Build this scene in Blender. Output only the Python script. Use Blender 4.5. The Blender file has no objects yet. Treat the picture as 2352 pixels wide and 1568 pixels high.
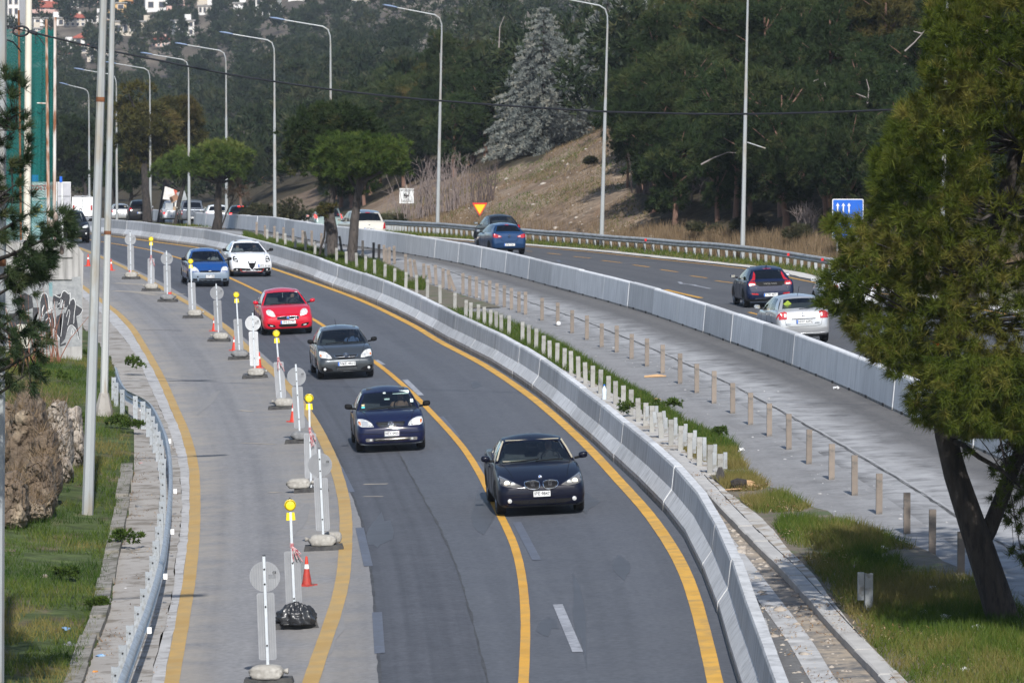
import bpy, bmesh, math, random
import numpy as np
from mathutils import Vector, Matrix
from mathutils.bvhtree import BVHTree

random.seed(7)
rng = np.random.default_rng(11)
SC = bpy.context.scene
COL = SC.collection
R = math.radians

# ------------------------------------------------------------------ camera
FPX, IW, IH, HORIZON, CAMH = 11000.0, 2352.0, 1568.0, 113.0, 9.6
PITCH = math.atan((IH / 2 - HORIZON) / FPX)
cam = bpy.data.cameras.new('camera')
camo = bpy.data.objects.new('camera', cam)
COL.objects.link(camo)
camo.location = (0, 0, CAMH)
camo.rotation_euler = (math.pi / 2 - PITCH, 0, 0)
cam.sensor_width = 36.0
cam.lens = FPX / IW * 36.0
cam.clip_start = 1.0
cam.clip_end = 9000.0
cam.dof.use_dof = True
cam.dof.focus_distance = 105.0
cam.dof.aperture_fstop = 6.3
SC.camera = camo

# ------------------------------------------------------------------ light
SUN_EL = R(40.0)
SUN_DIR = Vector((-0.10, 1.0, -math.tan(SUN_EL)))      # travel direction of the light
world = bpy.data.worlds.new("World")
SC.world = world
world.use_nodes = True
wn = world.node_tree
sky = wn.nodes.new('ShaderNodeTexSky')
sky.sky_type = 'NISHITA'
sky.sun_disc = False
sky.sun_elevation = SUN_EL
sky.sun_rotation = math.atan2(-SUN_DIR.x, -SUN_DIR.y)
sky.air_density = 1.0
sky.dust_density = 1.0
sky.ozone_density = 1.6
bg = wn.nodes['Background']
bg.inputs['Strength'].default_value = 0.105
wn.links.new(sky.outputs[0], bg.inputs[0])
sl = bpy.data.lights.new('sun', 'SUN')
sl.energy = 4.5
sl.angle = R(0.6)
sl.color = (1.0, 0.97, 0.93)
so = bpy.data.objects.new('sun', sl)
COL.objects.link(so)
so.rotation_euler = SUN_DIR.to_track_quat('-Z', 'Y').to_euler()
SC.view_settings.view_transform = 'Standard'
SC.view_settings.look = 'None'
SC.view_settings.exposure = 0.40
SC.view_settings.gamma = 1.0
SC.view_settings.use_curve_mapping = False
SC.cycles.max_bounces = 6
SC.cycles.diffuse_bounces = 2
SC.cycles.glossy_bounces = 2
SC.cycles.transmission_bounces = 3
SC.cycles.transparent_max_bounces = 12
SC.cycles.volume_bounces = 0
SC.cycles.caustics_reflective = False
SC.cycles.caustics_refractive = False

# ------------------------------------------------------------------ helpers
def lin(r, g, b):
 f = lambda c: c / 12.92 if c <= 0.04045 else ((c + 0.055) / 1.055) ** 2.4
 return (f(r / 255), f(g / 255), f(b / 255))

def tag(o, label=None, cat=None, group=None, kind=None):
 if label: o['label'] = label
 if cat: o['category'] = cat
 if group: o['group'] = group
 if kind: o['kind'] = kind
 return o

def empty(name, loc=(0, 0, 0), rz=0.0, label=None, cat=None, group=None):
 o = bpy.data.objects.new(name, None)
 o.empty_display_size = 0.3
 COL.objects.link(o)
 o.location = loc
 o.rotation_euler = (0, 0, rz)
 return tag(o, label, cat, group)

def link(name, me, parent=None, mat=None):
 if mat is not None:
  for m in (mat if isinstance(mat, (list, tuple)) else [mat]):
   me.materials.append(m)
 o = bpy.data.objects.new(name, me)
 COL.objects.link(o)
 if parent is not None:
  o.parent = parent
 return o

def copy_tree(o, parent=None):
 c = o.copy()
 COL.objects.link(c)
 c.parent = parent
 for ch in o.children:
  copy_tree(ch, c)
 return c

def np_mesh(name, V, F, smooth=False, midx=None):
 """V (n,3); F (m,k) index array, all faces of k corners"""
 V = np.asarray(V, dtype=np.float32); F = np.asarray(F, dtype=np.int32)
 me = bpy.data.meshes.new(name)
 k = F.shape[1]
 me.vertices.add(len(V)); me.vertices.foreach_set('co', V.ravel())
 me.loops.add(F.size); me.loops.foreach_set('vertex_index', F.ravel())
 me.polygons.add(len(F))
 me.polygons.foreach_set('loop_start', np.arange(0, F.size, k, dtype=np.int32))
 if midx is not None:
  me.polygons.foreach_set('material_index', np.asarray(midx, dtype=np.int32))
 if smooth:
  me.polygons.foreach_set('use_smooth', np.ones(len(F), dtype=bool))
 me.update(calc_edges=True)
 return me

class MB:
 """collects simple solids and builds one mesh"""
 def __init__(s): s.v = []; s.f = []; s.m = []
 def add(s, V, F, m=0):
  b = len(s.v); s.v += [tuple(p) for p in V]
  for f in F: s.f.append(tuple(i + b for i in f)); s.m.append(m)
 def box(s, c, d, m=0, mat=None, taper=1.0):
  x, y, z = d[0] / 2, d[1] / 2, d[2] / 2
  P = [Vector((sx * x * (taper if sz > 0 else 1), sy * y * (taper if sz > 0 else 1), sz * z)) for sz in (-1, 1) for sx, sy in ((-1, -1), (1, -1), (1, 1), (-1, 1))]
  if mat is not None: P = [mat @ p for p in P]
  P = [p + Vector(c) for p in P]
  s.add(P, [(3, 2, 1, 0), (4, 5, 6, 7), (0, 1, 5, 4), (1, 2, 6, 5), (2, 3, 7, 6), (3, 0, 4, 7)], m)
 def tube(s, pts, rad, n=8, m=0, cap=True):
  pts = [Vector(p) for p in pts]
  if not hasattr(rad, '__len__'): rad = [rad] * len(pts)
  rings = []
  prev = None
  for i, p in enumerate(pts):
   t = (pts[min(i + 1, len(pts) - 1)] - pts[max(i - 1, 0)]).normalized()
   if prev is None:
    a = Vector((0, 0, 1)) if abs(t.z) < 0.9 else Vector((1, 0, 0))
    u = t.cross(a).normalized()
   else:
    u = (prev - t * prev.dot(t)).normalized()
   prev = u
   w = t.cross(u)
   rings.append([p + (u * math.cos(2 * math.pi * k / n) + w * math.sin(2 * math.pi * k / n)) * rad[i] for k in range(n)])
  V = [q for r in rings for q in r]
  F = []
  for i in range(len(rings) - 1):
   for k in range(n):
    F.append((i * n + k, i * n + (k + 1) % n, (i + 1) * n + (k + 1) % n, (i + 1) * n + k))
  if cap:
   F.append(tuple(range(n - 1, -1, -1)))
   F.append(tuple((len(rings) - 1) * n + k for k in range(n)))
  s.add(V, F, m)
 def lathe(s, prof, n=16, c=(0, 0, 0), m=0, axis='z'):
  V = []
  for r, z in prof:
   for k in range(n):
    a = 2 * math.pi * k / n
    p = (r * math.cos(a), r * math.sin(a), z)
    if axis == 'x': p = (p[2], p[0], p[1])
    if axis == 'y': p = (p[0], p[2], p[1])
    V.append((p[0] + c[0], p[1] + c[1], p[2] + c[2]))
  F = []
  for i in range(len(prof) - 1):
   for k in range(n):
    F.append((i * n + k, i * n + (k + 1) % n, (i + 1) * n + (k + 1) % n, (i + 1) * n + k))
  if prof[0][0] > 1e-5: F.append(tuple(range(n - 1, -1, -1)))
  if prof[-1][0] > 1e-5: F.append(tuple((len(prof) - 1) * n + k for k in range(n)))
  s.add(V, F, m)
 def prism(s, outline, p0, p1, m=0):
  """outline: list of 2-D (a,b) swept from frame p0 to p1; frames are 4x4 matrices taking (a,0,b)"""
  n = len(outline)
  V = [p0 @ Vector((a, 0, b)) for a, b in outline] + [p1 @ Vector((a, 0, b)) for a, b in outline]
  F = [(i, (i + 1) % n, n + (i + 1) % n, n + i) for i in range(n)]
  F += [tuple(range(n - 1, -1, -1)), tuple(range(n, 2 * n))]
  s.add(V, F, m)
 def mesh(s, name, smooth=None, fix=True):
  me = bpy.data.meshes.new(name)
  me.from_pydata(s.v, [], s.f)
  me.polygons.foreach_set('material_index', s.m)
  if fix:
   bm = bmesh.new(); bm.from_mesh(me)
   bmesh.ops.recalc_face_normals(bm, faces=bm.faces)
   bm.to_mesh(me); bm.free()
  if smooth is not None:
   me.polygons.foreach_set('use_smooth', [True] * len(me.polygons))
   me.set_sharp_from_angle(angle=R(smooth))
  me.update()
  return me
 def build(s, name, mat, parent=None, smooth=None):
  return link(name, s.mesh(name, smooth), parent, mat)

# value noise
def _hash(ix, iy, seed):
 h = (ix.astype(np.int64) * 374761393 + iy.astype(np.int64) * 668265263 + seed * 974711) & 0x7fffffff
 h = ((h ^ (h >> 13)) * 1274126177) & 0x7fffffff
 return ((h ^ (h >> 16)) & 0xffff) / 65535.0
def vnoise(x, y, seed=0, octv=3):
 x = np.asarray(x, float); y = np.asarray(y, float)
 out = 0; amp = 1; tot = 0
 for o in range(octv):
  fx = np.floor(x); fy = np.floor(y); tx = x - fx; ty = y - fy
  tx = tx * tx * (3 - 2 * tx); ty = ty * ty * (3 - 2 * ty)
  a = _hash(fx, fy, seed + o); b = _hash(fx + 1, fy, seed + o); c = _hash(fx, fy + 1, seed + o); d = _hash(fx + 1, fy + 1, seed + o)
  out = out + amp * ((a * (1 - tx) + b * tx) * (1 - ty) + (c * (1 - tx) + d * tx) * ty)
  tot += amp; amp *= .5; x = x * 2.03 + 17.1; y = y * 2.03 + 5.3
 return out / tot
def sstep(a, b, x):
 t = np.clip((x - a) / (b - a), 0, 1); return t * t * (3 - 2 * t)

# ------------------------------------------------------------------ materials
def nodes(m): return m.node_tree.nodes, m.node_tree.links
def MAT(name, c1, c2=None, scale=6.0, rough=0.7, metal=0.0, bump=0.0, bscale=None, coord='Object', detail=4.0,
  c3=None, scale3=1.0, spec=0.5, lo=0.35, hi=0.65, coat=0.0, bdist=0.02, stretch=None, emit=None, rand=0.0, lo3=.5, hi3=.62):
 m = bpy.data.materials.new(name); m.use_nodes = True
 N, L = nodes(m); b = N['Principled BSDF']
 b.inputs['Base Color'].default_value = (*c1, 1)
 b.inputs['Roughness'].default_value = rough
 b.inputs['Metallic'].default_value = metal
 b.inputs['Specular IOR Level'].default_value = spec
 if coat: b.inputs['Coat Weight'].default_value = coat; b.inputs['Coat Roughness'].default_value = 0.04
 if emit: b.inputs['Emission Color'].default_value = (*emit[0], 1); b.inputs['Emission Strength'].default_value = emit[1]
 if c2 is None and not bump: return m
 if coord == 'World':
  tc = N.new('ShaderNodeNewGeometry'); out = tc.outputs['Position']
 else:
  tc = N.new('ShaderNodeTexCoord'); out = tc.outputs[coord]
 if stretch:
  mp = N.new('ShaderNodeMapping'); mp.inputs['Scale'].default_value = stretch
  L.new(out, mp.inputs[0]); out = mp.outputs[0]
 col = None
 if c2 is not None:
  def lay(sc, lo_, hi_, A, B):
   n = N.new('ShaderNodeTexNoise'); n.inputs['Scale'].default_value = sc; n.inputs['Detail'].default_value = detail
   n.inputs['Roughness'].default_value = 0.6
   L.new(out, n.inputs['Vector'])
   r = N.new('ShaderNodeMapRange'); r.inputs[1].default_value = lo_; r.inputs[2].default_value = hi_
   L.new(n.outputs['Fac'], r.inputs[0])
   x = N.new('ShaderNodeMix'); x.data_type = 'RGBA'
   L.new(r.outputs[0], x.inputs[0])
   if A is not None:
    if isinstance(A, tuple): x.inputs[6].default_value = (*A, 1)
    else: L.new(A, x.inputs[6])
   x.inputs[7].default_value = (*B, 1)
   return x.outputs[2]
  col = lay(scale, lo, hi, c1, c2)
  if c3 is not None: col = lay(scale3, lo3, hi3, col, c3)
  if rand:
   oi = N.new('ShaderNodeObjectInfo'); mr = N.new('ShaderNodeMapRange')
   mr.inputs[3].default_value = 1 - rand; mr.inputs[4].default_value = 1 + rand
   L.new(oi.outputs['Random'], mr.inputs[0])
   mx = N.new('ShaderNodeMix'); mx.data_type = 'RGBA'; mx.blend_type = 'MULTIPLY'; mx.inputs[0].default_value = 1
   cc = N.new('ShaderNodeCombineColor')
   for i in range(3): L.new(mr.outputs[0], cc.inputs[i])
   L.new(col, mx.inputs[6]); L.new(cc.outputs[0], mx.inputs[7]); col = mx.outputs[2]
  L.new(col, b.inputs['Base Color'])
 if bump:
  n = N.new('ShaderNodeTexNoise'); n.inputs['Scale'].default_value = bscale or scale * 6; n.inputs['Detail'].default_value = 3
  L.new(out, n.inputs['Vector'])
  bp = N.new('ShaderNodeBump'); bp.inputs['Strength'].default_value = bump; bp.inputs['Distance'].default_value = bdist
  L.new(n.outputs['Fac'], bp.inputs['Height']); L.new(bp.outputs[0], b.inputs['Normal'])
 return m

# ------------------------------------------------------------------ pixel rays of the survey drawing (2352 x 1568) and the road surface
CP, SP = math.cos(PITCH), math.sin(PITCH)
def ray(x, y):
 dx = np.asarray(x, float) - IW / 2; dv = IH / 2 - np.asarray(y, float)
 Yc = FPX * CP + dv * SP; Zc = -FPX * SP + dv * CP
 return dx / Yc, Zc / Yc                     # X and Z per metre of world Y
def prof(Y):
 Y = np.asarray(Y, float)
 z = np.where(Y < 190, 0, -1.4e-4 * (np.clip(Y, 190, 297) - 190) ** 2)
 z = z - .03 * np.clip(Y - 297, 0, 223)
 z = z + .012 * np.clip(Y - 520, 0, 460) + .030 * np.clip(Y - 980, 0, 3e3) + .03 * np.clip(Y - 1060, 0, 3e3)
 return z
def bank(X, Y):
 return .042 * np.clip(X, -9, 12) * (1 - sstep(160, 205, np.asarray(Y, float)))
def Zr(X, Y): return prof(Y) + bank(X, Y)
def ground(x, y, dz=0.0, far=700.0):
 """points of the road surface seen at survey position x, y (arrays or numbers)"""
 kx, kz = ray(x, y)
 kx, kz = np.broadcast_arrays(kx, kz)
 lo = np.full(kx.shape, 45.0); hi = np.full(kx.shape, far)
 for _ in range(45):
  m = (lo + hi) / 2
  above = CAMH + kz * m > Zr(kx * m, m) + dz
  lo = np.where(above, m, lo); hi = np.where(above, hi, m)
 Y = (lo + hi) / 2
 return kx * Y, Y, Zr(kx * Y, Y) + dz
def at(x, y, Y):
 """the point at world distance Y on the line of survey position x, y"""
 kx, kz = ray(x, y)
 return Vector((float(kx * Y), float(Y), float(CAMH + kz * Y)))
def T(tx, ty):      # survey tiles -> survey position
 return (588 * tx, [0, 392.3, 784.6, 1176][ty])

YG = np.arange(40.0, 470.0, 1.0)
class Curve:
 """an edge or line of the road as X(Y)"""
 def __init__(s, pts, dz=0.0, sig=3.0):
  p = np.array(pts, float)
  X, Y, Z = ground(p[:, 0], p[:, 1], dz)
  i = np.argsort(Y); X, Y = X[i], Y[i]
  k0 = max(2, min(4, len(X) - 1))
  def fit(a, b): return np.polyfit(b, a, 1)
  n0 = fit(X[:k0], Y[:k0]); n1 = fit(X[-k0:], Y[-k0:])
  x = np.interp(YG, Y, X)
  x = np.where(YG < Y[0], X[0] + n0[0] * (YG - Y[0]), x)
  x = np.where(YG > Y[-1], X[-1] + n1[0] * (YG - Y[-1]), x)
  if sig:
   kk = np.arange(-15, 16); w = np.exp(-.5 * (kk / sig) ** 2); w /= w.sum()
   xp = np.concatenate([x[0] + (x[1] - x[0]) * np.arange(-15, 0), x, x[-1] + (x[-1] - x[-2]) * np.arange(1, 16)])
   x = np.convolve(xp, w, 'valid')
  s.x = x; s.y0 = Y[0]; s.y1 = Y[-1]
 def __call__(s, Y): return np.interp(Y, YG, s.x)
 def tan(s, Y):
  d = (s(Y + 1.5) - s(Y - 1.5)) / 3.0
  v = Vector((float(d), 1.0, 0)); v.normalize(); return v
 def shift(s, d):
  """parallel curve, d metres to the right"""
  c = Curve.__new__(Curve)
  g = np.gradient(s.x, YG); n = np.sqrt(1 + g * g)
  X = s.x + d / n; Y = YG - d * g / n
  c.x = np.interp(YG, Y, X); c.y0, c.y1 = s.y0, s.y1
  return c
 def walk(s, ya, yb, step):
  """points every step metres of length from ya to yb"""
  Y = np.arange(ya, yb, .05); X = s(Y)
  l = np.concatenate([[0], np.cumsum(np.hypot(np.diff(X), np.diff(Y)))])
  q = np.arange(0, l[-1], step)
  return np.interp(q, l, X), np.interp(q, l, Y)

def strip(name, cl, cr, ya, yb, ncol, dz, mat, step=1.0, kind='structure', label=None, parent=None, jag=0.0, zfun=None):
 Y = np.arange(ya, yb + step * .5, step); n = len(Y)
 xl = cl(Y); xr = cr(Y)
 if jag:
  xl = xl + (vnoise(Y * 1.3, Y * 0 + 3, 5) - .5) * jag; xr = xr + (vnoise(Y * 1.3, Y * 0 + 9, 8) - .5) * jag
 t = np.linspace(0, 1, ncol + 1)
 X = xl[:, None] * (1 - t) + xr[:, None] * t
 YY = np.repeat(Y[:, None], ncol + 1, 1)
 Z = (zfun or Zr)(X, YY) + dz
 V = np.stack([X, YY, Z], -1).reshape(-1, 3)
 i = np.arange(n - 1)[:, None] * (ncol + 1) + np.arange(ncol)[None]
 F = np.stack([i, i + 1, i + ncol + 2, i + ncol + 1], -1).reshape(-1, 4)
 me = np_mesh(name, V, F, smooth=True)
 uv = me.uv_layers.new(name='UVMap')
 U = np.stack([np.repeat(t[None], n, 0), YY], -1).reshape(-1, 2)
 uv.data.foreach_set('uv', U[F.ravel()].astype(np.float32).ravel())
 o = link(name, me, parent, mat)
 if kind: o['kind'] = kind
 return o

# ================================================================== curves of the place
NB = Curve([(250,542),(288,546),(333,552),(383,559),(420,564),(458,567),(623,611),(663,625),(698,635),(733,651),(768,664),(808,677.5),(844.5,691),(923,726),(1003,770),(1036,792),(1131,837),(1176,867),(1220.5,896),(1265,931),(1310,972),(1356.7,1010),(1401,1055),(1459,1107),(1517.5,1165),(1574,1232),(1611,1306),(1646,1394),(1673,1494),(1693,1568)])
FB = Curve([(250,500),(375,510),(475,522),(588,532),(607,532.5),(663,544),(748,559),(849.5,571),(923,582.5),(978,591),(1033,601),(1091,614),(1134.7,624),(1173.5,632.5),(1243.6,652.5),(1277,662.5),(1348.6,680),(1385,690),(1462.5,712.6),(1502.5,725),(1559,744),(1617.6,765),(1808,836),(1879,864.7),(1954,897),(2029,932),(2077,955)])
Y1 = Curve([(250,542),(320,551),(375,558.7),(425,565),(470,571),(623,616),(688,638.7),(763,665),(813,682.5),(863,704),(913,729),(963,754),(1008,784.6),(1063,812),(1113,838),(1175,879),(1226,914.7),(1276,957),(1326,1002),(1376,1052),(1426,1110),(1451,1135),(1489,1176),(1557.6,1276),(1590.6,1351),(1610,1426),(1629,1501),(1642,1568)])
Y2 = Curve([(235,556),(288,564),(350,575),(400,590),(425,597),(530,640),(588,667),(728,736),(863,833),(888,851),(913,873),(971,924.7),(988,944.7),(1013,970),(1038,997),(1063,1025),(1088,1062),(1113.5,1107),(1131,1147),(1147,1183.5),(1163.5,1210),(1181,1240),(1191,1276),(1202,1338.6),(1208,1401),(1208.5,1451),(1205,1514),(1202,1568)])
Y3 = Curve([(195,575),(230,590),(275,609),(325,635),(363,657.5),(425,692.5),(475,720),(525,755),(603,832),(660.5,884.7),(700.6,937),(728,980),(750.6,1025),(770.6,1072),(785.7,1122),(795.7,1175),(794.4,1251),(790.7,1326),(773,1401),(743,1476),(713,1568)])
Y4 = Curve([(195,662.5),(230,690),(263,712.5),(288,735),(315,767.6),(323,785),(350,830),(375,877),(400,935),(423,985),(438,1035),(448,1085),(448,1147),(447.5,1200),(440,1301),(428,1376),(413,1464),(393,1568)])
AE = Curve([(150,655),(200,690),(250,737),(293,785),(320,835),(355,910),(383,972),(400,1022),(415,1085),(419,1160),(413,1226),(403,1289),(398,1376),(383,1426),(360,1501),(346.5,1568)])
KE = Curve([(120,655),(190,745),(240,800),(262,830),(278,885),(300,960),(308,997),(313,1047),(305,1110),(298,1160),(290,1226),(273,1276),(263,1351),(253,1414),(225,1476),(195,1568)], sig=1.6)
SE = Curve([(130,550),(230,584),(330,628),(450,695),(560,772),(640,845),(690,900),(748,1000),(788,1065),(808,1135),(826,1176),(836,1211),(851,1296),(861,1389),(871,1501),(871,1568)])
S2 = Curve([(250,553),(500,640),(640,735),(750,830),(840,925),(900,1010),(963,1125),(988,1176),(1013,1213),(1046,1289),(1076,1389),(1101,1489),(1121,1568)])
NP = Curve([(1003,762),(1176,826),(1283,862),(1377,912),(1450,957),(1532,1011),(1590,1060),(1648,1112)], sig=3)
MP = Curve([(590,545),(651,556),(717,566),(833,592),(906,606),(973,647),(1063,675),(1158,704),(1245,735),(1313,764),(1381,795),(1450,823),(1522,857),(1600,900),(1683,948),(1767,1000),(1857,1063),(1962,1136),(2082,1222),(2140,1273)])
GE = Curve([(1150,735),(1250,775),(1316,810),(1376,852),(1444,895),(1484,912),(1526,945),(1589,985),(1650,1010),(1689,1025),(1706,1065),(1726,1090),(1751,1117),(1804,1141),(1836,1158),(1901,1185),(1989,1214),(2134,1275),(2227,1326),(2352,1400)], sig=1.2)
KB = Curve([(1600,1120),(1640.5,1164),(1694,1223),(1761,1292),(1810,1337),(1856,1393),(1934,1481),(2016,1566)], sig=2)
GL = Curve([(1650,1125),(1705,1167.6),(1764.5,1213),(1819,1288),(1871.6,1331),(1899,1376),(1926.6,1413.7),(1964,1459),(2004,1509),(2039,1556)], sig=1.2)
RG = Curve([(670,515),(830,527),(896,532.5),(946,537.5),(1001,541),(1043,545),(1086,548),(1222,557.5),(1277,561),(1346,566),(1394,570),(1444,574),(1514,579),(1569,584.5),(1626,590),(1684,596),(1746,603),(1811.5,612),(1858,619),(1906.6,627),(1950,634)])
RL = Curve([(1206,566),(1351,578),(1451,589),(1551,600),(1676,613),(1764,623),(1811.5,637.5),(1874,650)])
RB = RL.shift(.45)
RT = RL.shift(1.25)

def hill_d(X, Y):
 g = np.interp(Y, YG, np.gradient(RG.x, YG))
 return (X - RG(Y)) / np.sqrt(1 + g * g)
G470 = float(RG(469.0)); GSL = float(RG(469.0) - RG(465.0)) / 4
def Zt(X, Y):
 """the whole terrain"""
 X = np.asarray(X, float); Y = np.asarray(Y, float)
 z = Zr(X, Y)
 g = np.interp(Y, YG, np.gradient(RG.x, YG))
 gx = np.where(Y > 469, G470 + GSL * (Y - 469), RG(np.minimum(Y, 469)))
 d = (X - gx) / np.sqrt(1 + g * g)
 h = np.where(d < 1.5, 0, .42 * (np.clip(d, 1.5, 16) - 1.5) + .24 * np.clip(d - 16, 0, 50) + .08 * np.clip(d - 66, 0, 300))
 a = X / np.maximum(Y, 1)
 f = .10 + .55 * sstep(-.066, -.045, a) + .35 * sstep(-.045, -.018, a)
 f = np.where(Y > 420, f * (1 - sstep(420, 900, Y) * .35), f)
 z = z + h * f * (1 - sstep(1300, 1900, Y))
 z = z + np.where(d > 3, (vnoise(X * .12, Y * .06, 3) - .5) * 1.6 * sstep(3, 12, d), 0)
 kd = KE(np.clip(Y, 40, 460)) - X
 z = z + np.where((kd > 0) & (Y < 260), (.06 + np.minimum(.10 * kd, .9)) * (1 - sstep(150, 200, Y)), 0)
 return z
def hit(x, y, y0=45.0, y1=2500.0):
 """first terrain point on the line of a survey position"""
 kx, kz = ray(x, y)
 Y = np.concatenate([np.arange(y0, 600, .5), np.arange(600, y1, 4)])
 below = CAMH + kz * Y < Zt(kx * Y, Y)
 i = int(np.argmax(below)) if below.any() else len(Y) - 1
 return Vector((float(kx * Y[i]), float(Y[i]), float(Zt(kx * Y[i], Y[i]))))
def drop(X, Y): return Vector((X, Y, float(Zt(X, Y))))

# ------------------------------------------------------------------ the ground sheet
def in_poly(px, py, poly):
 ins = np.zeros(np.shape(px), bool); n = len(poly); j = n - 1
 for i in range(n):
  xi, yi = poly[i]; xj, yj = poly[j]
  c = ((yi > py) != (yj > py)) & (px < (xj - xi) * (py - yi) / (yj - yi + 1e-9) + xi)
  ins ^= c; j = i
 return ins
def survey(P):
 """survey position of world points (n,3)"""
 P = np.asarray(P, float); d = P - np.array([0, 0, CAMH])
 zc = d[:, 1] * CP - d[:, 2] * SP; yc = d[:, 1] * SP + d[:, 2] * CP
 return IW / 2 + FPX * d[:, 0] / zc, IH / 2 - FPX * yc / zc
BARE = [(690,540),(850,470),(945,420),(1100,398),(1230,372),(1390,268),(1440,262),(1475,330),(1440,430),(1510,520),(1720,575),(2000,600),(2000,660),(900,560)]
def ground_sheet():
 Y = np.concatenate([np.array([-60., -20, 10, 25]), np.geomspace(38, 1000, 520), np.geomspace(1006, 3600, 90)])
 t = np.concatenate([np.array([-2.2, -1.2, -.6, -.35, -.22]), np.linspace(-.15, .15, 260), np.array([.22, .35, .6, 1.2, 2.2])])
 w = np.maximum(Y, 45)
 X = t[None, :] * w[:, None]; YY = np.repeat(Y[:, None], len(t), 1)
 Z = Zt(X, YY)
 hd = hill_d(X, np.clip(YY, 40, 469))
 road = (hd < .2) & (X > KE(np.clip(YY, 40, 460)) + .05) & (YY < 469)
 Z = np.where(road, Z - .15, Z)
 Z = np.where(YY < 30, Z - .2, Z)
 ny, nx = X.shape
 V = np.stack([X, YY, Z], -1).reshape(-1, 3)
 i = np.arange(ny - 1)[:, None] * nx + np.arange(nx - 1)[None]
 F = np.stack([i, i + 1, i + nx + 1, i + nx], -1).reshape(-1, 4)
 me = np_mesh('ground', V, F, smooth=True)
 # what the soil is made of, place by place
 Vf = V.copy(); Vf[:, 1] = np.maximum(Vf[:, 1], 20)
 sx, sy = survey(Vf)
 x, y = V[:, 0], V[:, 1]
 n1 = vnoise(x * .5, y * .25, 2); n2 = vnoise(x * .1, y * .05, 4); n3 = vnoise(x * 2.2, y * 1.1, 6)
 dry = np.array([.170, .122, .084]); pale = np.array([.235, .178, .126]); litter = np.array([.055, .045, .028]); green = np.array([.075, .10, .035])
 red = np.array([.24, .145, .085])
 hdv = hd.reshape(-1)
 c = np.repeat(litter[None], len(V), 0)
 bare = in_poly(sx, sy, BARE) & (hdv > -1) & (y < 420)
 k = sstep(.40, .62, n1)[:, None]
 cb = dry * (1 - k) + pale * k
 k = (sstep(.6, .72, n2) * .6)[:, None]; cb = cb * (1 - k) + green * k
 k = (sstep(.66, .78, n3) * .5)[:, None]; cb = cb * (1 - k) + red * k
 c = np.where(bare[:, None], cb, c)
 bank_l = in_poly(sx, sy, [(540,330),(700,330),(760,540),(540,540)]) & (hdv > 0) & (y < 460)
 c = np.where(bank_l[:, None], dry * .9 + .02 * n3[:, None], c)
 verge = (hdv > 0) & (hdv < 1.6) & (y < 420)
 c = np.where(verge[:, None], green * .6 + dry * .55, c)
 left = (x < KE(np.clip(y, 40, 460))) & (y < 200)
 gl = green * (.6 + .5 * n1[:, None]); gl = gl * (1 - sstep(.62, .75, n3)[:, None] * .7) + dry * .8 * sstep(.62, .75, n3)[:, None] * .7
 c = np.where(left[:, None], gl, c)
 far = y > 980
 cf = np.array([.16, .135, .105]) * (.5 + n1[:, None]) * (1 - .4 * sstep(.4, .6, n2)[:, None])
 c = np.where(far[:, None], cf, c)
 at_ = me.color_attributes.new('soil', 'FLOAT_COLOR', 'POINT')
 at_.data.foreach_set('color', np.concatenate([c, np.ones((len(c), 1))], 1).astype(np.float32).ravel())
 m = bpy.data.materials.new('soil'); m.use_nodes = True
 N, L = nodes(m); b = N['Principled BSDF']; b.inputs['Roughness'].default_value = .95; b.inputs['Specular IOR Level'].default_value = .15
 a = N.new('ShaderNodeAttribute'); a.attribute_name = 'soil'
 g = N.new('ShaderNodeNewGeometry')
 n = N.new('ShaderNodeTexNoise'); n.inputs['Scale'].default_value = 1.6; n.inputs['Detail'].default_value = 7; n.inputs['Roughness'].default_value = .68
 L.new(g.outputs['Position'], n.inputs['Vector'])
 r = N.new('ShaderNodeMapRange'); r.inputs[1].default_value = .3; r.inputs[2].default_value = .7; r.inputs[3].default_value = .45; r.inputs[4].default_value = 1.5
 L.new(n.outputs['Fac'], r.inputs[0])
 cc = N.new('ShaderNodeCombineColor')
 for q in range(3): L.new(r.outputs[0], cc.inputs[q])
 mx = N.new('ShaderNodeMix'); mx.data_type = 'RGBA'; mx.blend_type = 'MULTIPLY'; mx.inputs[0].default_value = 1
 L.new(a.outputs['Color'], mx.inputs[6]); L.new(cc.outputs[0], mx.inputs[7]); L.new(mx.outputs[2], b.inputs['Base Color'])
 bp = N.new('ShaderNodeBump'); bp.inputs['Strength'].default_value = .8; bp.inputs['Distance'].default_value = .25
 n2_ = N.new('ShaderNodeTexNoise'); n2_.inputs['Scale'].default_value = 2.5; n2_.inputs['Detail'].default_value = 6
 L.new(g.outputs['Position'], n2_.inputs['Vector'])
 L.new(n2_.outputs['Fac'], bp.inputs['Height']); L.new(bp.outputs[0], b.inputs['Normal'])
 o = link('ground', me, None, m); o['kind'] = 'structure'
ground_sheet()

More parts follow.
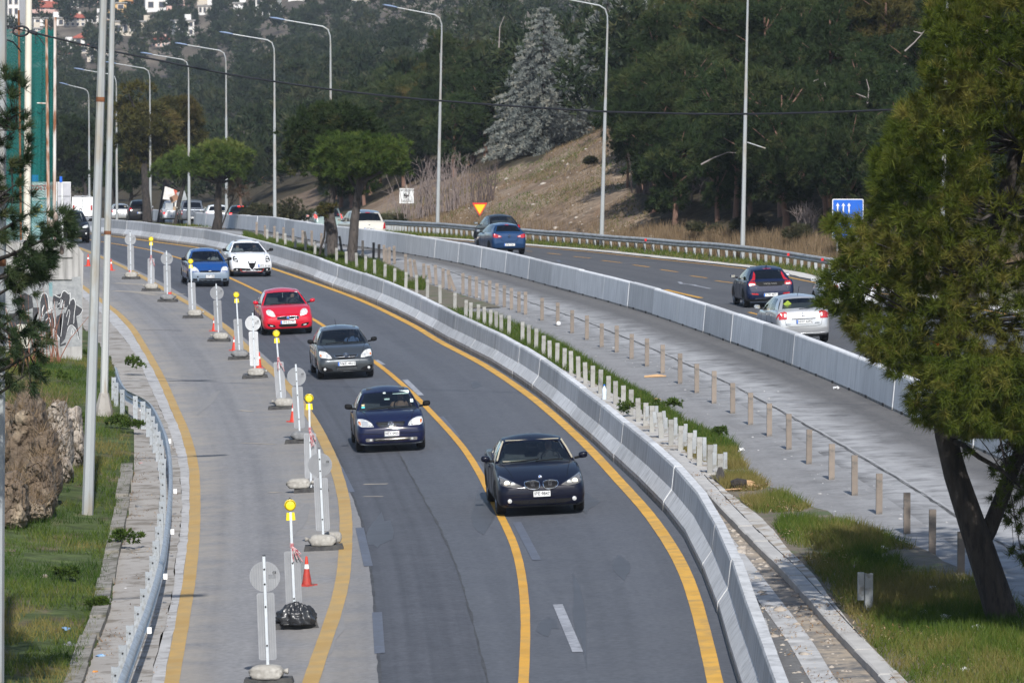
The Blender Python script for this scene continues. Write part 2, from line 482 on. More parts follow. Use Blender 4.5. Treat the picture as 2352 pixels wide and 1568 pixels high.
# ------------------------------------------------------------------ road surfaces
def asphalt(name, c1, c2, dust=None, seed=0):
 """binder colour with worn patches, long streaks along the driving direction and fine aggregate"""
 m = bpy.data.materials.new(name); m.use_nodes = True
 N, L = nodes(m); b = N['Principled BSDF']; b.inputs['Roughness'].default_value = .82; b.inputs['Specular IOR Level'].default_value = .35
 g = N.new('ShaderNodeNewGeometry')
 uv = N.new('ShaderNodeUVMap'); uv.uv_map = 'UVMap'
 def noise(src, sc, det, st=None):
  if st:
   mp = N.new('ShaderNodeMapping'); mp.inputs['Scale'].default_value = st; mp.inputs['Location'].default_value = (seed, seed * .7, 0)
   L.new(src, mp.inputs[0]); src = mp.outputs[0]
  n = N.new('ShaderNodeTexNoise'); n.inputs['Scale'].default_value = sc; n.inputs['Detail'].default_value = det; n.inputs['Roughness'].default_value = .62
  L.new(src, n.inputs['Vector']); return n.outputs['Fac']
 def rng_(v, a, b_, c=0., d=1.):
  r = N.new('ShaderNodeMapRange'); r.inputs[1].default_value = a; r.inputs[2].default_value = b_; r.inputs[3].default_value = c; r.inputs[4].default_value = d
  L.new(v, r.inputs[0]); return r.outputs[0]
 def mix(f, A, B, bl='MIX'):
  x = N.new('ShaderNodeMix'); x.data_type = 'RGBA'; x.blend_type = bl
  if isinstance(f, float): x.inputs[0].default_value = f
  else: L.new(f, x.inputs[0])
  for s_, q in ((6, A), (7, B)):
   if isinstance(q, tuple): x.inputs[s_].default_value = (*q, 1)
   else: L.new(q, x.inputs[s_])
  return x.outputs[2]
 pos = g.outputs['Position']
 col = mix(rng_(noise(pos, .9, 5), .35, .68), c1, c2)
 st = noise(uv.outputs[0], 1.0, 4, (14, .05, 1))
 col = mix(rng_(st, .35, .7, 0, .30), col, tuple(q * .66 for q in c1))
 col = mix(rng_(noise(uv.outputs[0], 1.0, 2, (5.5, .008, 1)), .38, .62, 0, .34), col, tuple(q * 1.32 for q in c2))
 ag = noise(pos, 9.0, 6)
 grey = N.new('ShaderNodeCombineColor'); v = rng_(ag, .3, .7, .78, 1.22)
 for q in range(3): L.new(v, grey.inputs[q])
 col = mix(1.0, col, grey.outputs[0], 'MULTIPLY')
 if dust:
  for (u0, u1, u2, u3, sc, cdu, amt) in dust:
   sep = N.new('ShaderNodeSeparateXYZ'); L.new(uv.outputs[0], sep.inputs[0])
   wob = N.new('ShaderNodeMath'); wob.operation = 'ADD'
   L.new(sep.outputs[0], wob.inputs[0]); L.new(rng_(noise(pos, .45, 3), .2, .8, -.07, .07), wob.inputs[1])
   a = rng_(wob.outputs[0], u0, u1); b2 = rng_(wob.outputs[0], u2, u3, 1., 0.)
   mu = N.new('ShaderNodeMath'); mu.operation = 'MULTIPLY'; L.new(a, mu.inputs[0]); L.new(b2, mu.inputs[1])
   mu2 = N.new('ShaderNodeMath'); mu2.operation = 'MULTIPLY'; L.new(mu.outputs[0], mu2.inputs[0]); L.new(rng_(noise(pos, sc, 7), .34, .6, 0, amt), mu2.inputs[1])
   col = mix(mu2.outputs[0], col, cdu)
 L.new(col, b.inputs['Base Color'])
 bp = N.new('ShaderNodeBump'); bp.inputs['Strength'].default_value = .25; bp.inputs['Distance'].default_value = .01
 L.new(noise(pos, 30, 3), bp.inputs['Height']); L.new(bp.outputs[0], b.inputs['Normal'])
 return m
A_LANE = asphalt('asphalt_dark', (.056, .060, .071), (.072, .076, .088), seed=1)
A_LANE2 = asphalt('asphalt_smooth', (.073, .079, .093), (.085, .091, .104), seed=2)
A_RAMP = asphalt('asphalt_grey', (.165, .164, .169), (.20, .196, .195), seed=3, dust=[(-.3, .0, .12, .3, 1.2, (.30, .27, .23), .7), (.45, .7, .85, 1.0, .8, (.26, .235, .20), .6)])
A_RIGHT = asphalt('asphalt_right', (.066, .068, .074), (.085, .086, .090), seed=4)
A_SERV = asphalt('asphalt_dusty', (.092, .090, .090), (.120, .116, .112), seed=5, dust=[(-.2, .02, .46, .66, 1.1, (.30, .30, .30), .75), (.0, .10, .34, .46, 1.6, (.40, .40, .40), .6)])
A_MED = asphalt('concrete_dusty', (.155, .152, .150), (.205, .20, .197), seed=6, dust=[(.6, .9, 1.3, 1.5, 1.4, (.30, .30, .30), .6), (-.2, .0, .3, .6, 1.0, (.21, .19, .165), .35)])
A_OLD = asphalt('asphalt_old', (.10, .10, .103), (.13, .128, .125), seed=7, dust=[(.5, .75, 1.2, 1.4, 2.6, (.36, .30, .23), .9)])
C_PAVE = MAT('concrete_pavement', (.27, .25, .225), (.33, .31, .285), scale=.8, c3=(.17, .15, .125), scale3=1.9, rough=.9, bump=.35, bscale=14, coord='World')
C_GUT = MAT('concrete_gutter', (.42, .415, .41), (.34, .335, .33), scale=1.2, c3=(.26, .25, .24), scale3=3.0, rough=.85, bump=.2, bscale=18, coord='World')
C_PALE = MAT('concrete_pale', (.55, .53, .49), (.46, .44, .41), scale=1.5, rough=.85, bump=.2, coord='World')
C_WALK = MAT('concrete_walk', (.44, .425, .40), (.36, .345, .32), scale=1.4, c3=(.26, .22, .17), scale3=2.4, rough=.9, bump=.3, bscale=16, coord='World')
C_KERB = MAT('concrete_kerb', (.43, .42, .40), (.34, .33, .315), scale=2.2, rough=.88, bump=.25, coord='World')
strip('concrete_shoulder', KE.shift(-.1), AE, 58, 205, 3, .03, C_PAVE, jag=.1)
strip('road_gutter', AE, Y4.shift(-.12), 58, 235, 2, .012, C_GUT, jag=.05)
strip('ramp_road', Y4.shift(-.14), SE, 58, 300, 8, 0, A_RAMP)
strip('left_lane', SE, S2, 58, 440, 6, 0, A_LANE)
strip('right_lane', S2, NB.shift(.35), 58, 440, 6, 0, A_LANE2)
strip('median_pavement', NB.shift(.3), MP.shift(.55), 58, 330, 8, 0, A_MED)
strip('old_lane', NB.shift(.45), KB, 58, 104, 5, .006, A_OLD)
strip('service_road', MP.shift(.55), FB.shift(.3), 58, 440, 10, 0, A_SERV)
strip('right_carriageway', FB.shift(.25), RB, 58, 440, 8, 0, A_RIGHT)
strip('gutter', RB, RT, 120, 420, 2, .03, C_PALE, jag=.25)
SOIL_V = MAT('verge_soil', (.10, .085, .06), (.15, .125, .09), scale=2.0, c3=(.07, .09, .035), scale3=1.2, rough=.95, bump=.6, bscale=8, coord='World')
strip('road_verge', RT, RG.shift(.9), 120, 420, 3, .02, SOIL_V, jag=.1)
strip('median_soil', GL, GE, 58, 112, 5, .07, SOIL_V, jag=.3)
strip('median_soil', NP.shift(.35), GE, 112, 175, 3, .07, SOIL_V, jag=.5)

# crack with broken edge along the service road
CRK = Curve([(1176,680),(1351,740),(1389,757.6),(1459,784.6),(1561,829.6),(1651,869.7),(1761.6,927),(1851.6,977),(1904,1007),(1999,1062),(2082,1112),(2184,1178)])
strip('pavement_crack', CRK.shift(-.022), CRK.shift(.022), 70, 215, 1, .006, MAT('crack_dark', (.035, .034, .033), (.10, .10, .10), scale=3, coord='World', rough=.95), step=.25, jag=.09)
C_DUST = MAT('lime_dust', (.36, .36, .36), (.24, .24, .24), scale=6, coord='World', rough=.95)
strip('pavement_edge', CRK.shift(.04), CRK.shift(.11), 70, 215, 1, .014, C_DUST, step=.25, jag=.05)

# ------------------------------------------------------------------ painted lines
def paint(name, c, wear, amt, sc=2.2):
 return MAT(name, c, wear, scale=sc, detail=7, lo=.5 - amt * .3, hi=.78 - amt * .2, rough=.7, coord='World', c3=tuple(q * .82 for q in c), scale3=.7)
YEL = paint('yellow_paint', (.60, .33, .045), (.30, .20, .075), .25)
YEL2 = paint('yellow_paint_dusty', (.44, .275, .080), (.33, .235, .105), .55)
YEL3 = paint('yellow_paint_fresh', (.58, .30, .03), (.40, .24, .06), .2)
WHT = paint('white_paint_worn', (.34, .35, .38), (.16, .165, .18), .5, 5)
WHT2 = paint('white_paint', (.50, .50, .50), (.24, .235, .23), .6)
WHT3 = paint('white_paint_faint', (.100, .114, .148), (.075, .083, .10), .4, 5)
def ribbon(name, c, w, ya, yb, m, dz=.010, step=.5, jag=.008):
 o = strip(name, c.shift(-w / 2), c.shift(w / 2), ya, yb, 1, dz, m, step=step, jag=jag)
 return o
ribbon('yellow_line', Y1, .24, 58, 330, YEL)
ribbon('yellow_line', Y2, .16, 58, 330, YEL3)
ribbon('yellow_line', Y3, .26, 58, 330, YEL2, jag=.015)
ribbon('yellow_line', Y4, .24, 58, 280, YEL2, jag=.015)
ribbon('yellow_line', RL, .15, 150, 420, YEL3)
def dash(pa, pb, w, m, name='road_marking', dz=.008):
 X, Y, Z = ground(np.array([pa[0], pb[0]]), np.array([pa[1], pb[1]]))
 a = Vector((X[0], Y[0], 0)); b = Vector((X[1], Y[1], 0)); d = (b - a).normalized(); n = Vector((d.y, -d.x, 0)) * w / 2
 k = max(2, int((b - a).length / .8) + 1)
 V = []; F = []
 for i in range(k):
  p = a.lerp(b, i / (k - 1))
  for s_ in (-1, 1):
   q = p + n * s_; V.append((q.x, q.y, float(Zr(q.x, q.y)) + dz))
 F = [(2 * i, 2 * i + 2, 2 * i + 3, 2 * i + 1) for i in range(k - 1)]
 me = np_mesh(name, V, F)
 bm = bmesh.new(); bm.from_mesh(me); bmesh.ops.recalc_face_normals(bm, faces=bm.faces); bm.to_mesh(me); bm.free()
 o = link(name, me, None, m); o['kind'] = 'structure'; return o
for pa, pb, m in [((1281,1388),(1327,1497),WHT),((1187,1199),(1233,1286),WHT3),((1092,1061),(1128,1110),WHT3),((1012,957),(1050,1005),WHT3),((930,872),(967,908),WHT),
                  ((863,827),(880,838),WHT),((605,672),(627,681),WHT),((350,572),(385,583),WHT),((866,1406),(872,1500),WHT3),((826,1212),(846,1300),WHT3),((779,1075),(806,1130),WHT3)]:
 dash(pa, pb, .17, m)
for a in [(125,738,190,742),(330,757,450,770),(565,787,720,803),(825,824,1000,845),(1110,864,1260,885),(1365,907,1520,930),(1640,964,1790,985),(1870,1010,2030,1030),(2175,1299,2270,1322)]:
 dash((1176 + a[0] * .2502, 392.3 + a[1] * .2502), (1176 + a[2] * .2502, 392.3 + a[3] * .2502), .14, YEL3)
dash((1176 + 1410 * .2502, 392.3 + 1092 * .2502), (1176 + 1735 * .2502, 392.3 + 1168 * .2502), .22, YEL3)
for a in [(1535,1020,1560,1040),(1545,1035,1700,1050),(1640,1045,1820,1083),(420,820,440,838),(440,832,660,848),(1000,850,1330,848)]:
 dash((1176 + a[0] * .2502, 392.3 + a[1] * .2502), (1176 + a[2] * .2502, 392.3 + a[3] * .2502), .16, WHT3 if a[0] < 1000 else WHT)
HL = Curve([(1780,1385),(1843,1475),(1890,1568)], sig=1)
ribbon('white_line', Curve([(1722,1320),(1770,1383),(1836,1470),(1893,1568)], sig=1).shift(.0), .38, 58, 92, WHT2, dz=.014)
ribbon('white_line', Curve([(1757,1471),(1779,1568),(1790,1620)], sig=1), .2, 58, 79, WHT2, dz=.014)
# pale scuffs and thin dark streaks across the ramp
SCUFF = MAT('sand_scuff', (.32, .285, .235), (.24, .22, .19), scale=4, coord='World', rough=.95)
STREAK = MAT('dark_streak', (.085, .085, .09), (.12, .12, .125), scale=4, coord='World', rough=.9)
for pa, pb, w, m in [((555,1017),(632,1020),.14,SCUFF),((550,942),(580,945),.2,SCUFF),((260,668),(420,676),.5,SCUFF),((265,650),(345,655),.6,SCUFF),((620,1130),(640,1131),.2,SCUFF),((300,590+80),(360,678),.35,SCUFF),
                     ((380,1140-81),(520,1057),.10,STREAK),((390,875),(497,874),.08,STREAK),((345,1377),(445,1376),.10,STREAK),((320,757),(420,759),.09,STREAK),((835,1112),(890,1111),.2,SCUFF),((835,1140),(880,1140),.12,SCUFF)]:
 if m is STREAK and (pa[1] in (1059, 1377)): continue
 dash(pa, pb, w, m, name='road_streak', dz=.006)

TAR = MAT('tar_seam', (.030, .030, .032), (.055, .056, .06), scale=3, coord='World', rough=.8)
ribbon('road_seam', SE, .05, 58, 150, TAR, dz=.005, jag=.05); ribbon('road_seam', S2, .035, 58, 130, TAR, dz=.005, jag=.06)
SCUFF2 = MAT('sand_film', (.205, .20, .195), (.185, .18, .178), scale=3, coord='World', rough=.95)
OIL = MAT('oil_stain', (.056, .058, .064), (.070, .073, .082), scale=2, coord='World', rough=.6)
rs0 = np.random.default_rng(3)
for k in range(15):
 Y = 60 + 90 * rs0.random() ** 1.4; f_ = rs0.random(); X = float(Y4(Y)) + .6 + f_ * float(NB(Y) - Y4(Y) - 1.4); l_ = rs0.uniform(1.2, 5.5); w_ = rs0.uniform(.08, .3); a_ = rs0.normal() * .1
 P_ = [(X + math.cos(t) * w_ * (1 + .3 * rs0.normal()), Y + math.sin(t) * l_ * (1 + .2 * rs0.normal())) for t in np.linspace(0, 6.283, 14)[:-1]]
 o = link('road_streak', np_mesh('road_streak', [(x, y, float(Zr(x, y)) + .0045) for x, y in P_], [list(range(13))]), None, OIL if X > float(SE(Y)) else SCUFF2); o['kind'] = 'structure'
# ------------------------------------------------------------------ kerb and walk behind the near barrier
kerb = empty('kerb'); kerb['kind'] = 'structure'
kx, ky = KB.walk(60, 112, 1.5)
for i in range(len(kx) - 1):
 a = Vector((kx[i], ky[i], 0)); b = Vector((kx[i + 1], ky[i + 1], 0)); d = (b - a).normalized()
 M0 = Matrix.Translation(a + d * .012 + Vector((0, 0, float(Zr(a.x, a.y))))) @ Matrix(((d.y, d.x, 0, 0), (-d.x, d.y, 0, 0), (0, 0, 1, 0), (0, 0, 0, 1)))
 M1 = Matrix.Translation(b - d * .012 + Vector((0, 0, float(Zr(b.x, b.y))))) @ Matrix(((d.y, d.x, 0, 0), (-d.x, d.y, 0, 0), (0, 0, 1, 0), (0, 0, 0, 1)))
 h = .15 + random.uniform(-.012, .012)
 mb = MB(); mb.prism([(0, -.08), (0, h - .02), (.03, h), (.28, h), (.28, -.08)], M0, M1)
 mb.build('kerb_stone', C_KERB, kerb)
walk = empty('pavement'); walk['kind'] = 'structure'
def slabs(cl, cr, ya, yb, step, dz):
 y = ya
 while y < yb:
  y2 = min(y + step * random.uniform(.75, 1.25), yb)
  g_ = .02; dz2 = dz + random.uniform(-.012, .012)
  P = [(float(cl(y)), y), (float(cr(y)), y), (float(cr(y2 - g_)), y2 - g_), (float(cl(y2 - g_)), y2 - g_)]
  V = [(px, py, float(Zr(px, py)) + dz2) for px, py in P] + [(px, py, float(Zr(px, py)) - .05) for px, py in P]
  mb = MB(); mb.add(V, [(0, 1, 2, 3), (7, 6, 5, 4), (0, 4, 5, 1), (1, 5, 6, 2), (2, 6, 7, 3), (3, 7, 4, 0)])
  mb.build('slab', C_WALK, walk)
  y = y2
slabs(KB.shift(.30), GL.shift(-.02), 60, 104.5, 1.6, .135)
slabs(NB.shift(.66), NP.shift(.38), 105, 172, 2.2, .09)

# low concrete edge between grass and shoulder on the left
edge = empty('verge_edge'); edge['kind'] = 'structure'
C_EDGE = MAT('rough_concrete', (.25, .235, .21), (.17, .155, .13), scale=2, c3=(.09, .085, .06), scale3=3.4, rough=.95, bump=.8, bscale=9, coord='World')
y = 60.0
while y < 112:
 y2 = y + random.uniform(1.6, 2.6)
 mb = MB()
 o1 = random.uniform(-.03, .03); h1 = random.uniform(.12, .2)
 P = [(float(KE(yy)) + dx + o1, yy) for yy in (y, y2 - .03) for dx in (-.3, -.02)]
 V = [(px, py, float(Zr(px, py)) - .05) for px, py in P] + [(px, py, float(Zr(px, py)) + h1) for px, py in P]
 mb.add(V, [(0, 1, 3, 2), (4, 6, 7, 5), (0, 4, 5, 1), (1, 5, 7, 3), (3, 7, 6, 2), (2, 6, 4, 0)])
 mb.build('edge_block', C_EDGE, edge)
 y = y2

# ------------------------------------------------------------------ concrete barriers
def concrete_wall_mat(name, c1, c2, c3):
 m = bpy.data.materials.new(name); m.use_nodes = True
 N, L = nodes(m); b = N['Principled BSDF']; b.inputs['Roughness'].default_value = .85; b.inputs['Specular IOR Level'].default_value = .3
 tc = N.new('ShaderNodeTexCoord'); oi = N.new('ShaderNodeObjectInfo'); ge = N.new('ShaderNodeNewGeometry')
 def noise(src, sc, st, det=5):
  mp = N.new('ShaderNodeMapping'); mp.inputs['Scale'].default_value = st; L.new(src, mp.inputs[0])
  n = N.new('ShaderNodeTexNoise'); n.inputs['Scale'].default_value = sc; n.inputs['Detail'].default_value = det; L.new(mp.outputs[0], n.inputs['Vector']); return n.outputs['Fac']
 def rr(v, a, b_, c, d):
  r = N.new('ShaderNodeMapRange'); r.inputs[1].default_value = a; r.inputs[2].default_value = b_; r.inputs[3].default_value = c; r.inputs[4].default_value = d; L.new(v, r.inputs[0]); return r.outputs[0]
 def mix(f, A, B, bl='MIX'):
  x = N.new('ShaderNodeMix'); x.data_type = 'RGBA'; x.blend_type = bl
  if isinstance(f, float): x.inputs[0].default_value = f
  else: L.new(f, x.inputs[0])
  for s_, q in ((6, A), (7, B)):
   if isinstance(q, tuple): x.inputs[s_].default_value = (*q, 1)
   else: L.new(q, x.inputs[s_])
  return x.outputs[2]
 pos = ge.outputs['Position']
 col = mix(rr(noise(pos, 1.0, (1, 1, 1)), .35, .65, 0, 1), c1, c2)
 col = mix(rr(noise(pos, 1.0, (5, 5, .35)), .46, .72, 0, .75), col, c3)          # rain streaks
 col = mix(rr(noise(pos, 14.0, (1, 1, 1), 3), .62, .75, 0, .35), col, c3)
 v = rr(oi.outputs['Random'], 0, 1, .80, 1.14)
 cc = N.new('ShaderNodeCombineColor')
 for q in range(3): L.new(v, cc.inputs[q])
 col = mix(1.0, col, cc.outputs[0], 'MULTIPLY')
 L.new(col, b.inputs['Base Color'])
 bp = N.new('ShaderNodeBump'); bp.inputs['Strength'].default_value = .25; bp.inputs['Distance'].default_value = .02
 L.new(noise(pos, 20, (1, 1, 1), 4), bp.inputs['Height']); L.new(bp.outputs[0], b.inputs['Normal'])
 return m
C_BAR = concrete_wall_mat('barrier_concrete', (.50, .51, .52), (.57, .58, .59), (.31, .315, .32))
C_BAR2 = concrete_wall_mat('barrier_concrete_far', (.55, .56, .57), (.62, .63, .64), (.43, .44, .45))
C_BASE = MAT('barrier_foot', (.26, .255, .245), (.20, .195, .185), scale=2.5, c3=(.15, .14, .13), scale3=5, rough=.9, coord='World', bump=.3)
C_JOINT = MAT('joint_mortar', (.62, .61, .58), (.5, .49, .46), scale=5, rough=.9, coord='World')
DARK = MAT('dark_gap', (.02, .02, .02), rough=.9)
def barrier_row(curve, ya, yb, step, prof_, foot, group, label, mat, slots):
 X, Y = curve.walk(ya, yb, step)
 obs = []
 for i in range(len(X) - 1):
  a = Vector((X[i], Y[i], float(Zr(X[i], Y[i])))); b = Vector((X[i + 1], Y[i + 1], float(Zr(X[i + 1], Y[i + 1]))))
  c = (a + b) / 2; d = (b - a); L_ = d.length; d.normalize()
  rt = Vector((d.y, -d.x, 0)).normalized(); up = rt.cross(d)
  if up.z < 0: up = -up
  fr = Matrix.Identity(4)
  for r_ in range(3): fr[r_][0] = rt[r_]; fr[r_][1] = d[r_]; fr[r_][2] = up[r_]
  root = empty('concrete_barrier', label=label(i) if callable(label) else label, cat='barrier', group=group)
  jit = Matrix.Translation((random.uniform(-.012, .012), 0, random.uniform(-.012, .012))) @ Matrix.Rotation(random.uniform(-.003, .003), 4, 'Z')
  root.matrix_world = Matrix.Translation(c) @ fr @ jit
  h = L_ / 2 - .012
  T0 = Matrix.Translation((0, -h, 0)); T1 = Matrix.Translation((0, h, 0))
  mb = MB(); mb.prism(prof_, T0, T1); mb.build('wall', mat, root)
  mb = MB(); mb.prism(foot, Matrix.Translation((0, -h + .004, 0)), Matrix.Translation((0, h - .004, 0))); mb.build('foot', C_BASE, root)
  jp = [(u + (.006 if u < .15 else -.006) * -1, v) for u, v in prof_]
  mb = MB(); mb.prism([(u * .985 + .002, v * .99) for u, v in prof_], Matrix.Translation((0, h, 0)), Matrix.Translation((0, h + .024, 0))); mb.build('joint', C_JOINT, root)
  if slots:
   for s_ in (-1, 1):
    mb = MB(); mb.box((foot[0][0] - .004, s_ * h * .5, .035), (.03, .26, .07)); mb.build('lifting_slot', DARK, root)
  obs.append(root)
 return obs
PN = [(0.0, .12), (.0, .20), (.17, .45), (.215, .88), (.235, .925), (.40, .925), (.42, .88), (.465, .45), (.64, .20), (.64, .12)]
FN = [(-.006, 0), (-.006, .12), (.646, .12), (.646, 0)]
PF = [(0.0, .06), (.075, .90), (.095, .935), (.30, .935), (.32, .90), (.40, .06)]
FF = [(-.004, 0), (-.004, .06), (.404, .06), (.404, 0)]
barrier_row(NB, 62, 330, 6.0, PN, FN, 'concrete barrier blocks along the yellow line', lambda i: 'grey sloped concrete barrier block in the near row beside the yellow edge line', C_BAR, False)
barrier_row(FB, 86, 420, 6.0, PF, FF, 'concrete barrier blocks beside the service road', lambda i: 'pale flat sided concrete barrier block in the far row between service road and right carriageway', C_BAR2, True)

# ================================================================== steel things along the road
GALV = MAT('galvanised_steel', (.46, .49, .52), (.36, .39, .42), scale=3, c3=(.30, .31, .31), scale3=9, rough=.45, metal=.55, bump=.08, coord='Object')
GALV2 = MAT('galvanised_steel_dull', (.37, .39, .40), (.29, .305, .315), scale=2, c3=(.24, .235, .22), scale3=5, rough=.6, metal=.35, coord='Object', rand=.12)
POLE = MAT('pole_steel', (.38, .40, .40), (.30, .32, .33), scale=1.2, c3=(.31, .285, .24), scale3=1.8, rough=.6, metal=.25, coord='Object', stretch=(1, 1, .25), rand=.06)
POLE2 = MAT('pole_steel_worn', (.42, .43, .42), (.50, .51, .50), scale=1.4, c3=(.33, .27, .20), scale3=1.2, rough=.65, metal=.2, coord='Object', stretch=(2, 2, .2))
RUST = MAT('rust', (.22, .085, .03), (.12, .05, .025), scale=8, rough=.9, coord='World')
BROWN = MAT('brown_post_paint', (.22, .18, .145), (.165, .14, .12), scale=2.0, c3=(.115, .105, .095), scale3=3.5, rough=.8, coord='Object', rand=.12)
SCORCH = MAT('scorched_post', (.035, .033, .032), (.10, .09, .08), scale=4, rough=.9, coord='Object')
REDR = MAT('red_reflector', (.55, .02, .02), rough=.25)
WHTR = MAT('white_reflector', (.85, .85, .83), rough=.4)
BLACK = MAT('black_paint', (.012, .012, .013), rough=.5)
LAMPB = MAT('lamp_housing', (.16, .22, .33), (.12, .17, .27), scale=2, rough=.35)

def wbeam(curve, ya, yb, z0, side, name, mat, parent, step=2.0, wav=0.0):
 """ribbed rail swept along a curve; side=+1 bulges to the right"""
 P = [(0, .0), (.035, .02), (.075, .055), (.075, .095), (.03, .125), (.01, .155), (.03, .185), (.075, .215), (.075, .255), (.035, .29), (0, .31)]
 X, Y = curve.walk(ya, yb, step)
 rows = []
 for i in range(len(X)):
  t = curve.tan(Y[i]); n = Vector((t.y, -t.x, 0)) * side
  w = (vnoise(Y[i] * .09, 2.0, 3) - .5) * wav
  zb = float(Zt(X[i], Y[i])) if False else float(Zr(X[i], Y[i]))
  rows.append(([Vector((X[i], Y[i], zb + z0 + w)) + n * a + Vector((0, 0, b)) for a, b in P], n))
 V = []; k = len(P)
 for r, n in rows: V += r
 for r, n in rows: V += [p - n * .006 for p in r]
 m = len(rows); F = []
 for i in range(m - 1):
  for j in range(k - 1):
   a = i * k + j; F.append((a, a + 1, a + k + 1, a + k)); b = m * k + a; F.append((b, b + k, b + k + 1, b + 1))
  for j in (0, k - 1):
   a = i * k + j; F.append((a, a + k, m * k + a + k, m * k + a))
 me = np_mesh(name, V, np.array(F))
 bm = bmesh.new(); bm.from_mesh(me); bmesh.ops.recalc_face_normals(bm, faces=bm.faces); bm.to_mesh(me); bm.free()
 me.polygons.foreach_set('use_smooth', [True] * len(me.polygons)); me.set_sharp_from_angle(angle=R(50))
 return link(name, me, parent, mat)

def sigma_post(h, w=.11, d=.06, top_dark=False):
 mb = MB()
 mb.box((0, 0, h / 2 - .05), (w, .008, h + .1)); mb.box((-w / 2 + .004, d / 2, h / 2 - .05), (.008, d - .008, h + .1)); mb.box((w / 2 - .004, d / 2, h / 2 - .05), (.008, d - .008, h + .1))
 mb.box((-w / 2 + .02, d, h / 2 - .05), (.035, .007, h + .1)); mb.box((w / 2 - .02, d, h / 2 - .05), (.035, .007, h + .1))
 return mb.mesh('post')
def plain_post(h, w=.115, d=.10):
 mb = MB(); mb.box((0, 0, h / 2 - .05), (w, d, h + .1)); return mb.mesh('post')
def bolt_mesh():
 mb = MB(); mb.lathe([(0, -.014), (.014, -.012), (.016, 0)], 8, axis='y'); return mb.mesh('bolt')

# left guardrail with the posts behind the rail
gl = empty('guardrail', label='curved galvanised guardrail with posts behind it on the concrete strip at the left', cat='guardrail')
LG = Curve([(252,800),(262,838),(272,872),(287,896),(318,908),(342,922),(358,950),(369,975),(379,1000),(386,1040),(389,1080),(388,1120),(385,1160),(379,1213),(372,1263),(360,1314),(345,1364),(328,1414),(308,1464),(290,1514),(270,1568)], dz=.74, sig=.9)
wbeam(LG, 60, 140, .43, +1, 'rail', GALV, gl, step=.6)
pm = sigma_post(.74, .125); bmh = bolt_mesh()
tops = [(258,868),(266,880),(282,896),(320,911),(343,923.5),(354,939.7),(361.5,957),(365,973.5),(368.6,992),(372,1012),(374,1032),(375,1055),(372,1077),(369.6,1102),(368,1127),(365,1153.6),(361.5,1182),(356,1212),(349,1245),(341.5,1279),(333,1315.6),(322,1354),(308,1395),(291.5,1439),(274,1484),(254.7,1534)]
for k, (px, py) in enumerate(tops):
 X, Y, Z = ground(px, py, .74)
 X = float(LG(Y)) - .13
 o = link('post', pm, gl, GALV); o.location = (float(X), float(Y), float(Zr(X, Y)) + .02)
 o.rotation_euler = (random.uniform(-.02, .02), random.uniform(-.02, .02), R(4) + random.uniform(-.1, .1))
 b = link('bolt', bmh, o, BLACK); b.location = (0, -.012, .62)
for px, py in [(393,1014),(387,1130),(377,1223),(355,1326),(316,1450)]:
 X, Y, Z = ground(px, py, .55)
 mb = MB(); mb.box((0, 0, 0), (.07, .03, .10)); o = mb.build('reflector', WHTR, gl)
 o.location = (float(LG(Y)) + .13, float(Y), float(Zr(LG(Y), Y)) + .57)

# right guardrail beyond the right carriageway
gr = empty('guardrail', label='long grey guardrail with red reflectors between right carriageway and dry grass slope', cat='guardrail')
wbeam(RG.shift(-.12), 196, 400, .40, -1, 'rail', GALV2, gr, step=1.5, wav=.16)
x0, y0, _ = ground(1222, 557.5); x1, y1, _ = ground(1746, 603)
Xw, Yw = RG.walk(float(y1), float(y0), .05); step_p = len(Xw) * .05 / 28
Xw, Yw = RG.walk(197, 395, step_p)
pm2 = sigma_post(.66, .13, .07)
for i in range(len(Xw)):
 o = link('post', pm2, gr, GALV2); o.location = (Xw[i] + .02, Yw[i], float(Zr(Xw[i], Yw[i])))
 o.rotation_euler = (random.uniform(-.05, .05), random.uniform(-.04, .04), random.uniform(-.2, .2))
for px, py in [(956,526),(693,507),(1199,552),(1784,585.5),(1830,597),(1938,612)]:
 X, Y, Z = ground(px, py, .55, far=420)
 mb = MB(); mb.box((0, 0, 0), (.10, .05, .12)); o = mb.build('reflector', REDR, gr)
 o.location = (float(RG(Y)) - .25, float(Y), float(Zr(RG(Y), Y)) + .57)

# ------------------------------------------------------------------ rows of posts left from taken down guardrails
pN = [plain_post(.72, .12, .05), sigma_post(.74, .13, .07)]
def spost(name, me, mat, px, py, lean, rz, label, group, h=None, spacer=None):
 X, Y, Z = ground(px, py)
 o = empty(name, (float(X), float(Y), float(Z)), 0, label, 'post', group)
 o.rotation_euler = (R(random.uniform(-1.5, 1.5)), R(lean), R(rz))
 p = link('post', me, o, mat); p.scale = (1, 1, random.uniform(.92, 1.05))
 if spacer:
  for s_ in (-1, 1):
   mb = MB(); mb.box((s_ * .115, .05, .55), (.085, .03, .36)); mb.build('spacer', GALV2, o)
   b = link('bolt', bmh, o, BLACK); b.location = (s_ * .055, -.01, .58)
 return o
C6 = lambda a, b: (588 + a * .2502, 392.3 + b * .2502)
C3 = lambda a, b: (1176 + a * .2502, 784.6 + b * .2502)
gN = 'grey steel posts in the row behind the near concrete barrier'
gM = 'brown steel posts in the row on the grey strip'
PALEP = MAT('pale_post', (.31, .305, .285), (.25, .25, .235), scale=2.5, c3=(.18, .17, .15), scale3=4, rough=.75, metal=.1, coord='Object', rand=.14)
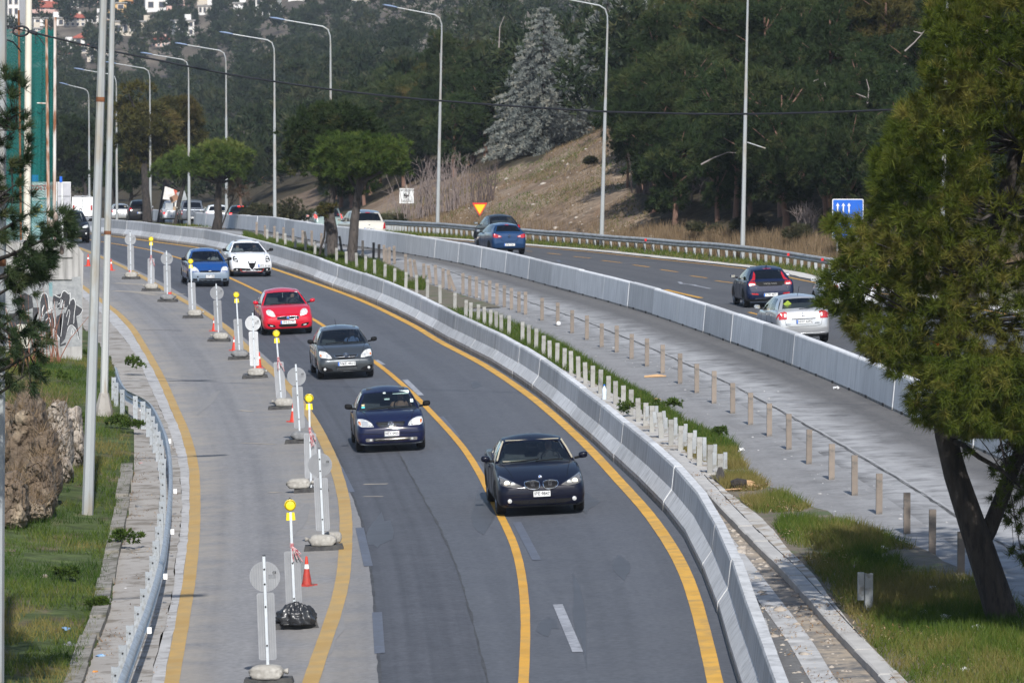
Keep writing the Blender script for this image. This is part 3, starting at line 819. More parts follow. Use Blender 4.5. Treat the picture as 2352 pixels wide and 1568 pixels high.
for a, b in [(105,652),(195,682),(270,702),(360,735),(455,760),(540,790),(645,812),(740,850),(830,880),(925,906),(1005,936),(1090,966),(1183,1006),(1273,1046),(1375,1086),(1475,1130),(1573,1172),(1690,1225),(1825,1300)]:
 p = C6(a, b)
 spost('steel_post', pN[0], PALEP, p[0], p[1], random.uniform(-2, 2), 5, 'pale grey steel post just behind the near barrier on the weedy median', gN)
N2 = [C6(*q) for q in [(1925,1375),(1970,1390),(2040,1405),(2098,1425),(2152,1450),(2207,1475),(2253,1500),(2322,1525)]] + [C3(*q) for q in [(95,20),(155,55),(220,95),(287,142),(347,188),(413,230),(480,272),(545,315),(610,358),(675,412),(740,447),(810,502),(885,552),(950,600),(1020,640),(1090,702),(1160,765),(1225,803),(1285,862),(1375,915),(1460,978),(1545,1040),(1632,1105),(1720,1175),(1815,1245),(1913,1325)]]
for k, p in enumerate(N2):
 near = k >= len(N2) - 8; last = k == len(N2) - 1; ln = k == len(N2) - 7
 lab = 'pale grey steel post on the concrete walk behind the near barrier'
 if near: lab = 'grey steel post with bolted side plates near the lower end of its row'
 if ln: lab = 'grey steel post with bolted side plates leaning left out of its row'
 if last: lab = 'last grey steel post of its row with bark-covered foot beside the broken log'
 o = spost('steel_post', pN[0], PALEP if not near else GALV2, p[0], p[1], -5 if ln else random.uniform(-1.5, 1.5), 4, lab, gN, spacer=near)
 if last:
  mb = MB(); mb.lathe([(.10, -.02), (.105, .15), (.085, .3), (.05, .42)], 7); mb.build('bark_wrap', SCORCH, o)
pM = plain_post(.82, .125, .09); pMd = plain_post(.82, .115, .10)
row = [C6(*q) for q in [(5,612),(85,632),(168,645),(252,658),(340,675),(428,688),(513,698),(600,720)]]
for p in row: spost('steel_post', pM, BROWN, p[0], p[1], random.uniform(-1, 1), 3, 'small sandy brown steel post before the far barrier, in the distant part of its row', gM)
for a, b, ln, mt, lab in [(790,752,-9,SCORCH,'blackened leaning post between the two pine trunks and far barrier'),(980,797,0,SCORCH,'left one of two blackened upright posts right of the pine trunk'),(1078,812,1,SCORCH,'right one of two blackened upright posts right of the pine trunk'),
                          (470,697,-10,SCORCH,'short blackened stump post leaning among brown posts left of the pines')]:
 p = C6(a, b); spost('steel_post', pMd, mt, p[0], p[1], ln, 0, lab, gM)
for a, b in [(1128,828),(1178,840),(1225,860),(1272,857),(1198,865),(1375,943)]:
 p = C6(a, b); spost('steel_post', pM, PALEP, p[0], p[1], random.uniform(-2, 2), 0, 'grey brown steel post where two rows meet right of the pines', gM)
for a, b, ln, lab in [(1428,980,-5,'grey brown post leaning slightly left beside a more tilted post'),(1478,992,-9,'tilted grey brown post left of upright posts on dusty ground'),(1540,1022,0,None),(1602,1036,-7,'bent grey post with dark broken top in the middle row'),(1655,1052,-3,None),(1717,1080,0,None),(1778,1092,-4,'post with a fallen post leaning against it from the right'),(1828,1103,-21,'strongly tilted post leaning against its neighbour in the middle row'),(1900,1133,0,None),(1962,1152,0,None),(2023,1168,0,None),(2083,1190,0,None),(2146,1212,0,None),(2212,1233,0,None),(2280,1253,0,None),(2345,1275,0,None)]:
 p = C6(a, b); spost('steel_post', pM, BROWN, p[0], p[1], ln, 0, lab or 'grey brown steel post closely spaced with its neighbours in the middle row', gM)
for px, py in [(1192,717.6),(1207,722.6),(1245,736),(1281,748),(1314,765),(1348,780),(1382,797),(1416.5,809),(1450.5,824),(1486,841),(1522,858),(1562,881),(1600.5,902),(1640,926),(1683,949),(1724,975),(1767,1001),(1812,1032),(1858,1065),(1910,1101),(1963,1137),(2019,1180),(2083,1225),(2141,1274)]:
 spost('steel_post', pM, BROWN, px, py, random.uniform(-.6, .6), 2, 'brown topped square steel post standing alone on the dusty grey strip', gM)
spost('steel_post', pM, BROWN, 2207, 1322, 0, 2, 'brown steel post half hidden behind the leaning pine trunk', gM)
o = spost('steel_post', pN[1], GALV2, 1996, 1412, 0, 10, 'lone grey steel post in the shaded grass near the right pine', None)
mb = MB(); mb.box((-.13, .05, .48), (.10, .05, .46)); mb.build('spacer', GALV2, o)

# ------------------------------------------------------------------ lamp posts
def lamp_post(x, Y, z, h, arm, label, group, r0=.115, r1=.05, lean=0.0, armdrop=.0, n=8, rz=0.0, worn=False, rise=.35):
 o = empty('street_lamp', (x, Y, z), rz, label, 'street lamp', group)
 o.rotation_euler = (0, R(lean), rz)
 mp = POLE2 if worn else POLE
 mb = MB()
 mb.tube([(0, 0, -.3), (0, 0, 1.6), (0, 0, 1.65), (0, 0, h * .62), (0, 0, h * .625), (0, 0, h - .9)], [r0, r0 * .95, r0 * .9, r0 * .66, r0 * .58, r1 * .95], n); mb.build('pole', mp, o, smooth=30)
 mb = MB(); pts = [(0, 0, h - .95), (-.02, 0, h - .5), (-.14, 0, h - .15), (-.42, 0, h + .02)]
 for q in range(1, 5): pts.append((-.42 - (arm - .8) * q / 4, 0, h + .02 + rise * (q / 4)))
 mb.tube(pts, [r1 * .8] * 4 + [r1 * .72] * 4, 8); mb.build('arm', mp, o, smooth=40)
 e = pts[-1]; a = math.atan2(rise, arm - .8)
 mb = MB(); F = Matrix.Translation(e) @ Matrix.Rotation(a, 4, 'Y')
 prof_ = [(0, .05, .035), (-.15, .09, .06), (-.5, .14, .075), (-.75, .10, .05), (-.85, .03, .02)]
 V = [];
 for u, w, t in prof_: V += [F @ Vector((u, -w, 0)), F @ Vector((u, -w * .6, t)), F @ Vector((u, w * .6, t)), F @ Vector((u, w, 0)), F @ Vector((u, 0, -t * .7))]
 Fc = [(i * 5 + j, i * 5 + (j + 1) % 5, (i + 1) * 5 + (j + 1) % 5, (i + 1) * 5 + j) for i in range(4) for j in range(5)] + [(0, 1, 2, 3, 4), (24, 23, 22, 21, 20)]
 mb.add(V, Fc); mb.build('lamp_head', LAMPB, o)
 return o
gL = 'street lamps in a row beyond the right carriageway'
def far_lamp(px, ty, label, arm=2.9, lean=0.0, hgt=11.6, base=None):
 """Y from the height at which the top of a post of known height is seen"""
 if base: X, Y, Z = ground(*base); Y = float(Y)
 else:
  Y = min(np.arange(200, 460, .5), key=lambda y: abs(float(at(px, ty, y).z - hgt - Zr(at(px, ty, y).x, y))))
  Y = float(Y)
 X = at(px if not base else base[0], ty, Y).x
 return lamp_post(float(X), Y, float(Zt(X, Y)) - .1 if not base else float(Zr(X, Y)), hgt + .1, arm, label, gL, lean=lean, rz=R(random.uniform(-4, 4)))
far_lamp(1707, 0, 'tall street lamp post beside black scribbles, right of the bare soil path', base=(1707, 598), lean=1.0, hgt=13.2)
far_lamp(1382, 0, 'tall street lamp post in front of the bare soil path', base=(1382, 569), lean=1.5, hgt=12.0)
far_lamp(1004, 0, 'street lamp post left of the yellow and red triangle sign', base=(1004, 541), lean=1.3, hgt=12.3)
far_lamp(759, 62, 'street lamp whose foot is hidden by the near round pine')
far_lamp(630, 93, 'street lamp post standing alone left of the round pine')
far_lamp(519, 117, 'street lamp rising behind the flat round pine of the far group')
far_lamp(433, 138, 'street lamp rising behind the big olive pine')
far_lamp(344, 158, 'street lamp rising above the big olive pine, its foot hidden')
far_lamp(267, 172, 'street lamp half hidden behind two grey poles')
o = far_lamp(204, 205, 'farthest street lamp with a level arm', arm=2.2)
far_lamp(2183, -40, 'street lamp post partly covered by the top of the right pine', hgt=14.0, base=(2165, 655), lean=1.0)
# details on the post right of the path
mb = MB(); mb.tube([(0, 0, 0), (.85, 0, -.28)], .03, 6); br = mb.build('road_bracket', POLE, None)
br.name = 'bracket'; tag(br, 'short broken bracket sticking out of the lamp post right of the path', 'bracket')
q = at(1716, 327, float(ground(1707, 598)[1]) - .05); br.location = q

# ------------------------------------------------------------------ big poles at the left
def big_pole(px, py, h, r0, r1, lean, label, joint, rust=False, base=None, arm=2.4, dz=0.0, arm_y=0):
 g = hit(px, py, 55); X, Y, z = g.x, g.y, g.z + dz
 o = empty('lamp_pole', (X, Y, z), 0, label, 'pole', 'grey octagonal poles along the left verge'); o.rotation_euler = (0, R(lean), R(11))
 mb = MB(); mb.tube([(0, 0, -.4), (0, 0, joint)], [r0, r0 + (r1 - r0) * joint / h], 8); mb.build('lower_shaft', POLE2 if rust else POLE, o, smooth=20)
 mb = MB(); rj = (r0 + (r1 - r0) * joint / h)
 mb.tube([(0, 0, joint - .02), (0, 0, joint + .08)], [rj * 1.07, rj * 1.07], 8); mb.build('joint_ring', RUST, o, smooth=20)
 mb = MB(); mb.tube([(0, 0, joint + .07), (0, 0, h)], [rj * 1.05, r1], 8); mb.build('upper_shaft', POLE, o, smooth=20)
 mb = MB(); mb.tube([(0, 0, h - .1), (.15, 0, h + .15), (.5, 0, h + .25), (arm, 0, h + .45)], .05, 8); mb.build('arm', POLE, o, smooth=40)
 mb = MB(); mb.box((arm + .3, 0, h + .45), (.8, .28, .14)); mb.build('lamp_head', LAMPB, o)
 if base:
  mb = MB(); mb.tube([(0, 0, -.3), (0, 0, .05), (0, 0, .62)], [r0 * 2.6, r0 * 2.4, r0 * 1.15], 8); mb.build('footing', C_PAVE, o, smooth=20)
 return o
big_pole(201, 1186, 12.2, .125, .07, 2.1, 'grey octagonal pole with rusty joint high up, standing in the grass at left', 8.75)
big_pole(238, 956, 12.2, .11, .065, 1.55, 'grey pole with flared concrete foot and brown rust streak behind the nearer pole', 4.9, rust=True, base=True)
big_pole(-17, 1640, 12.4, .17, .095, .9, 'thick grey pole cut by the left edge of the view', 6.6, arm=2.8)

# ------------------------------------------------------------------ road signs beyond the right guardrail
def text_mesh(s_, size, extrude=.002, align='CENTER'):
 cu = bpy.data.curves.new('t', 'FONT'); cu.body = s_; cu.size = size; cu.extrude = extrude; cu.offset = size * .018; cu.align_x = align; cu.align_y = 'CENTER'
 ob = bpy.data.objects.new('t', cu); COL.objects.link(ob)
 dg = bpy.context.evaluated_depsgraph_get(); dg.update()
 me = bpy.data.meshes.new_from_object(ob.evaluated_get(dg))
 bpy.data.objects.remove(ob); bpy.data.curves.remove(cu)
 me.transform(Matrix.Rotation(math.pi / 2, 4, 'X'))      # stands upright, reads from -Y
 return me
def plate(name, outline, th, mat, parent, y=0.0):
 n = len(outline)
 V = [(a, y, b) for a, b in outline] + [(a, y + th, b) for a, b in outline]
 F = [tuple(range(n)), tuple(range(2 * n - 1, n - 1, -1))] + [(i, n + i, n + (i + 1) % n, (i + 1) % n) for i in range(n)]
 mb = MB(); mb.add(V, F); return mb.build(name, mat, parent)
def rrect(w, h, r, n=5, cx=0, cz=0):
 P = []
 for sx, sz, a0 in ((1, 1, 0), (-1, 1, 90), (-1, -1, 180), (1, -1, 270)):
  for k in range(n + 1):
   a = R(a0 + 90 * k / n); P.append((cx + sx * (w / 2 - r) + r * math.cos(a), cz + sz * (h / 2 - r) + r * math.sin(a)))
 return P
def circ(r, n=24, cx=0, cz=0): return [(cx + r * math.cos(2 * math.pi * k / n), cz + r * math.sin(2 * math.pi * k / n)) for k in range(n)]
SWHITE = MAT('sign_white', (.70, .71, .70), (.60, .61, .60), scale=4, rough=.5)
SBLUE = MAT('sign_blue', (.008, .10, .50), (.010, .12, .56), scale=3, rough=.4)
SYEL = MAT('sign_yellow', (.86, .50, .01), rough=.4)
SRED = MAT('sign_red', (.62, .03, .02), rough=.4)
SBLK = MAT('sign_black', (.02, .022, .025), rough=.5)
Ys = 297.0
g = drop(at(934, 500, Ys).x, Ys)
sg = empty('road_sign', g, 0, 'white square camera warning sign on a thin post before the shrubs', 'road sign')
zc = at(934, 450, Ys).z - g.z; sc = Ys / FPX
mb = MB(); mb.tube([(0, .06, -.3), (0, .06, at(934, 425, Ys).z - g.z)], .035, 8); mb.build('post', MAT('wood_post', (.36, .31, .25), (.27, .23, .19), scale=3), sg, smooth=40)
plate('panel', rrect(33 * sc, 34.5 * sc, .03, cz=zc), .02, SWHITE, sg)
o = link('lettering', text_mesh('ΠΡΟΣΟΧΗ', .19), sg, SBLK); o.location = (0, -.004, zc + .33)
plate('symbol_frame', rrect(.42, .42, .03, cz=zc + .01), .003, SBLK, sg, -.004); plate('symbol_ground', rrect(.40, .40, .025, cz=zc + .01), .003, SWHITE, sg, -.006)
plate('camera_symbol', [(-.17, zc + .14), (.03, zc + .14), (.03, zc + .06), (.09, zc + .06), (.14, zc + .09), (.14, zc - .06), (.09, zc - .03), (.03, zc - .03), (.03, zc - .13), (-.17, zc - .13)], .003, SBLK, sg, -.009)
for cx, cz in ((-.04, .09), (-.11, -.07)): plate('camera_reel', circ(.035, 12, cx, zc + cz), .002, SWHITE, sg, -.011)
o = link('lettering', text_mesh('Σημειο ελέγχου\nφωτογραφησης', .085), sg, SBLK); o.location = (0, -.004, zc - .32)

Ys = 277.0
g = drop(at(1102, 540, Ys).x, Ys); sc = Ys / FPX; zt = lambda py: at(1102, py, Ys).z - g.z
sg = empty('road_sign', g, 0, 'yellow give way triangle with red border standing by the guardrail', 'road sign')
mb = MB(); mb.tube([(0, .05, -.3), (0, .05, zt(470))], .03, 8); mb.build('post', GALV2, sg, smooth=40)
def tri(w, zt_, zb_, r=.04):
 P = []
 C = [(-w / 2, zt_), (0, zb_), (w / 2, zt_)]
 for i in range(3):
  c = Vector(C[i]); a = (Vector(C[i - 1]) - c).normalized(); b = (Vector(C[(i + 1) % 3]) - c).normalized()
  P += [tuple(c + a * r), tuple(c + (a + b) * r * .35), tuple(c + b * r)]
 return P
plate('border', tri(35 * sc, zt(466), zt(497.5)), .02, SRED, sg)
plate('face', tri(26 * sc, zt(469.8), zt(492), .03), .004, SYEL, sg, -.004)

Ys = 214.0
g = drop(at(1947, 600, Ys).x, Ys); sc = Ys / FPX; zt = lambda py: at(1947, py, Ys).z - g.z
sg = empty('road_sign', g, 0, 'blue lane direction sign with three white arrows partly behind the right pine', 'road sign')
w = 72 * sc; za, zb = zt(457), zt(548)
plate('border', rrect(w, za - zb, .06, cz=(za + zb) / 2), .03, SWHITE, sg); plate('face', rrect(w - .08, za - zb - .08, .05, cz=(za + zb) / 2), .004, SBLUE, sg, -.004)
for px in (1927, 1940, 1953):
 cx = (px - 1950.5) * sc; t_, b_ = zt(466), zt(489)
 plate('arrow', [(cx, t_), (cx + .085, t_ - .14), (cx + .032, t_ - .13), (cx + .026, b_), (cx - .026, b_), (cx - .032, t_ - .13), (cx - .085, t_ - .14)], .003, SWHITE, sg, -.008)
for cx in (-.46, .46):
 mb = MB(); mb.tube([(cx, .06, -.3), (cx, .06, za - .05)], .04, 8); mb.build('post', GALV2, sg, smooth=40)

# ------------------------------------------------------------------ works signs seen from behind, cones, sandbags
SBACK = MAT('sign_back', (.37, .38, .40), (.30, .31, .33), scale=3, rough=.42, metal=.5, coord='Object', rand=.15)
SBACKD = MAT('sign_rib', (.30, .31, .33), (.25, .26, .28), scale=4, rough=.5, metal=.4)
SBACKW = MAT('sign_back_bright', (.66, .67, .68), (.55, .56, .58), scale=3, rough=.4, metal=.2)
ZINC = MAT('zinc_tube', (.62, .66, .69), (.52, .56, .6), scale=6, rough=.4, metal=.3)
YLAMP = MAT('yellow_plastic', (.80, .62, .005), (.66, .50, .005), scale=9, rough=.3, coat=.3)
YRIM = MAT('yellow_rim', (.40, .27, .002), rough=.4)
YLENS = MAT('yellow_lens', (.86, .72, .03), rough=.12, coat=.6)
RTAPE = MAT('red_tape', (.33, .02, .04), (.52, .45, .44), scale=20, rough=.5)
RUBBER = MAT('black_rubber', (.025, .025, .027), (.06, .058, .055), scale=6, rough=.85)
BAG = MAT('sandbag_cloth', (.30, .285, .255), (.24, .225, .20), scale=7, c3=(.40, .385, .35), scale3=3, rough=.75, bump=.5, bscale=18)
BAGB = MAT('black_bag_film', (.016, .017, .019), (.03, .031, .034), scale=5, rough=.32, bump=.6, bscale=9, bdist=.03)
ORANGE = MAT('cone_orange', (.60, .035, .012), (.50, .04, .02), scale=5, rough=.5)
ORANGED = MAT('cone_red_dirty', (.32, .03, .02), (.42, .04, .025), scale=6, c3=(.16, .06, .045), scale3=5, rough=.6)
CWHITE = MAT('cone_band', (.78, .77, .74), rough=.5)
def ribs(w, z0, z1, n, xr=None, disc=None):
 mb = MB()
 for k in range(n):
  x = -w / 2 + w * (k + .5) / n
  if disc:
   hh = math.sqrt(max(disc ** 2 - x * x, 0)) * .95; mb.box((x, -.006, (z0 + z1) / 2), (.007, .010, 2 * hh))
  else: mb.box((x, -.006, (z0 + z1) / 2), (.006, .010, z1 - z0))
 return mb
pmesh = MB();
def works_sign(kind, base, top, label, back=None, tape=False, ang=0, bag='flat', rz=0.0, lamp_on=True):
 X, Y, Z = ground(*base); X, Y, Z = float(X), float(Y), float(Z)
 o = empty('works_sign', (X, Y, Z), 0, label, 'road sign', 'works signs seen from behind along the closed ramp lane')
 xt = at(top[0], top[1], Y).x
 lean = math.atan2(xt - X, 2.0)
 o.rotation_euler = (R(random.uniform(-1.5, 1.5)), lean, R(rz))
 back = back or SBACK
 H = 1.98
 mb = MB(); mb.box((0, 0, H / 2), (.042, .042, H)); mb.build('pole', ZINC, o)
 mb = MB(); mb.box((0, 0, H + .008), (.045, .045, .016)); mb.build('pole_cap', BLACK, o)
 mb = MB(); mb.box((0, 0, .05), (.78, .34, .10), taper=.93); mb.build('base_plate', RUBBER, o)
 if kind == 'disc':
  zc = 1.66; r = .236
  pl = plate('disc', circ(r, 36, 0, zc), .006, back, o, .03)
  rb = ribs(.44, zc, zc, 12, disc=.228); q = rb.build('rib', SBACKD, pl); q.location = (0, .03, 0); q.rotation_euler = (0, 0, 0)
  if ang:
   q.data.transform(Matrix.Translation((0, 0, zc)) @ Matrix.Rotation(R(ang), 4, 'Y') @ Matrix.Translation((0, 0, -zc)))
  z0, z1 = .37, 1.41
  tx = link('lettering', text_mesh('CE', .05), o, SBLK); tx.location = (.15, .017, zc + .06)
  for j in range(3):
   mb = MB(); mb.box((.115, .0175, zc + .03 - j * .022), (.12, .001, .007)); mb.build('print', SBACKD, o)
 else:
  z0, z1 = .30, 1.30
  mb = MB(); mb.lathe([(0, -.035), (.07, -.034), (.098, -.02), (.10, .02), (.07, .034), (0, .035)], 20, (0, 0, H + .10), axis='y'); lp = mb.build('lamp', YLAMP, o, smooth=40)
  for yy in (-.036, .036):
   mb = MB(); mb.lathe([(0, -.012 * (1 if yy < 0 else -1)), (.05, -.008 * (1 if yy < 0 else -1)), (.072, 0)], 16, (0, yy, H + .10), axis='y'); mb.build('lens', YLENS, lp, smooth=40)
   mb = MB(); mb.tube([(.084 * math.cos(q_), yy, H + .10 + .084 * math.sin(q_)) for q_ in np.linspace(0, 2 * math.pi, 19)], .011, 6); mb.build('lens_rim', YRIM, lp, smooth=60)
  mb = MB(); mb.tube([(-.03, 0, H + .19), (0, 0, H + .225), (.03, 0, H + .19)], .008, 6); mb.build('handle', BLACK, lp)
  mb = MB(); mb.box((0, .03, H - .09), (.155, .10, .13), taper=.85); mb.build('battery_box', YLAMP, o)
 w = .275
 pl = plate('panel', rrect(w, z1 - z0, .04, cz=(z0 + z1) / 2), .006, back, o, .03)
 q = ribs(w - .03, z0 + .03, z1 - .03, 7).build('rib', SBACKD, pl); q.location = (0, .03, 0)
 for zz in ((1.55, 1.78, 1.2, .6) if kind == 'disc' else (1.1, .5)):
  b = link('bolt', bmh, o, BLACK); b.location = (0, -.022, zz)
 if tape:
  mb = MB()
  for k in range(5):
   a = random.uniform(-1.2, 1.2); l = random.uniform(.12, .4); z = 1.38 if kind != 'disc' else 1.3
   mb.tube([(random.uniform(-.02, .02), -.03, z), (a * .05 + .02, -.05, z - l * .4), (a * .10 + .05, -.045, z - l)], .011, 5)
  mb.tube([(0, 0, 1.36), (0, 0, 1.44)], .036, 8); mb.build('tape', RTAPE, o)
 return o, X, Y, Z
def bag_mesh(w, d, h, seed, ties=True):
 bm = bmesh.new(); bmesh.ops.create_icosphere(bm, subdivisions=4, radius=1)
 for v in bm.verts:
  x, y, z = v.co
  f = lambda t, p: math.copysign(abs(t) ** p, t)
  v.co = Vector((f(x, .55) * w / 2, f(y, .6) * d / 2, f(z, .75) * h / 2))
  n = float(vnoise(v.co.x * 9 + seed * 7, v.co.y * 9 + v.co.z * 13, seed, 3)) - .5
  v.co *= 1 + n * .22
  if abs(v.co.x) > w * .40: v.co.z *= .75
  v.co.z = max(v.co.z, -h * .42) + h * .42
 if ties:
  for s_ in ((-1, 1)[seed % 2],):
   r_ = bmesh.ops.create_cone(bm, cap_ends=True, segments=7, radius1=.03, radius2=.05, depth=.08)
   bmesh.ops.transform(bm, matrix=Matrix.Translation((s_ * (w / 2 + .03), random.uniform(-.05, .05), h * .55)) @ Matrix.Rotation(s_ * R(90), 4, 'Y'), verts=r_['verts'])
 me = bpy.data.meshes.new('sandbag'); bm.to_mesh(me); bm.free()
 me.polygons.foreach_set('use_smooth', [True] * len(me.polygons)); return me
BAGM = [bag_mesh(.62, .30, .24, k) for k in (1, 2, 3)]
def sandbag(X, Y, Z, k, rz, label, dx=0, dy=-.02, dz=.085, mat=None, sx=1.0, rx=0.0, group='sandbags on the feet of the works signs'):
 o = link('sandbag', BAGM[k], None, mat or BAG); o.location = (X + dx, Y + dy, Z + dz); o.rotation_euler = (R(rx), 0, R(rz)); o.scale = (sx, 1, 1)
 tag(o, label, 'sandbag', group); return o
WS = [('disc',(301,641),(299,532),'grey disc sign with ribbed panel, farthest of the works signs',0,0),
      ('lamp',(347,668),(347,553),'yellow lamp on ribbed panel sign, farthest of the yellow lamps',1,0),
      ('disc',(385,693),(382,571),'grey disc sign left of the blue hatchback with grey bag on its foot',0,0),
      ('lamp',(443,730),(438,598),'panel sign with yellow lamp in front of the blue hatchback',0,0),
      ('disc',(503,784),(497,645),'grey disc sign just below the blue hatchback with orange cone behind it',0,0),
      ('lamp',(551,825),(543,678),'thin yellow lamp sign between two disc signs left of the red car',0,0),
      ('disc',(586,868),(580,711),'bright white backed disc sign left of the red car',0,12),
      ('lamp',(648,939),(635,766),'yellow lamp sign with red tape left of the grey car',1,0),
      ('disc',(690,1017),(679,826),'dark ribbed disc sign left below the grey car',0,35),
      ('lamp',(715,1129),(710,904),'yellow lamp sign with hanging red tape left of the dark blue hatchback',1,0),
      ('disc',(744,1262),(733,1022),'dark hatched disc sign with two sandbags beside the dusty yellow line',0,38),
      ('lamp',(678,1441),(667,1160),'large yellow lamp sign with battery box above the black bag',1,0),
      ('disc',(617,1570),(606,1277),'nearest grey disc sign at the bottom of the view on a tan sandbag',0,0)]
wsp = []
for k, (kind, b, t, lab, tp, an) in enumerate(WS):
 wsp.append(works_sign(kind, b, t, lab, tape=bool(tp), ang=an, back=SBACKW if k in (6,) else None, rz=random.uniform(-8, 8)))
bl = ['sandbag under the farthest disc sign', 'sandbag under the farthest yellow lamp sign', 'dark grey bag on the foot of the disc sign left of the blue car', 'sandbag at the sign in front of the blue car', 'flat sandbag under the disc sign below the blue car', 'flat sandbag under the thin yellow lamp sign left of the red car', 'flat sandbag under the white backed disc sign', 'tan sandbag draped on the foot of the taped lamp sign left of the grey car', 'upright tan sandbag against the dark ribbed disc sign', 'torn grey sandbag left of the lamp sign foot beside the dark blue hatchback', 'tan sandbag lying before the hatched disc sign', None, 'big tan sandbag at the bottom edge of the view']
for k, (o, X, Y, Z) in enumerate(wsp):
 if bl[k] is None: continue
 g = BAG if k != 2 else MAT('grey_bag', (.13, .135, .14), (.19, .19, .19), scale=6, rough=.6, bump=.5)
 sandbag(X, Y, Z, k % 3, random.uniform(-12, 12), bl[k], dx=-.28 if k == 9 else random.uniform(-.03, .08), dy=-.06, mat=g, sx=.9, rx=0)
X, Y, Z = wsp[10][1:]; sandbag(X, Y, Z, 1, 40, 'second sandbag standing behind the pole of the hatched disc sign', dx=.16, dy=.35, dz=.10, sx=.55)
# black bag over the foot of the nearest lamp sign
X, Y, Z = wsp[11][1:]
bm = bmesh.new(); bmesh.ops.create_icosphere(bm, subdivisions=5, radius=1)
for v in bm.verts:
 x, y, z = v.co; a = math.atan2(y, x); fold = .07 * math.sin(a * 7 + z * 2) * (1 - max(z, 0)) + .05 * math.sin(a * 13)
 n = (float(vnoise(x * 3 + 9, y * 3 + z * 5, 4, 3)) - .5) * .25
 w_ = 1.0 - .45 * max(z, 0) ** 1.5
 v.co = Vector((x * .34 * w_, y * .26 * w_, (max(z, -.35) + .35) * .27)) * (1 + fold + n * 1.3)
me = bpy.data.meshes.new('black_bag'); bm.to_mesh(me); bm.free(); me.polygons.foreach_set('use_smooth', [True] * len(me.polygons))
o = link('black_bag', me, None, BAGB); o.location = (X + .02, Y - .12, Z + .09); tag(o, 'crumpled black plastic bag over the foot of the large lamp sign', 'plastic bag')

def cone_root():
 o = empty('traffic_cone')
 mb = MB(); mb.lathe([(.115, .03), (.062, .36), (.055, .40)], 20); mb.build('cone_lower', ORANGE, o, smooth=40)
 mb = MB(); mb.lathe([(.0575, .39), (.046, .49)], 20); mb.build('band', CWHITE, o, smooth=40)
 mb = MB(); mb.lathe([(.045, .488), (.024, .66), (.02, .672), (0, .672)], 20); mb.build('cone_tip', ORANGE, o, smooth=40)
 mb = MB(); mb.box((0, 0, .016), (.36, .36, .032), taper=.92); mb.build('base', ORANGE, o)
 return o
cones = [((705,1344),.80,'dirty red traffic cone nearest to the viewer beside the large lamp sign'),((672,970),.74,'orange cone behind the dark ribbed disc sign'),((594,846),.74,'orange cone half hidden behind the white backed disc sign'),((537,806),.74,'orange cone behind the thin yellow lamp sign'),((491,761),.74,'orange cone left of the disc sign below the blue car'),((390,681),.76,'orange cone right of the disc sign left of the blue car'),((203,611),.80,'orange cone beside the graffiti wall corner'),((255,621),.76,'orange cone right of the two grey poles'),((299,634),.72,'orange cone hidden behind the farthest disc sign')]
c0 = cone_root()
for k, (p, s_, lab) in enumerate(cones):
 c = c0 if k == 0 else copy_tree(c0)
 X, Y, Z = ground(*p); c.location = (float(X), float(Y) + (.25 if 0 < k < 5 else 0), float(Z)); c.scale = (s_,) * 3; c.rotation_euler = (0, R(random.uniform(-2, 2)), random.uniform(0, 1))
 tag(c, lab, 'traffic cone', 'traffic cones along the works signs')
 if k == 0: first = c
for k, c in enumerate([q for q in COL.objects if q.name.startswith('traffic_cone')]):
 pass
for ch in first.children:
 if ch.name.startswith(('cone', 'base')): ch.data = ch.data.copy(); ch.data.materials.clear(); ch.data.materials.append(ORANGED if 'lower' in ch.name or 'base' in ch.name else ORANGE)

# ================================================================== cars
def carpaint(name, c, rough=.28, metal=.0, coat=1.0, c2=None):
 m = MAT(name, c, c2 or tuple(q * .9 for q in c), scale=1.5, rough=max(rough, .45) if not metal else rough, metal=metal, coat=coat, coord='Object', spec=.12)
 return m
def glass_mat(name, tint=(.42, .47, .47), refl=.85):
 m = bpy.data.materials.new(name); m.use_nodes = True
 N, L = nodes(m); N.remove(N['Principled BSDF']); out = N['Material Output']
 t = N.new('ShaderNodeBsdfTransparent'); t.inputs[0].default_value = (*tint, 1)
 g = N.new('ShaderNodeBsdfGlossy'); g.inputs['Roughness'].default_value = .03; g.inputs[0].default_value = (refl, refl, refl, 1)
 f = N.new('ShaderNodeFresnel'); f.inputs[0].default_value = 1.5
 a = N.new('ShaderNodeMath'); a.operation = 'MULTIPLY_ADD'; a.inputs[1].default_value = 1.3; a.inputs[2].default_value = .03
 L.new(f.outputs[0], a.inputs[0])
 x = N.new('ShaderNodeMixShader'); L.new(a.outputs[0], x.inputs[0]); L.new(t.outputs[0], x.inputs[1]); L.new(g.outputs[0], x.inputs[2]); L.new(x.outputs[0], out.inputs[0])
 return m
GLASS = glass_mat('car_glass', (.66, .73, .73)); GLASSD = glass_mat('car_glass_dark', (.16, .19, .20))
TYRE = MAT('tyre_rubber', (.016, .016, .017), (.028, .027, .026), scale=8, rough=.9)
RIM = MAT('alloy_rim', (.45, .46, .48), (.38, .39, .41), scale=5, rough=.3, metal=.85)
PLASTIC = MAT('black_plastic', (.009, .009, .010), (.013, .013, .014), scale=6, rough=.6, spec=.06)
CABIN = MAT('cabin_trim', (.045, .050, .054), (.06, .064, .07), scale=8, rough=.85)
BEIGE = MAT('beige_trim', (.42, .38, .29), (.36, .33, .25), scale=6, rough=.8)
CHROME = MAT('chrome', (.75, .76, .78), rough=.12, metal=1.0)
LENS = MAT('lamp_lens', (.62, .62, .58), (.42, .42, .40), scale=16, rough=.12, coat=1.0, c3=(.80, .80, .78), scale3=9, coord='Object')
LENSD = MAT('lamp_lens_dark', (.10, .095, .085), (.17, .16, .15), scale=14, rough=.1, coat=1.0, coord='Object')
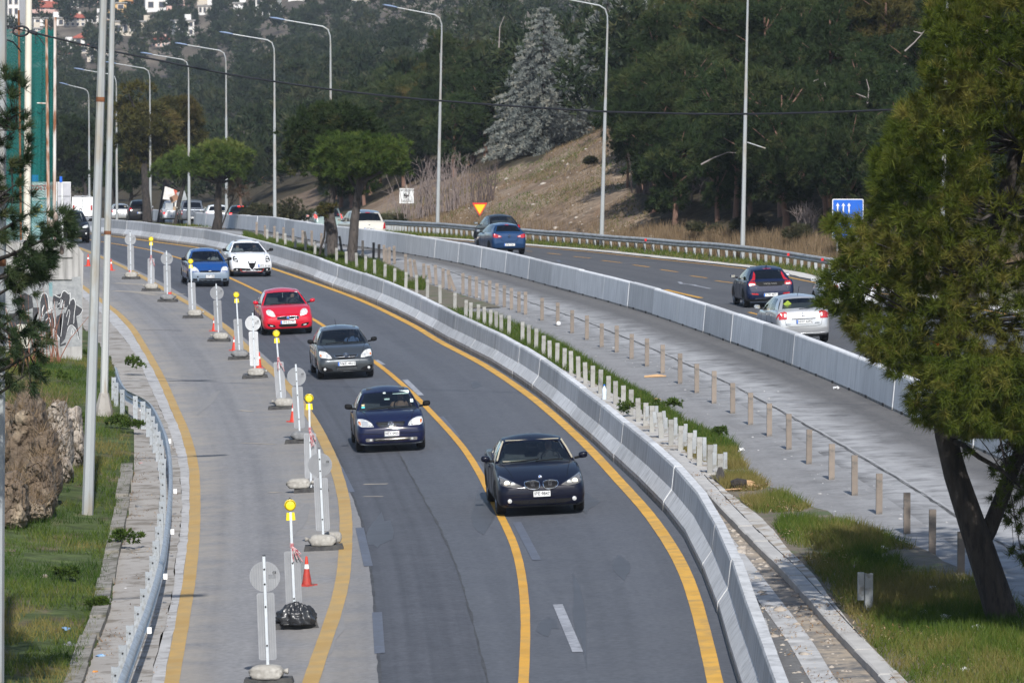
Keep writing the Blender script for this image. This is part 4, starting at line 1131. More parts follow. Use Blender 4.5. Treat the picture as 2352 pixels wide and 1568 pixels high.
LAMPON = MAT('lamp_lit', (.9, .85, .7), rough=.2, emit=((1, .86, .62), 1.6))
LAMPX = MAT('lamp_reflector', (.80, .80, .78), rough=.1, metal=.6)
AMBER = MAT('amber_lens', (.60, .20, .06), rough=.2, coat=.6)
TAIL = MAT('tail_lens', (.42, .010, .014), (.30, .006, .010), scale=14, rough=.12, coat=1.0)
TAILON = MAT('tail_lens_lit', (.6, .01, .01), rough=.2, emit=((1, .03, .02), 1.5))
CLEARL = MAT('clear_lens', (.70, .66, .64), rough=.12, coat=.8)
PLATEW = MAT('plate_white', (.72, .73, .73), rough=.4)
PLATEB = MAT('plate_blue', (.02, .13, .52), rough=.4)
PLATEK = MAT('plate_black', (.015, .015, .018), rough=.5)
STICK = MAT('paper_sticker', (.62, .74, .70), rough=.6)

def catmull(xs, ys, q):
 """monotone cubic through points"""
 xs = np.asarray(xs, float); ys = np.asarray(ys, float); h = np.diff(xs); d = np.diff(ys) / h
 m = np.zeros(len(xs)); m[0] = d[0]; m[-1] = d[-1]
 for i in range(1, len(xs) - 1):
  m[i] = 0 if d[i - 1] * d[i] <= 0 else 2 * d[i - 1] * d[i] / (d[i - 1] + d[i])
 i = np.clip(np.searchsorted(xs, q) - 1, 0, len(xs) - 2); t = (q - xs[i]) / h[i]
 return (2 * t**3 - 3 * t**2 + 1) * ys[i] + (t**3 - 2 * t**2 + t) * h[i] * m[i] + (-2 * t**3 + 3 * t**2) * ys[i + 1] + (t**3 - t**2) * h[i] * m[i + 1]

class Car:
 """x to the right of the viewer of the front, y backwards from the front bumper, z up"""
 def __init__(s, name, label, cat='car', group='cars', L=4.2, W=1.74, H=1.47, wb=2.6, fo=.83, cowl=(1.1, .98), rf=(1.85, 1.40), rr=(3.2, 1.42), rb=(3.85, .98), tail=(4.1, .92),
                 hood=.72, nose=.56, tr=.31, paint=None, beltw=.92, roofw=.66, windows=((.05, .50), (.55, .90)), glass=None, sill=.2, bumper=None, roof=None, tailz=.62, trim=None, rails=False):
  s.__dict__.update(locals()); del s.__dict__['s']
  s.root = empty(name, label=label, cat=cat, group=group)
  s.glass = glass or GLASS
  s.body()
  s.greenhouse()
  s.wheels()
 def top(s, y):
  """centre height of the lower body"""
  L = s.L
  xs = [0, .05, .16, .34, s.cowl[0] * .62, s.cowl[0] + .05, s.cowl[0] + .5, s.rb[0] - .35, s.rb[0] + .02]
  ys = [s.nose, s.nose + .055, s.hood - .07, s.hood, s.hood + (s.cowl[1] - s.hood) * .70, s.cowl[1], s.cowl[1], s.rb[1], s.rb[1]]
  xs += [s.tail[0] if s.tail[0] > s.rb[0] + .08 else s.rb[0] + .10, L - .045, L]
  ys += [s.tail[1], s.tail[1] - (.10 if s.L - s.rb[0] > .5 else .16), s.tailz]
  return catmull(xs, ys, y)
 def body(s):
  L, W = s.L, s.W / 2
  ya = np.concatenate([[0, .012, .03, .055, .09, .13, .18, .25, .34], np.linspace(.45, L - .45, 26), [L - .34, L - .25, L - .18, L - .12, L - .075, L - .04, L - .015, L]])
  wf = catmull([0, .03, .09, .18, .34, .7, 1.3, L * .5, L - .9, L - .4, L - .15, L - .05, L], np.array([.78, .865, .925, .962, .982, .995, 1, 1, 1, .985, .955, .90, .82]) * W, ya)
  zb = catmull([0, .04, .2, .5, L - .5, L - .2, L - .04, L], [s.sill + .05, s.sill + .01, s.sill - .02, s.sill, s.sill, s.sill + .04, s.sill + .09, s.sill + .16], ya)
  zt = s.top(ya)
  crown = catmull([0, .2, s.cowl[0], s.rb[0], L], [.02, .05, .035, .03, .02], ya)
  ring = []
  for y, w, b, t, c in zip(ya, wf, zb, zt, crown):
   zs = t - c; bw = w * s.beltw
   P = [(0, b), (w * .55, b), (w * .86, b + .005), (w * .955, b + .05), (w * .985, b + .12), (w, b + (zs - b) * .45), (w * .998, b + (zs - b) * .62), (w * .985, b + (zs - b) * .80), (w * .962, zs - .05), (w * .94, zs - .012), (bw, zs + c * .25), (bw * .9, zs + c * .45), (bw * .62, zs + c * .82), (bw * .3, zs + c * .96), (0, zs + c)]
   ring.append([(x, y, z) for x, z in P] + [(-x, y, z) for x, z in P[-2:0:-1]])
  n = len(ring[0]); k = len(ring)
  V = np.array(ring).reshape(-1, 3)
  i = np.arange(k - 1)[:, None] * n + np.arange(n)[None]; j = np.arange(k - 1)[:, None] * n + (np.arange(n)[None] + 1) % n
  F = np.stack([i, j, j + n, i + n], -1).reshape(-1, 4)
  me = bpy.data.meshes.new('body')
  me.from_pydata(V.tolist(), [], F.tolist() + [list(range(n))[::-1], list(range((k - 1) * n, k * n))])
  bm = bmesh.new(); bm.from_mesh(me); bmesh.ops.recalc_face_normals(bm, faces=bm.faces)
  for f in bm.faces:
   c = f.calc_center_median()
   f.smooth = True
   if f.normal.z > .8 and s.cowl[0] + .10 < c.y < s.rb[0] - .10 and abs(c.x) < W * .9 and c.z > .7: f.material_index = 1
   elif f.normal.z < -.7: f.material_index = 1
   elif s.bumper and (c.y < .5 or c.y > L - .4) and c.z < (.60 if c.y < .5 else .62): f.material_index = 2
   elif c.z < s.sill + .06 and not s.trim is None: f.material_index = 2
  bm.to_mesh(me); bm.free()
  s.lower = me
  bmv = bmesh.new(); bmv.from_mesh(me); s.bvh_l = BVHTree.FromBMesh(bmv); bmv.free()
 def zat(s, x, y):
  h = s.bvh_l.ray_cast(Vector((x, y, 3)), Vector((0, 0, -1)))
  return h[0].z if h[0] else s.cowl[1]
 def patch(s, B, Tt, m, nu=12, nv=6, bulge=.0, bdir=(0, 0, 0)):
  """grid between two edge curves; m = list of (u0,u1,v0,v1) openings"""
  us = sorted(set([0, 1] + [q for o in m for q in o[:2]])); vs = sorted(set([0, 1] + [q for o in m for q in o[2:]]))
  def refine(a, n):
   out = []
   for p, q in zip(a[:-1], a[1:]):
    k = max(1, int(round((q - p) * n)))
    out += [p + (q - p) * i / k for i in range(k)]
   return out + [a[-1]]
  us = refine(us, nu); vs = refine(vs, nv)
  bd = Vector(bdir)
  pt = lambda u, v: B(u).lerp(Tt(u), v) + bd * bulge * math.sin(math.pi * v)
  V = [pt(u, v) for v in vs for u in us]; n = len(us)
  frame = []; panes = [[] for _ in m]
  for j in range(len(vs) - 1):
   for i in range(n - 1):
    f = (j * n + i, j * n + i + 1, (j + 1) * n + i + 1, (j + 1) * n + i)
    uc = (us[i] + us[i + 1]) / 2; vc = (vs[j] + vs[j + 1]) / 2
    for q, o in enumerate(m):
     if o[0] < uc < o[1] and o[2] < vc < o[3]: panes[q].append(f); break
    else: frame.append(f)
  return V, frame, panes
 def greenhouse(s):
  W = s.W / 2; wb = W * s.beltw * .985; wt = W * s.roofw
  cy, cz = s.cowl; fy, fz = s.rf; ry, rz_ = s.rr; by, bz = s.rb
  Z = lambda x, y: s.zat(x, y) - .012
  A = Vector((wb, cy + .20, 0)); A.z = Z(A.x, A.y); At = Vector((wt, fy + .10, fz - .035))
  C = Vector((wb * .93, by - .10, 0)); C.z = Z(C.x, C.y); Ct = Vector((wt * .94, ry - .06, rz_ - .03))
  def quad(p, q, r):
   return lambda u: p * (1 - u) ** 2 + q * 2 * u * (1 - u) + r * u * u
  mx = lambda v: Vector((-v.x, v.y, v.z))
  fb = Vector((0, cy - .20, 0)); fb.z = 2 * (Z(0, cy) ) - A.z
  ft = Vector((0, fy - .10, fz + .035))
  V = []; F = []; M = []; panes = []
  def addp(B, T_, ops, name, flip=False, **kw):
   v, fr, pa = s.patch(B, T_, ops, **kw)
   b = len(V); V.extend(v)
   for f in fr: F.append(tuple(i + b for i in f))
   for p, o in zip(pa, ops): panes.append((name, v, p))
  addp(quad(mx(A), fb, A), quad(mx(At), ft, At), [(.035, .965, .04, .95)], 'windscreen', nu=20, nv=8, bulge=.02, bdir=(0, -1, .4))
  rbm = Vector((0, by + .06, 0)); rbm.z = 2 * Z(0, by - .02) - C.z if s.L - by > .5 else 2 * Z(0, by - .05) - C.z
  rtm = Vector((0, ry + .05, rz_ + .035))
  addp(quad(C, rbm, mx(C)), quad(Ct, rtm, mx(Ct)), [(.07, .93, .12, .90)], 'rear_window', nu=20, nv=8, bulge=.02, bdir=(0, 1, .4))
  for sg in (1, -1):
   k = (lambda p: p) if sg > 0 else mx
   bm_ = Vector((wb * 1.05, (A.y + C.y) / 2, (A.z + C.z) / 2)); tm = Vector((wt * 1.05, (At.y + Ct.y) / 2, s.H - .045 + (s.H - max(fz, rz_)) * .4))
   Bq = quad(k(A), k(bm_), k(C)); Tq = quad(k(At), k(tm), k(Ct))
   addp(Bq, Tq, [(a, b, .06, .90) for a, b in s.windows], 'side_window', nu=24, nv=6, bulge=.03, bdir=(sg, 0, 0))
  # roof
  tm = lambda sg: quad(Vector((sg * At.x, At.y, At.z)), Vector((sg * wt * 1.05, (At.y + Ct.y) / 2, s.H - .045 + (s.H - max(fz, rz_)) * .4)), Vector((sg * Ct.x, Ct.y, Ct.z)))
  Lq, Rq = tm(-1), tm(1); nu, nv = 14, 12; b = len(V)
  fT = quad(mx(At), ft, At); rT = quad(mx(Ct), rtm, Ct)
  for j in range(nv + 1):
   v = j / nv
   for i in range(nu + 1):
    u = i / nu
    p = fT(u).lerp(rT(u), v) + (Lq(v).lerp(Rq(v), u)) - (mx(At).lerp(At, u)).lerp(mx(Ct).lerp(Ct, u), v)
    p.z += .045 * math.sin(math.pi * u) * math.sin(math.pi * v)
    V.append(p)
  nf = len(F)
  for j in range(nv):
   for i in range(nu): F.append((b + j * (nu + 1) + i, b + j * (nu + 1) + i + 1, b + (j + 1) * (nu + 1) + i + 1, b + (j + 1) * (nu + 1) + i))
  me = bpy.data.meshes.new('cabin'); me.from_pydata([tuple(v) for v in V], [], F)
  bm = bmesh.new(); bm.from_mesh(s.lower); n0 = len(bm.faces)
  bm2 = bmesh.new(); bm2.from_mesh(me); bmesh.ops.remove_doubles(bm2, verts=bm2.verts, dist=.0015); bmesh.ops.recalc_face_normals(bm2, faces=bm2.faces)
  up = max(bm2.faces, key=lambda f: f.calc_center_median().z)
  if up.normal.z < 0: bmesh.ops.reverse_faces(bm2, faces=bm2.faces)
  bmesh.ops.delete(bm2, geom=[v for v in bm2.verts if not v.link_faces], context='VERTS')
  for f in bm2.faces: f.smooth = True
  if s.roof:
   for f in bm2.faces:
    if f.calc_center_median().z > min(fz, rz_) - .02 and f.normal.z > .6: f.material_index = 3
  bm2.to_mesh(me); bm2.free()
  bm.from_mesh(me)
  out = bpy.data.meshes.new('body'); bm.to_mesh(out);
  for name, v, fs in panes:
   vv = [bm.verts.new(p) for p in v]
   for f in fs: bm.faces.new([vv[i] for i in f])
  s.bvh = BVHTree.FromBMesh(bm); bm.free()
  out.set_sharp_from_angle(angle=R(52))
  link('body', out, s.root, [s.paint, CABIN, s.bumper or s.trim or PLASTIC, s.roof or s.paint])
  for name, v, fs in panes:
   used = sorted({i for f in fs for i in f}); mp = {q: k for k, q in enumerate(used)}
   me = bpy.data.meshes.new(name); me.from_pydata([tuple(v[q]) for q in used], [], [tuple(mp[i] for i in f) for f in fs])
   me.polygons.foreach_set('use_smooth', [True] * len(me.polygons))
   g = s.glass if name != 'rear_window' else (s.rglass if hasattr(s, 'rglass') else s.glass)
   link(name, me, s.root, g)
 def wheels(s):
  r = s.tr
  mb = MB(); mb.lathe([(r * .62, -.10), (r * .93, -.10), (r, -.075), (r, .075), (r * .93, .10), (r * .62, .10), (r * .62, -.10)], 28, axis='x'); tm = mb.mesh('tyre', 40)
  mb = MB(); mb.lathe([(r * .62, .04), (r * .64, .095), (r * .58, .09), (r * .52, .03)], 28, axis='x')
  for k in range(7):
   a = 2 * math.pi * k / 7; M = Matrix.Rotation(a, 4, 'X')
   mb.box(M @ Vector((.06, 0, r * .33)), (.035, r * .13, r * .55), mat=M)
  mb.lathe([(0, .085), (r * .16, .08), (r * .17, .03)], 12, axis='x')
  rm = mb.mesh('rim', 40)
  mb = MB(); mb.lathe([(0, .02), (r * .56, .02)], 24, axis='x'); dm = mb.mesh('brake', None)
  for y in (s.fo, s.fo + s.wb):
   for sg in (1, -1):
    w = link('wheel', tm, s.root, TYRE); w.location = (sg * (s.W / 2 - .115), y, r)
    if sg < 0: w.rotation_euler = (0, 0, math.pi)
    link('rim', rm, w, RIM); link('brake_disc', dm, w, PLASTIC)
    # dark arch round the wheel
    P = [((r + .055) * math.cos(R(a)) + y, (r + .055) * math.sin(R(a)) + r) for a in range(-25, 206, 15)]
    s.panel('wheel_arch', P, PLASTIC, 'side', sg, .003, .015)
 # ---- parts laid on the body
 def panel(s, name, poly, mat, view='front', sg=1, off=.006, depth=.03, sub=2, parent=None):
  """a part with the given outline in front, rear or side view, seated on the body"""
  bm = bmesh.new()
  vs = []
  for a, b in poly:
   vs.append(bm.verts.new((a, 0, b)))
  try: f = bm.faces.new(vs)
  except ValueError: bm.free(); return None
  bmesh.ops.triangulate(bm, faces=[f])
  for _ in range(sub):
   lim = .05
   ed = [e for e in bm.edges if e.calc_length() > lim]
   if ed: bmesh.ops.subdivide_edges(bm, edges=ed, cuts=1); bmesh.ops.triangulate(bm, faces=bm.faces)
  for v in bm.verts:
   a, b = v.co.x, v.co.z
   if view == 'front': o, d = Vector((a, -2, b)), Vector((0, 1, 0))
   elif view == 'rear': o, d = Vector((a, s.L + 2, b)), Vector((0, -1, 0))
   else: o, d = Vector((sg * 3, a, b)), Vector((-sg, 0, 0))
   h = s.bvh.ray_cast(o, d)
   if h[0] is None:
    q = s.bvh.find_nearest(Vector((a, .1 if view == 'front' else s.L - .1, b)) if view != 'side' else Vector((sg * s.W / 2, a, b)))
    p = q[0].copy()
    if view == 'side': p = Vector((p.x, a, b))
   else: p = h[0]
   v.co = p - d * off
  d = {'front': Vector((0, 1, 0)), 'rear': Vector((0, -1, 0)), 'side': Vector((-sg, 0, 0))}[view]
  be = [e for e in bm.edges if len(e.link_faces) == 1]
  r_ = bmesh.ops.extrude_edge_only(bm, edges=be)
  for v in [g for g in r_['geom'] if isinstance(g, bmesh.types.BMVert)]: v.co += d * depth
  bmesh.ops.recalc_face_normals(bm, faces=bm.faces)
  me = bpy.data.meshes.new(name); bm.to_mesh(me); bm.free()
  me.polygons.foreach_set('use_smooth', [True] * len(me.polygons)); me.set_sharp_from_angle(angle=R(40))
  return link(name, me, parent or s.root, mat)
 def pair(s, name, poly, mat, view='front', **kw):
  o = []
  for sg in (1, -1): o.append(s.panel(name, [(sg * a, b) for a, b in poly], mat, view, **kw))
  return o
 def surf(s, a, b, view='front', sg=1):
  if view == 'front': h = s.bvh.ray_cast(Vector((a, -2, b)), Vector((0, 1, 0)))
  elif view == 'rear': h = s.bvh.ray_cast(Vector((a, s.L + 2, b)), Vector((0, -1, 0)))
  else: h = s.bvh.ray_cast(Vector((sg * 3, a, b)), Vector((-sg, 0, 0)))
  return h[0] if h[0] else Vector((a, 0 if view == 'front' else s.L, b))
 def stroke(s, name, pts, rad, mat, view='front', closed=False, off=.008, sg=1):
  P = []
  n = len(pts) + (1 if closed else 0)
  for i in range(n):
   a = pts[i % len(pts)]; P.append(a)
  Q = []
  for (a, b), (c, d) in zip(P[:-1], P[1:]):
   k = max(1, int(math.hypot(c - a, d - b) / .06))
   Q += [(a + (c - a) * i / k, b + (d - b) * i / k) for i in range(k)]
  Q.append(P[-1])
  dr = {'front': Vector((0, -1, 0)), 'rear': Vector((0, 1, 0)), 'side': Vector((sg, 0, 0))}[view]
  mb = MB(); mb.tube([s.surf(a, b, view, sg) + dr * off for a, b in Q], rad, 6); return mb.build(name, mat, s.root, smooth=60)
 def round_part(s, name, a, b, r, mat, view='front', t=.012, off=.004, parent=None):
  p = s.surf(a, b, view); sgn = -1 if view == 'front' else 1
  mb = MB(); mb.lathe([(r, 0), (r * .95, sgn * t * .7), (r * .6, sgn * t), (0, sgn * t * 1.05)], 16, axis='y')
  o = mb.build(name, mat, parent or s.root, smooth=50); o.location = p + Vector((0, sgn * off, 0)); return o
 def plate(s, text, a, b, w, view='front', blue=True, h=.112, tilt=0.0):
  p = s.surf(a, b, view); sgn = -1 if view == 'front' else 1
  mb = MB(); mb.box((0, 0, 0), (w, .012, h)); o = mb.build('number_plate', PLATEW, s.root)
  o.location = p + Vector((0, sgn * .022, 0))
  if view == 'rear': o.rotation_euler = (0, 0, math.pi)
  x0 = 0.0
  mb = MB(); mb.box((0, .004, 0), (w + .018, .008, h + .018)); q = mb.build('plate_frame', PLATEK, o)
  if blue:
   mb = MB(); mb.box((-w / 2 + .022, -.0075, 0), (.042, .002, h * .96)); mb.build('plate_band', PLATEB, o); x0 = .022
  me = text_mesh(text, h * .86, .001); t = link('lettering', me, o, PLATEK)
  xs = np.array([v.co.x for v in me.vertices]); wd = xs.max() - xs.min(); k = (w - (.07 if blue else .03)) / wd
  t.location = (x0, -.0085, 0); t.scale = (min(k, 1.15), 1, 1)
  return o
 def mirrors(s, mat, y=None, z=None, w=.19, h=.135):
  y = y or s.cowl[0] + .30; z = z or s.cowl[1] + .085
  for sg in (1, -1):
   bm = bmesh.new(); bmesh.ops.create_icosphere(bm, subdivisions=3, radius=1)
   for v in bm.verts:
    f = lambda t, p: math.copysign(abs(t) ** p, t)
    v.co = Vector((f(v.co.x, .7) * w / 2, max(f(v.co.y, .8) * .085, -.085), f(v.co.z, .7) * h / 2))
    v.co.z += v.co.x * sg * .08
   me = bpy.data.meshes.new('mirror'); bm.to_mesh(me); bm.free(); me.polygons.foreach_set('use_smooth', [True] * len(me.polygons))
   o = link('mirror', me, s.root, mat); o.location = (sg * (s.W / 2 + w * .5 + .005), y, z)
   mb = MB(); mb.tube([(-sg * w * .35, 0, -h * .3), (-sg * (w * .5 + .09), .0, -h * .45)], .026, 8); mb.build('mirror_arm', PLASTIC, o)
   mb = MB(); mb.box((0, .083, 0), (w * .8, .008, h * .7)); mb.build('mirror_glass', CHROME, o)
 def inside(s, colour=None, wheel=True, front=True):
  c = colour or CABIN
  for sg in (1, -1):
   mb = MB(); y = s.cowl[0] + 1.15; z = s.cowl[1]
   mb.box((sg * .36, y, z + .05), (.46, .12, .5), taper=.85); mb.box((sg * .36, y + .03, z + .36), (.25, .10, .17), taper=.85); mb.build('seat', CABIN, s.root)
  mb = MB(); mb.box((0, s.rb[0] - .75, s.cowl[1] + .08), (1.15, .12, .34), taper=.9); mb.build('rear_seat', CABIN, s.root)
  if wheel:
   pts = [(.36 + .185 * math.cos(a), s.cowl[0] + .62 - .06 * math.sin(a), s.cowl[1] + .03 + .17 * math.sin(a)) for a in np.linspace(0, 2 * math.pi, 21)]
   mb = MB(); mb.tube(pts, .015, 6); mb.build('steering_wheel', PLASTIC, s.root, smooth=60)
  mb = MB(); mb.box((0, s.rf[0] + .12, s.rf[1] - .12), (.22, .03, .07)); mb.build('inner_mirror', PLASTIC, s.root)
 def wipers(s):
  for x0, x1 in ((-.52, .08), (.0, .58)):
   p = []
   for i in range(5):
    t = i / 4; x = x0 + (x1 - x0) * t
    h = s.bvh.ray_cast(Vector((x, s.cowl[0] - .06 + .11 * t + .05 * abs(x), 3)), Vector((0, 0, -1)))
    p.append((h[0] if h[0] else Vector((x, s.cowl[0], s.cowl[1]))) + Vector((0, 0, .03 + .018 * t)))
   mb = MB(); mb.tube(p, .013, 5); mb.build('wiper', PLASTIC, s.root)
 def handles(s, ys, z, mat=None):
  for sg in (1, -1):
   for y in ys:
    p = s.surf(y, z, 'side', sg); mb = MB(); mb.box((0, 0, 0), (.03, .19, .035)); o = mb.build('door_handle', mat or s.paint, s.root); o.location = p + Vector((sg * .012, 0, 0))
 def seams(s, side_y, hood=True):
  for sg in (1, -1):
   for y in side_y: s.stroke('door_seam', [(y, s.sill + .12), (y - .01, .55), (y + .015, s.cowl[1] - .07)], .005, PLASTIC, 'side', sg=sg, off=0.0)
  if hood:
   for sg in (1, -1):
    pts = []
    for i in range(7):
     t = i / 6; x = sg * (s.W / 2) * (.60 + .19 * t); y = .33 + (s.cowl[0] - .22) * t
     h = s.bvh.ray_cast(Vector((x, y, 3)), Vector((0, 0, -1)))
     if h[0]: pts.append(h[0])
    mb = MB(); mb.tube(pts, .006, 5); mb.build('bonnet_seam', PLASTIC, s.root)
 def put(s, anchor, curve, axle='front', yaw=0.0, away=False, dz=0.0):
  X, Y, Z = (float(q) for q in ground(*anchor, far=460))
  t = curve.tan(Y)
  ax = s.fo if axle == 'front' else s.fo + s.wb
  # local frame: y runs from the front to the rear of the car
  ydir = t.copy() if not away else -t
  ydir = Matrix.Rotation(R(yaw), 3, 'Z') @ ydir
  p0 = Vector((X, Y, 0)); p1 = p0 + ydir
  zz = lambda p: float(Zr(p.x, p.y))
  ydir = Vector((ydir.x, ydir.y, (zz(p0 + ydir * 1.5) - zz(p0 - ydir * 1.5)) / 3)).normalized()
  side = Vector((0, 0, 1)).cross(ydir) * -1
  side = Vector((side.x, side.y, (zz(p0 + side) - zz(p0 - side)) / 2)).normalized()
  up = side.cross(ydir).normalized()
  if up.z < 0: side = -side; up = -up
  M = Matrix.Identity(4)
  for r_ in range(3): M[r_][0] = side[r_]; M[r_][1] = ydir[r_]; M[r_][2] = up[r_]
  o = Vector((X, Y, Z + .012 + dz)) - ydir * ax
  M.translation = o
  s.root.matrix_world = M
  s.M = M
  return s
GF = 'cars coming towards the viewer'
GA = 'cars driving away on the right carriageway'
LANE_R = lambda Y: None
P_NAVY = carpaint('paint_black_navy', (.0028, .0040, .013), coat=.4); P_BLUE = carpaint('paint_navy', (.006, .009, .036), coat=.5); P_GREY = carpaint('paint_dark_grey', (.055, .062, .068), metal=.4, rough=.32)
P_RED = carpaint('paint_red', (.50, .006, .022)); P_WHITE = carpaint('paint_white', (.78, .79, .80)); P_FBLUE = carpaint('paint_mid_blue', (.006, .050, .20))
P_BUMP = MAT('grey_blue_plastic', (.17, .22, .28), (.15, .19, .24), scale=5, rough=.5)
P_SILV = carpaint('paint_silver', (.50, .51, .52), metal=.55, rough=.3); P_CORSA = carpaint('paint_sea_blue', (.008, .038, .11), metal=.15); P_BLK = carpaint('paint_black', (.007, .008, .010), coat=.5)
P_BEIGE = carpaint('paint_champagne', (.55, .52, .45), metal=.3, rough=.35); P_GREEN = carpaint('paint_grey_green', (.17, .22, .21), metal=.4, rough=.33); P_PICK = carpaint('paint_slate', (.13, .145, .17), metal=.3); P_V40 = carpaint('paint_deep_blue', (.005, .011, .038), coat=.5)

def emblem(c, a, b, kind, view='front'):
 if kind == 'roundel':
  c.round_part('badge', a, b, .042, CHROME, view, .008)
  o = c.round_part('badge_field', a, b, .033, PLATEB, view, .004, off=.011)
  for sx, sz in ((1, 1), (-1, -1)):
   p = c.surf(a, b, view); mb = MB(); q = [(0, 0)] + [(.032 * math.cos(R(t)), .032 * math.sin(R(t))) for t in range(0, 91, 15)]
   mb.add([(sx * u, -.0175, sz * v) for u, v in q], [tuple(range(len(q)))]); k = mb.build('badge_quarter', PLATEW, c.root); k.location = p
 elif kind == 'bolt':
  P = [(a + .058 * math.cos(t), b + .058 * math.sin(t)) for t in np.linspace(0, 2 * math.pi, 20)[:-1]]
  c.stroke('badge', P, .009, CHROME, view, closed=True, off=.03)
  c.stroke('badge_bolt', [(a - .072, b + .008), (a - .01, b + .012), (a + .01, b - .012), (a + .072, b - .008)], .009, CHROME, view, off=.03)
 elif kind == 'ovals':
  for w, h in ((.075, .05), (.03, .048)):
   P = [(a + w * math.cos(t), b + h * math.sin(t)) for t in np.linspace(0, 2 * math.pi, 18)[:-1]]
   c.stroke('badge', P, .008, CHROME, view, closed=True, off=.022)
  P = [(a + .052 * math.cos(t), b + .026 + .018 * math.sin(t)) for t in np.linspace(0, 2 * math.pi, 14)[:-1]]
  c.stroke('badge', P, .007, CHROME, view, closed=True, off=.022)
 elif kind == 'disc':
  c.round_part('badge', a, b, .055, CHROME, view, .012, off=.012); c.round_part('badge_field', a, b, .038, PLATEB, view, .006, off=.022)
 elif kind == 'oval':
  p = c.surf(a, b, view); mb = MB(); mb.lathe([(.07, 0), (.065, -.01), (0, -.012)], 16, axis='y'); o = mb.build('badge', CHROME, c.root); o.location = p + Vector((0, -.012 if view == 'front' else .012, 0)); o.scale = (1, 1 if view == 'front' else -1, .45)

# ---- dark navy saloon in front
c = Car('saloon_car', 'glossy black navy saloon with twin chrome rimmed grilles, nearest of the oncoming cars', group=GF, L=4.84, W=1.846, H=1.468, wb=2.89, fo=.83, cowl=(1.52, .985), rf=(2.28, 1.385), rr=(3.45, 1.39), rb=(4.12, 1.05), tail=(4.72, 1.06), hood=.78, nose=.60, tr=.335, paint=P_NAVY, roofw=.655, windows=((.06, .42), (.46, .80)))
c.trimcol = BEIGE
c.pair('headlight', [(.40,.625),(.46,.66),(.56,.705),(.70,.765),(.83,.82),(.865,.80),(.86,.72),(.82,.655),(.70,.625),(.55,.605)], LENSD)
for sg in (1, -1):
 c.round_part('lamp_ring', sg * .58, .665, .052, LAMPX if sg < 0 else LAMPX, 'front', .012, .010); c.round_part('lamp_ring', sg * .70, .685, .058, LAMPON, 'front', .014, .010)
 k = [(.035,.655),(.045,.70),(.12,.718),(.25,.715),(.335,.70),(.35,.665),(.325,.61),(.26,.57),(.15,.555),(.07,.565),(.045,.60)]
 c.panel('grille', [(sg * a, b) for a, b in k], PLASTIC); c.stroke('grille_rim', [(sg * a, b) for a, b in k], .011, CHROME, closed=True, off=.010)
 for i in range(9): c.stroke('grille_bar', [(sg * (.07 + .028 * i), .575 + .002 * abs(i - 4) ** 2), (sg * (.07 + .028 * i), .70)], .005, MAT('bar_grey', (.10, .10, .105), rough=.4) if i == 0 and sg == 1 else bpy.data.materials['bar_grey'], off=.008)
 c.round_part('fog_lamp', sg * .665, .335, .046, LAMPX, 'front', .014)
c.panel('lower_intake', [(-.60,.295),(-.60,.345),(.60,.345),(.60,.295),(.45,.26),(-.45,.26)], PLASTIC)
for x in (-.27, -.09, .09, .27): c.stroke('intake_bar', [(x, .27), (x, .335)], .008, P_NAVY, off=.012)
c.stroke('bumper_seam', [(-.78,.42),(-.3,.40),(.3,.40),(.78,.42)], .004, PLASTIC, off=0)
emblem(c, 0, .775, 'roundel')
c.plate('ΙΒΕ·9847', 0, .462, .345, blue=False)
c.mirrors(P_NAVY); c.inside(BEIGE); c.wipers(); c.seams((1.75, 2.75)); c.handles((2.6, 3.5), .86)
for sg in (1, -1):
 c.stroke('bonnet_crease', [(sg * .36, .74), (sg * .40, .80)], .004, P_NAVY, off=.002)
mb = MB(); A_ = [(-.72, 1.66, 1.0), (-.55, 1.55, .995), (-.1, 1.50, 1.0)]
mb.box((-.42, 1.74, 1.01), (.5, .12, .012)); mb.build('dashboard_cloth', BEIGE, c.root)
for sg in (1, -1):
 mb = MB(); mb.tube([(sg * .785, 1.76, 1.03), (sg * .70, 2.08, 1.22), (sg * .615, 2.36, 1.375)], .018, 6); mb.build('pillar_trim', BEIGE, c.root)
mb = MB(); mb.box((0, 2.36, 1.392), (1.12, .06, .012)); mb.build('roof_trim', BEIGE, c.root)
BMW = c.put((1240, 1177), Y2.shift(2.0), yaw=1.0)

# ---- navy hatchback
c = Car('hatchback_car', 'dark blue hatchback with one lit headlight, second nearest of the oncoming cars', group=GF, L=4.11, W=1.709, H=1.425, wb=2.61, fo=.80, cowl=(1.16, .955), rf=(1.92, 1.345), rr=(3.25, 1.355), rb=(3.92, .98), tail=(4.03, .92), hood=.76, nose=.58, tr=.305, paint=P_BLUE, windows=((.06, .50), (.55, .86)))
c.pair('headlight', [(.415,.625),(.45,.70),(.53,.755),(.66,.80),(.775,.80),(.80,.74),(.785,.66),(.70,.632)], LENS)
for sg in (1, -1):
 c.panel('headlight_lit', [(sg * a, b) for a, b in [(.545,.645),(.55,.73),(.62,.755),(.70,.75),(.70,.645)]], LAMPON if sg > 0 else LAMPX, off=.012, depth=.01)
 c.panel('indicator', [(sg * a, b) for a, b in [(.715,.67),(.72,.75),(.765,.75),(.77,.68)]], AMBER, off=.012, depth=.01)
 c.panel('fog_lamp', [(sg * a, b) for a, b in [(.44,.275),(.44,.345),(.60,.355),(.63,.33),(.61,.275)]], LENSD); c.round_part('fog_lamp_glass', sg * .50, .31, .03, LAMPX, 'front', .01, .008)
k = [(-.36,.70),(-.345,.725),(.345,.725),(.36,.70),(.31,.63),(.24,.605),(-.24,.605),(-.31,.63)]
c.panel('grille', k, PLASTIC); c.stroke('grille_rim', k, .009, P_BLUE, closed=True, off=.012)
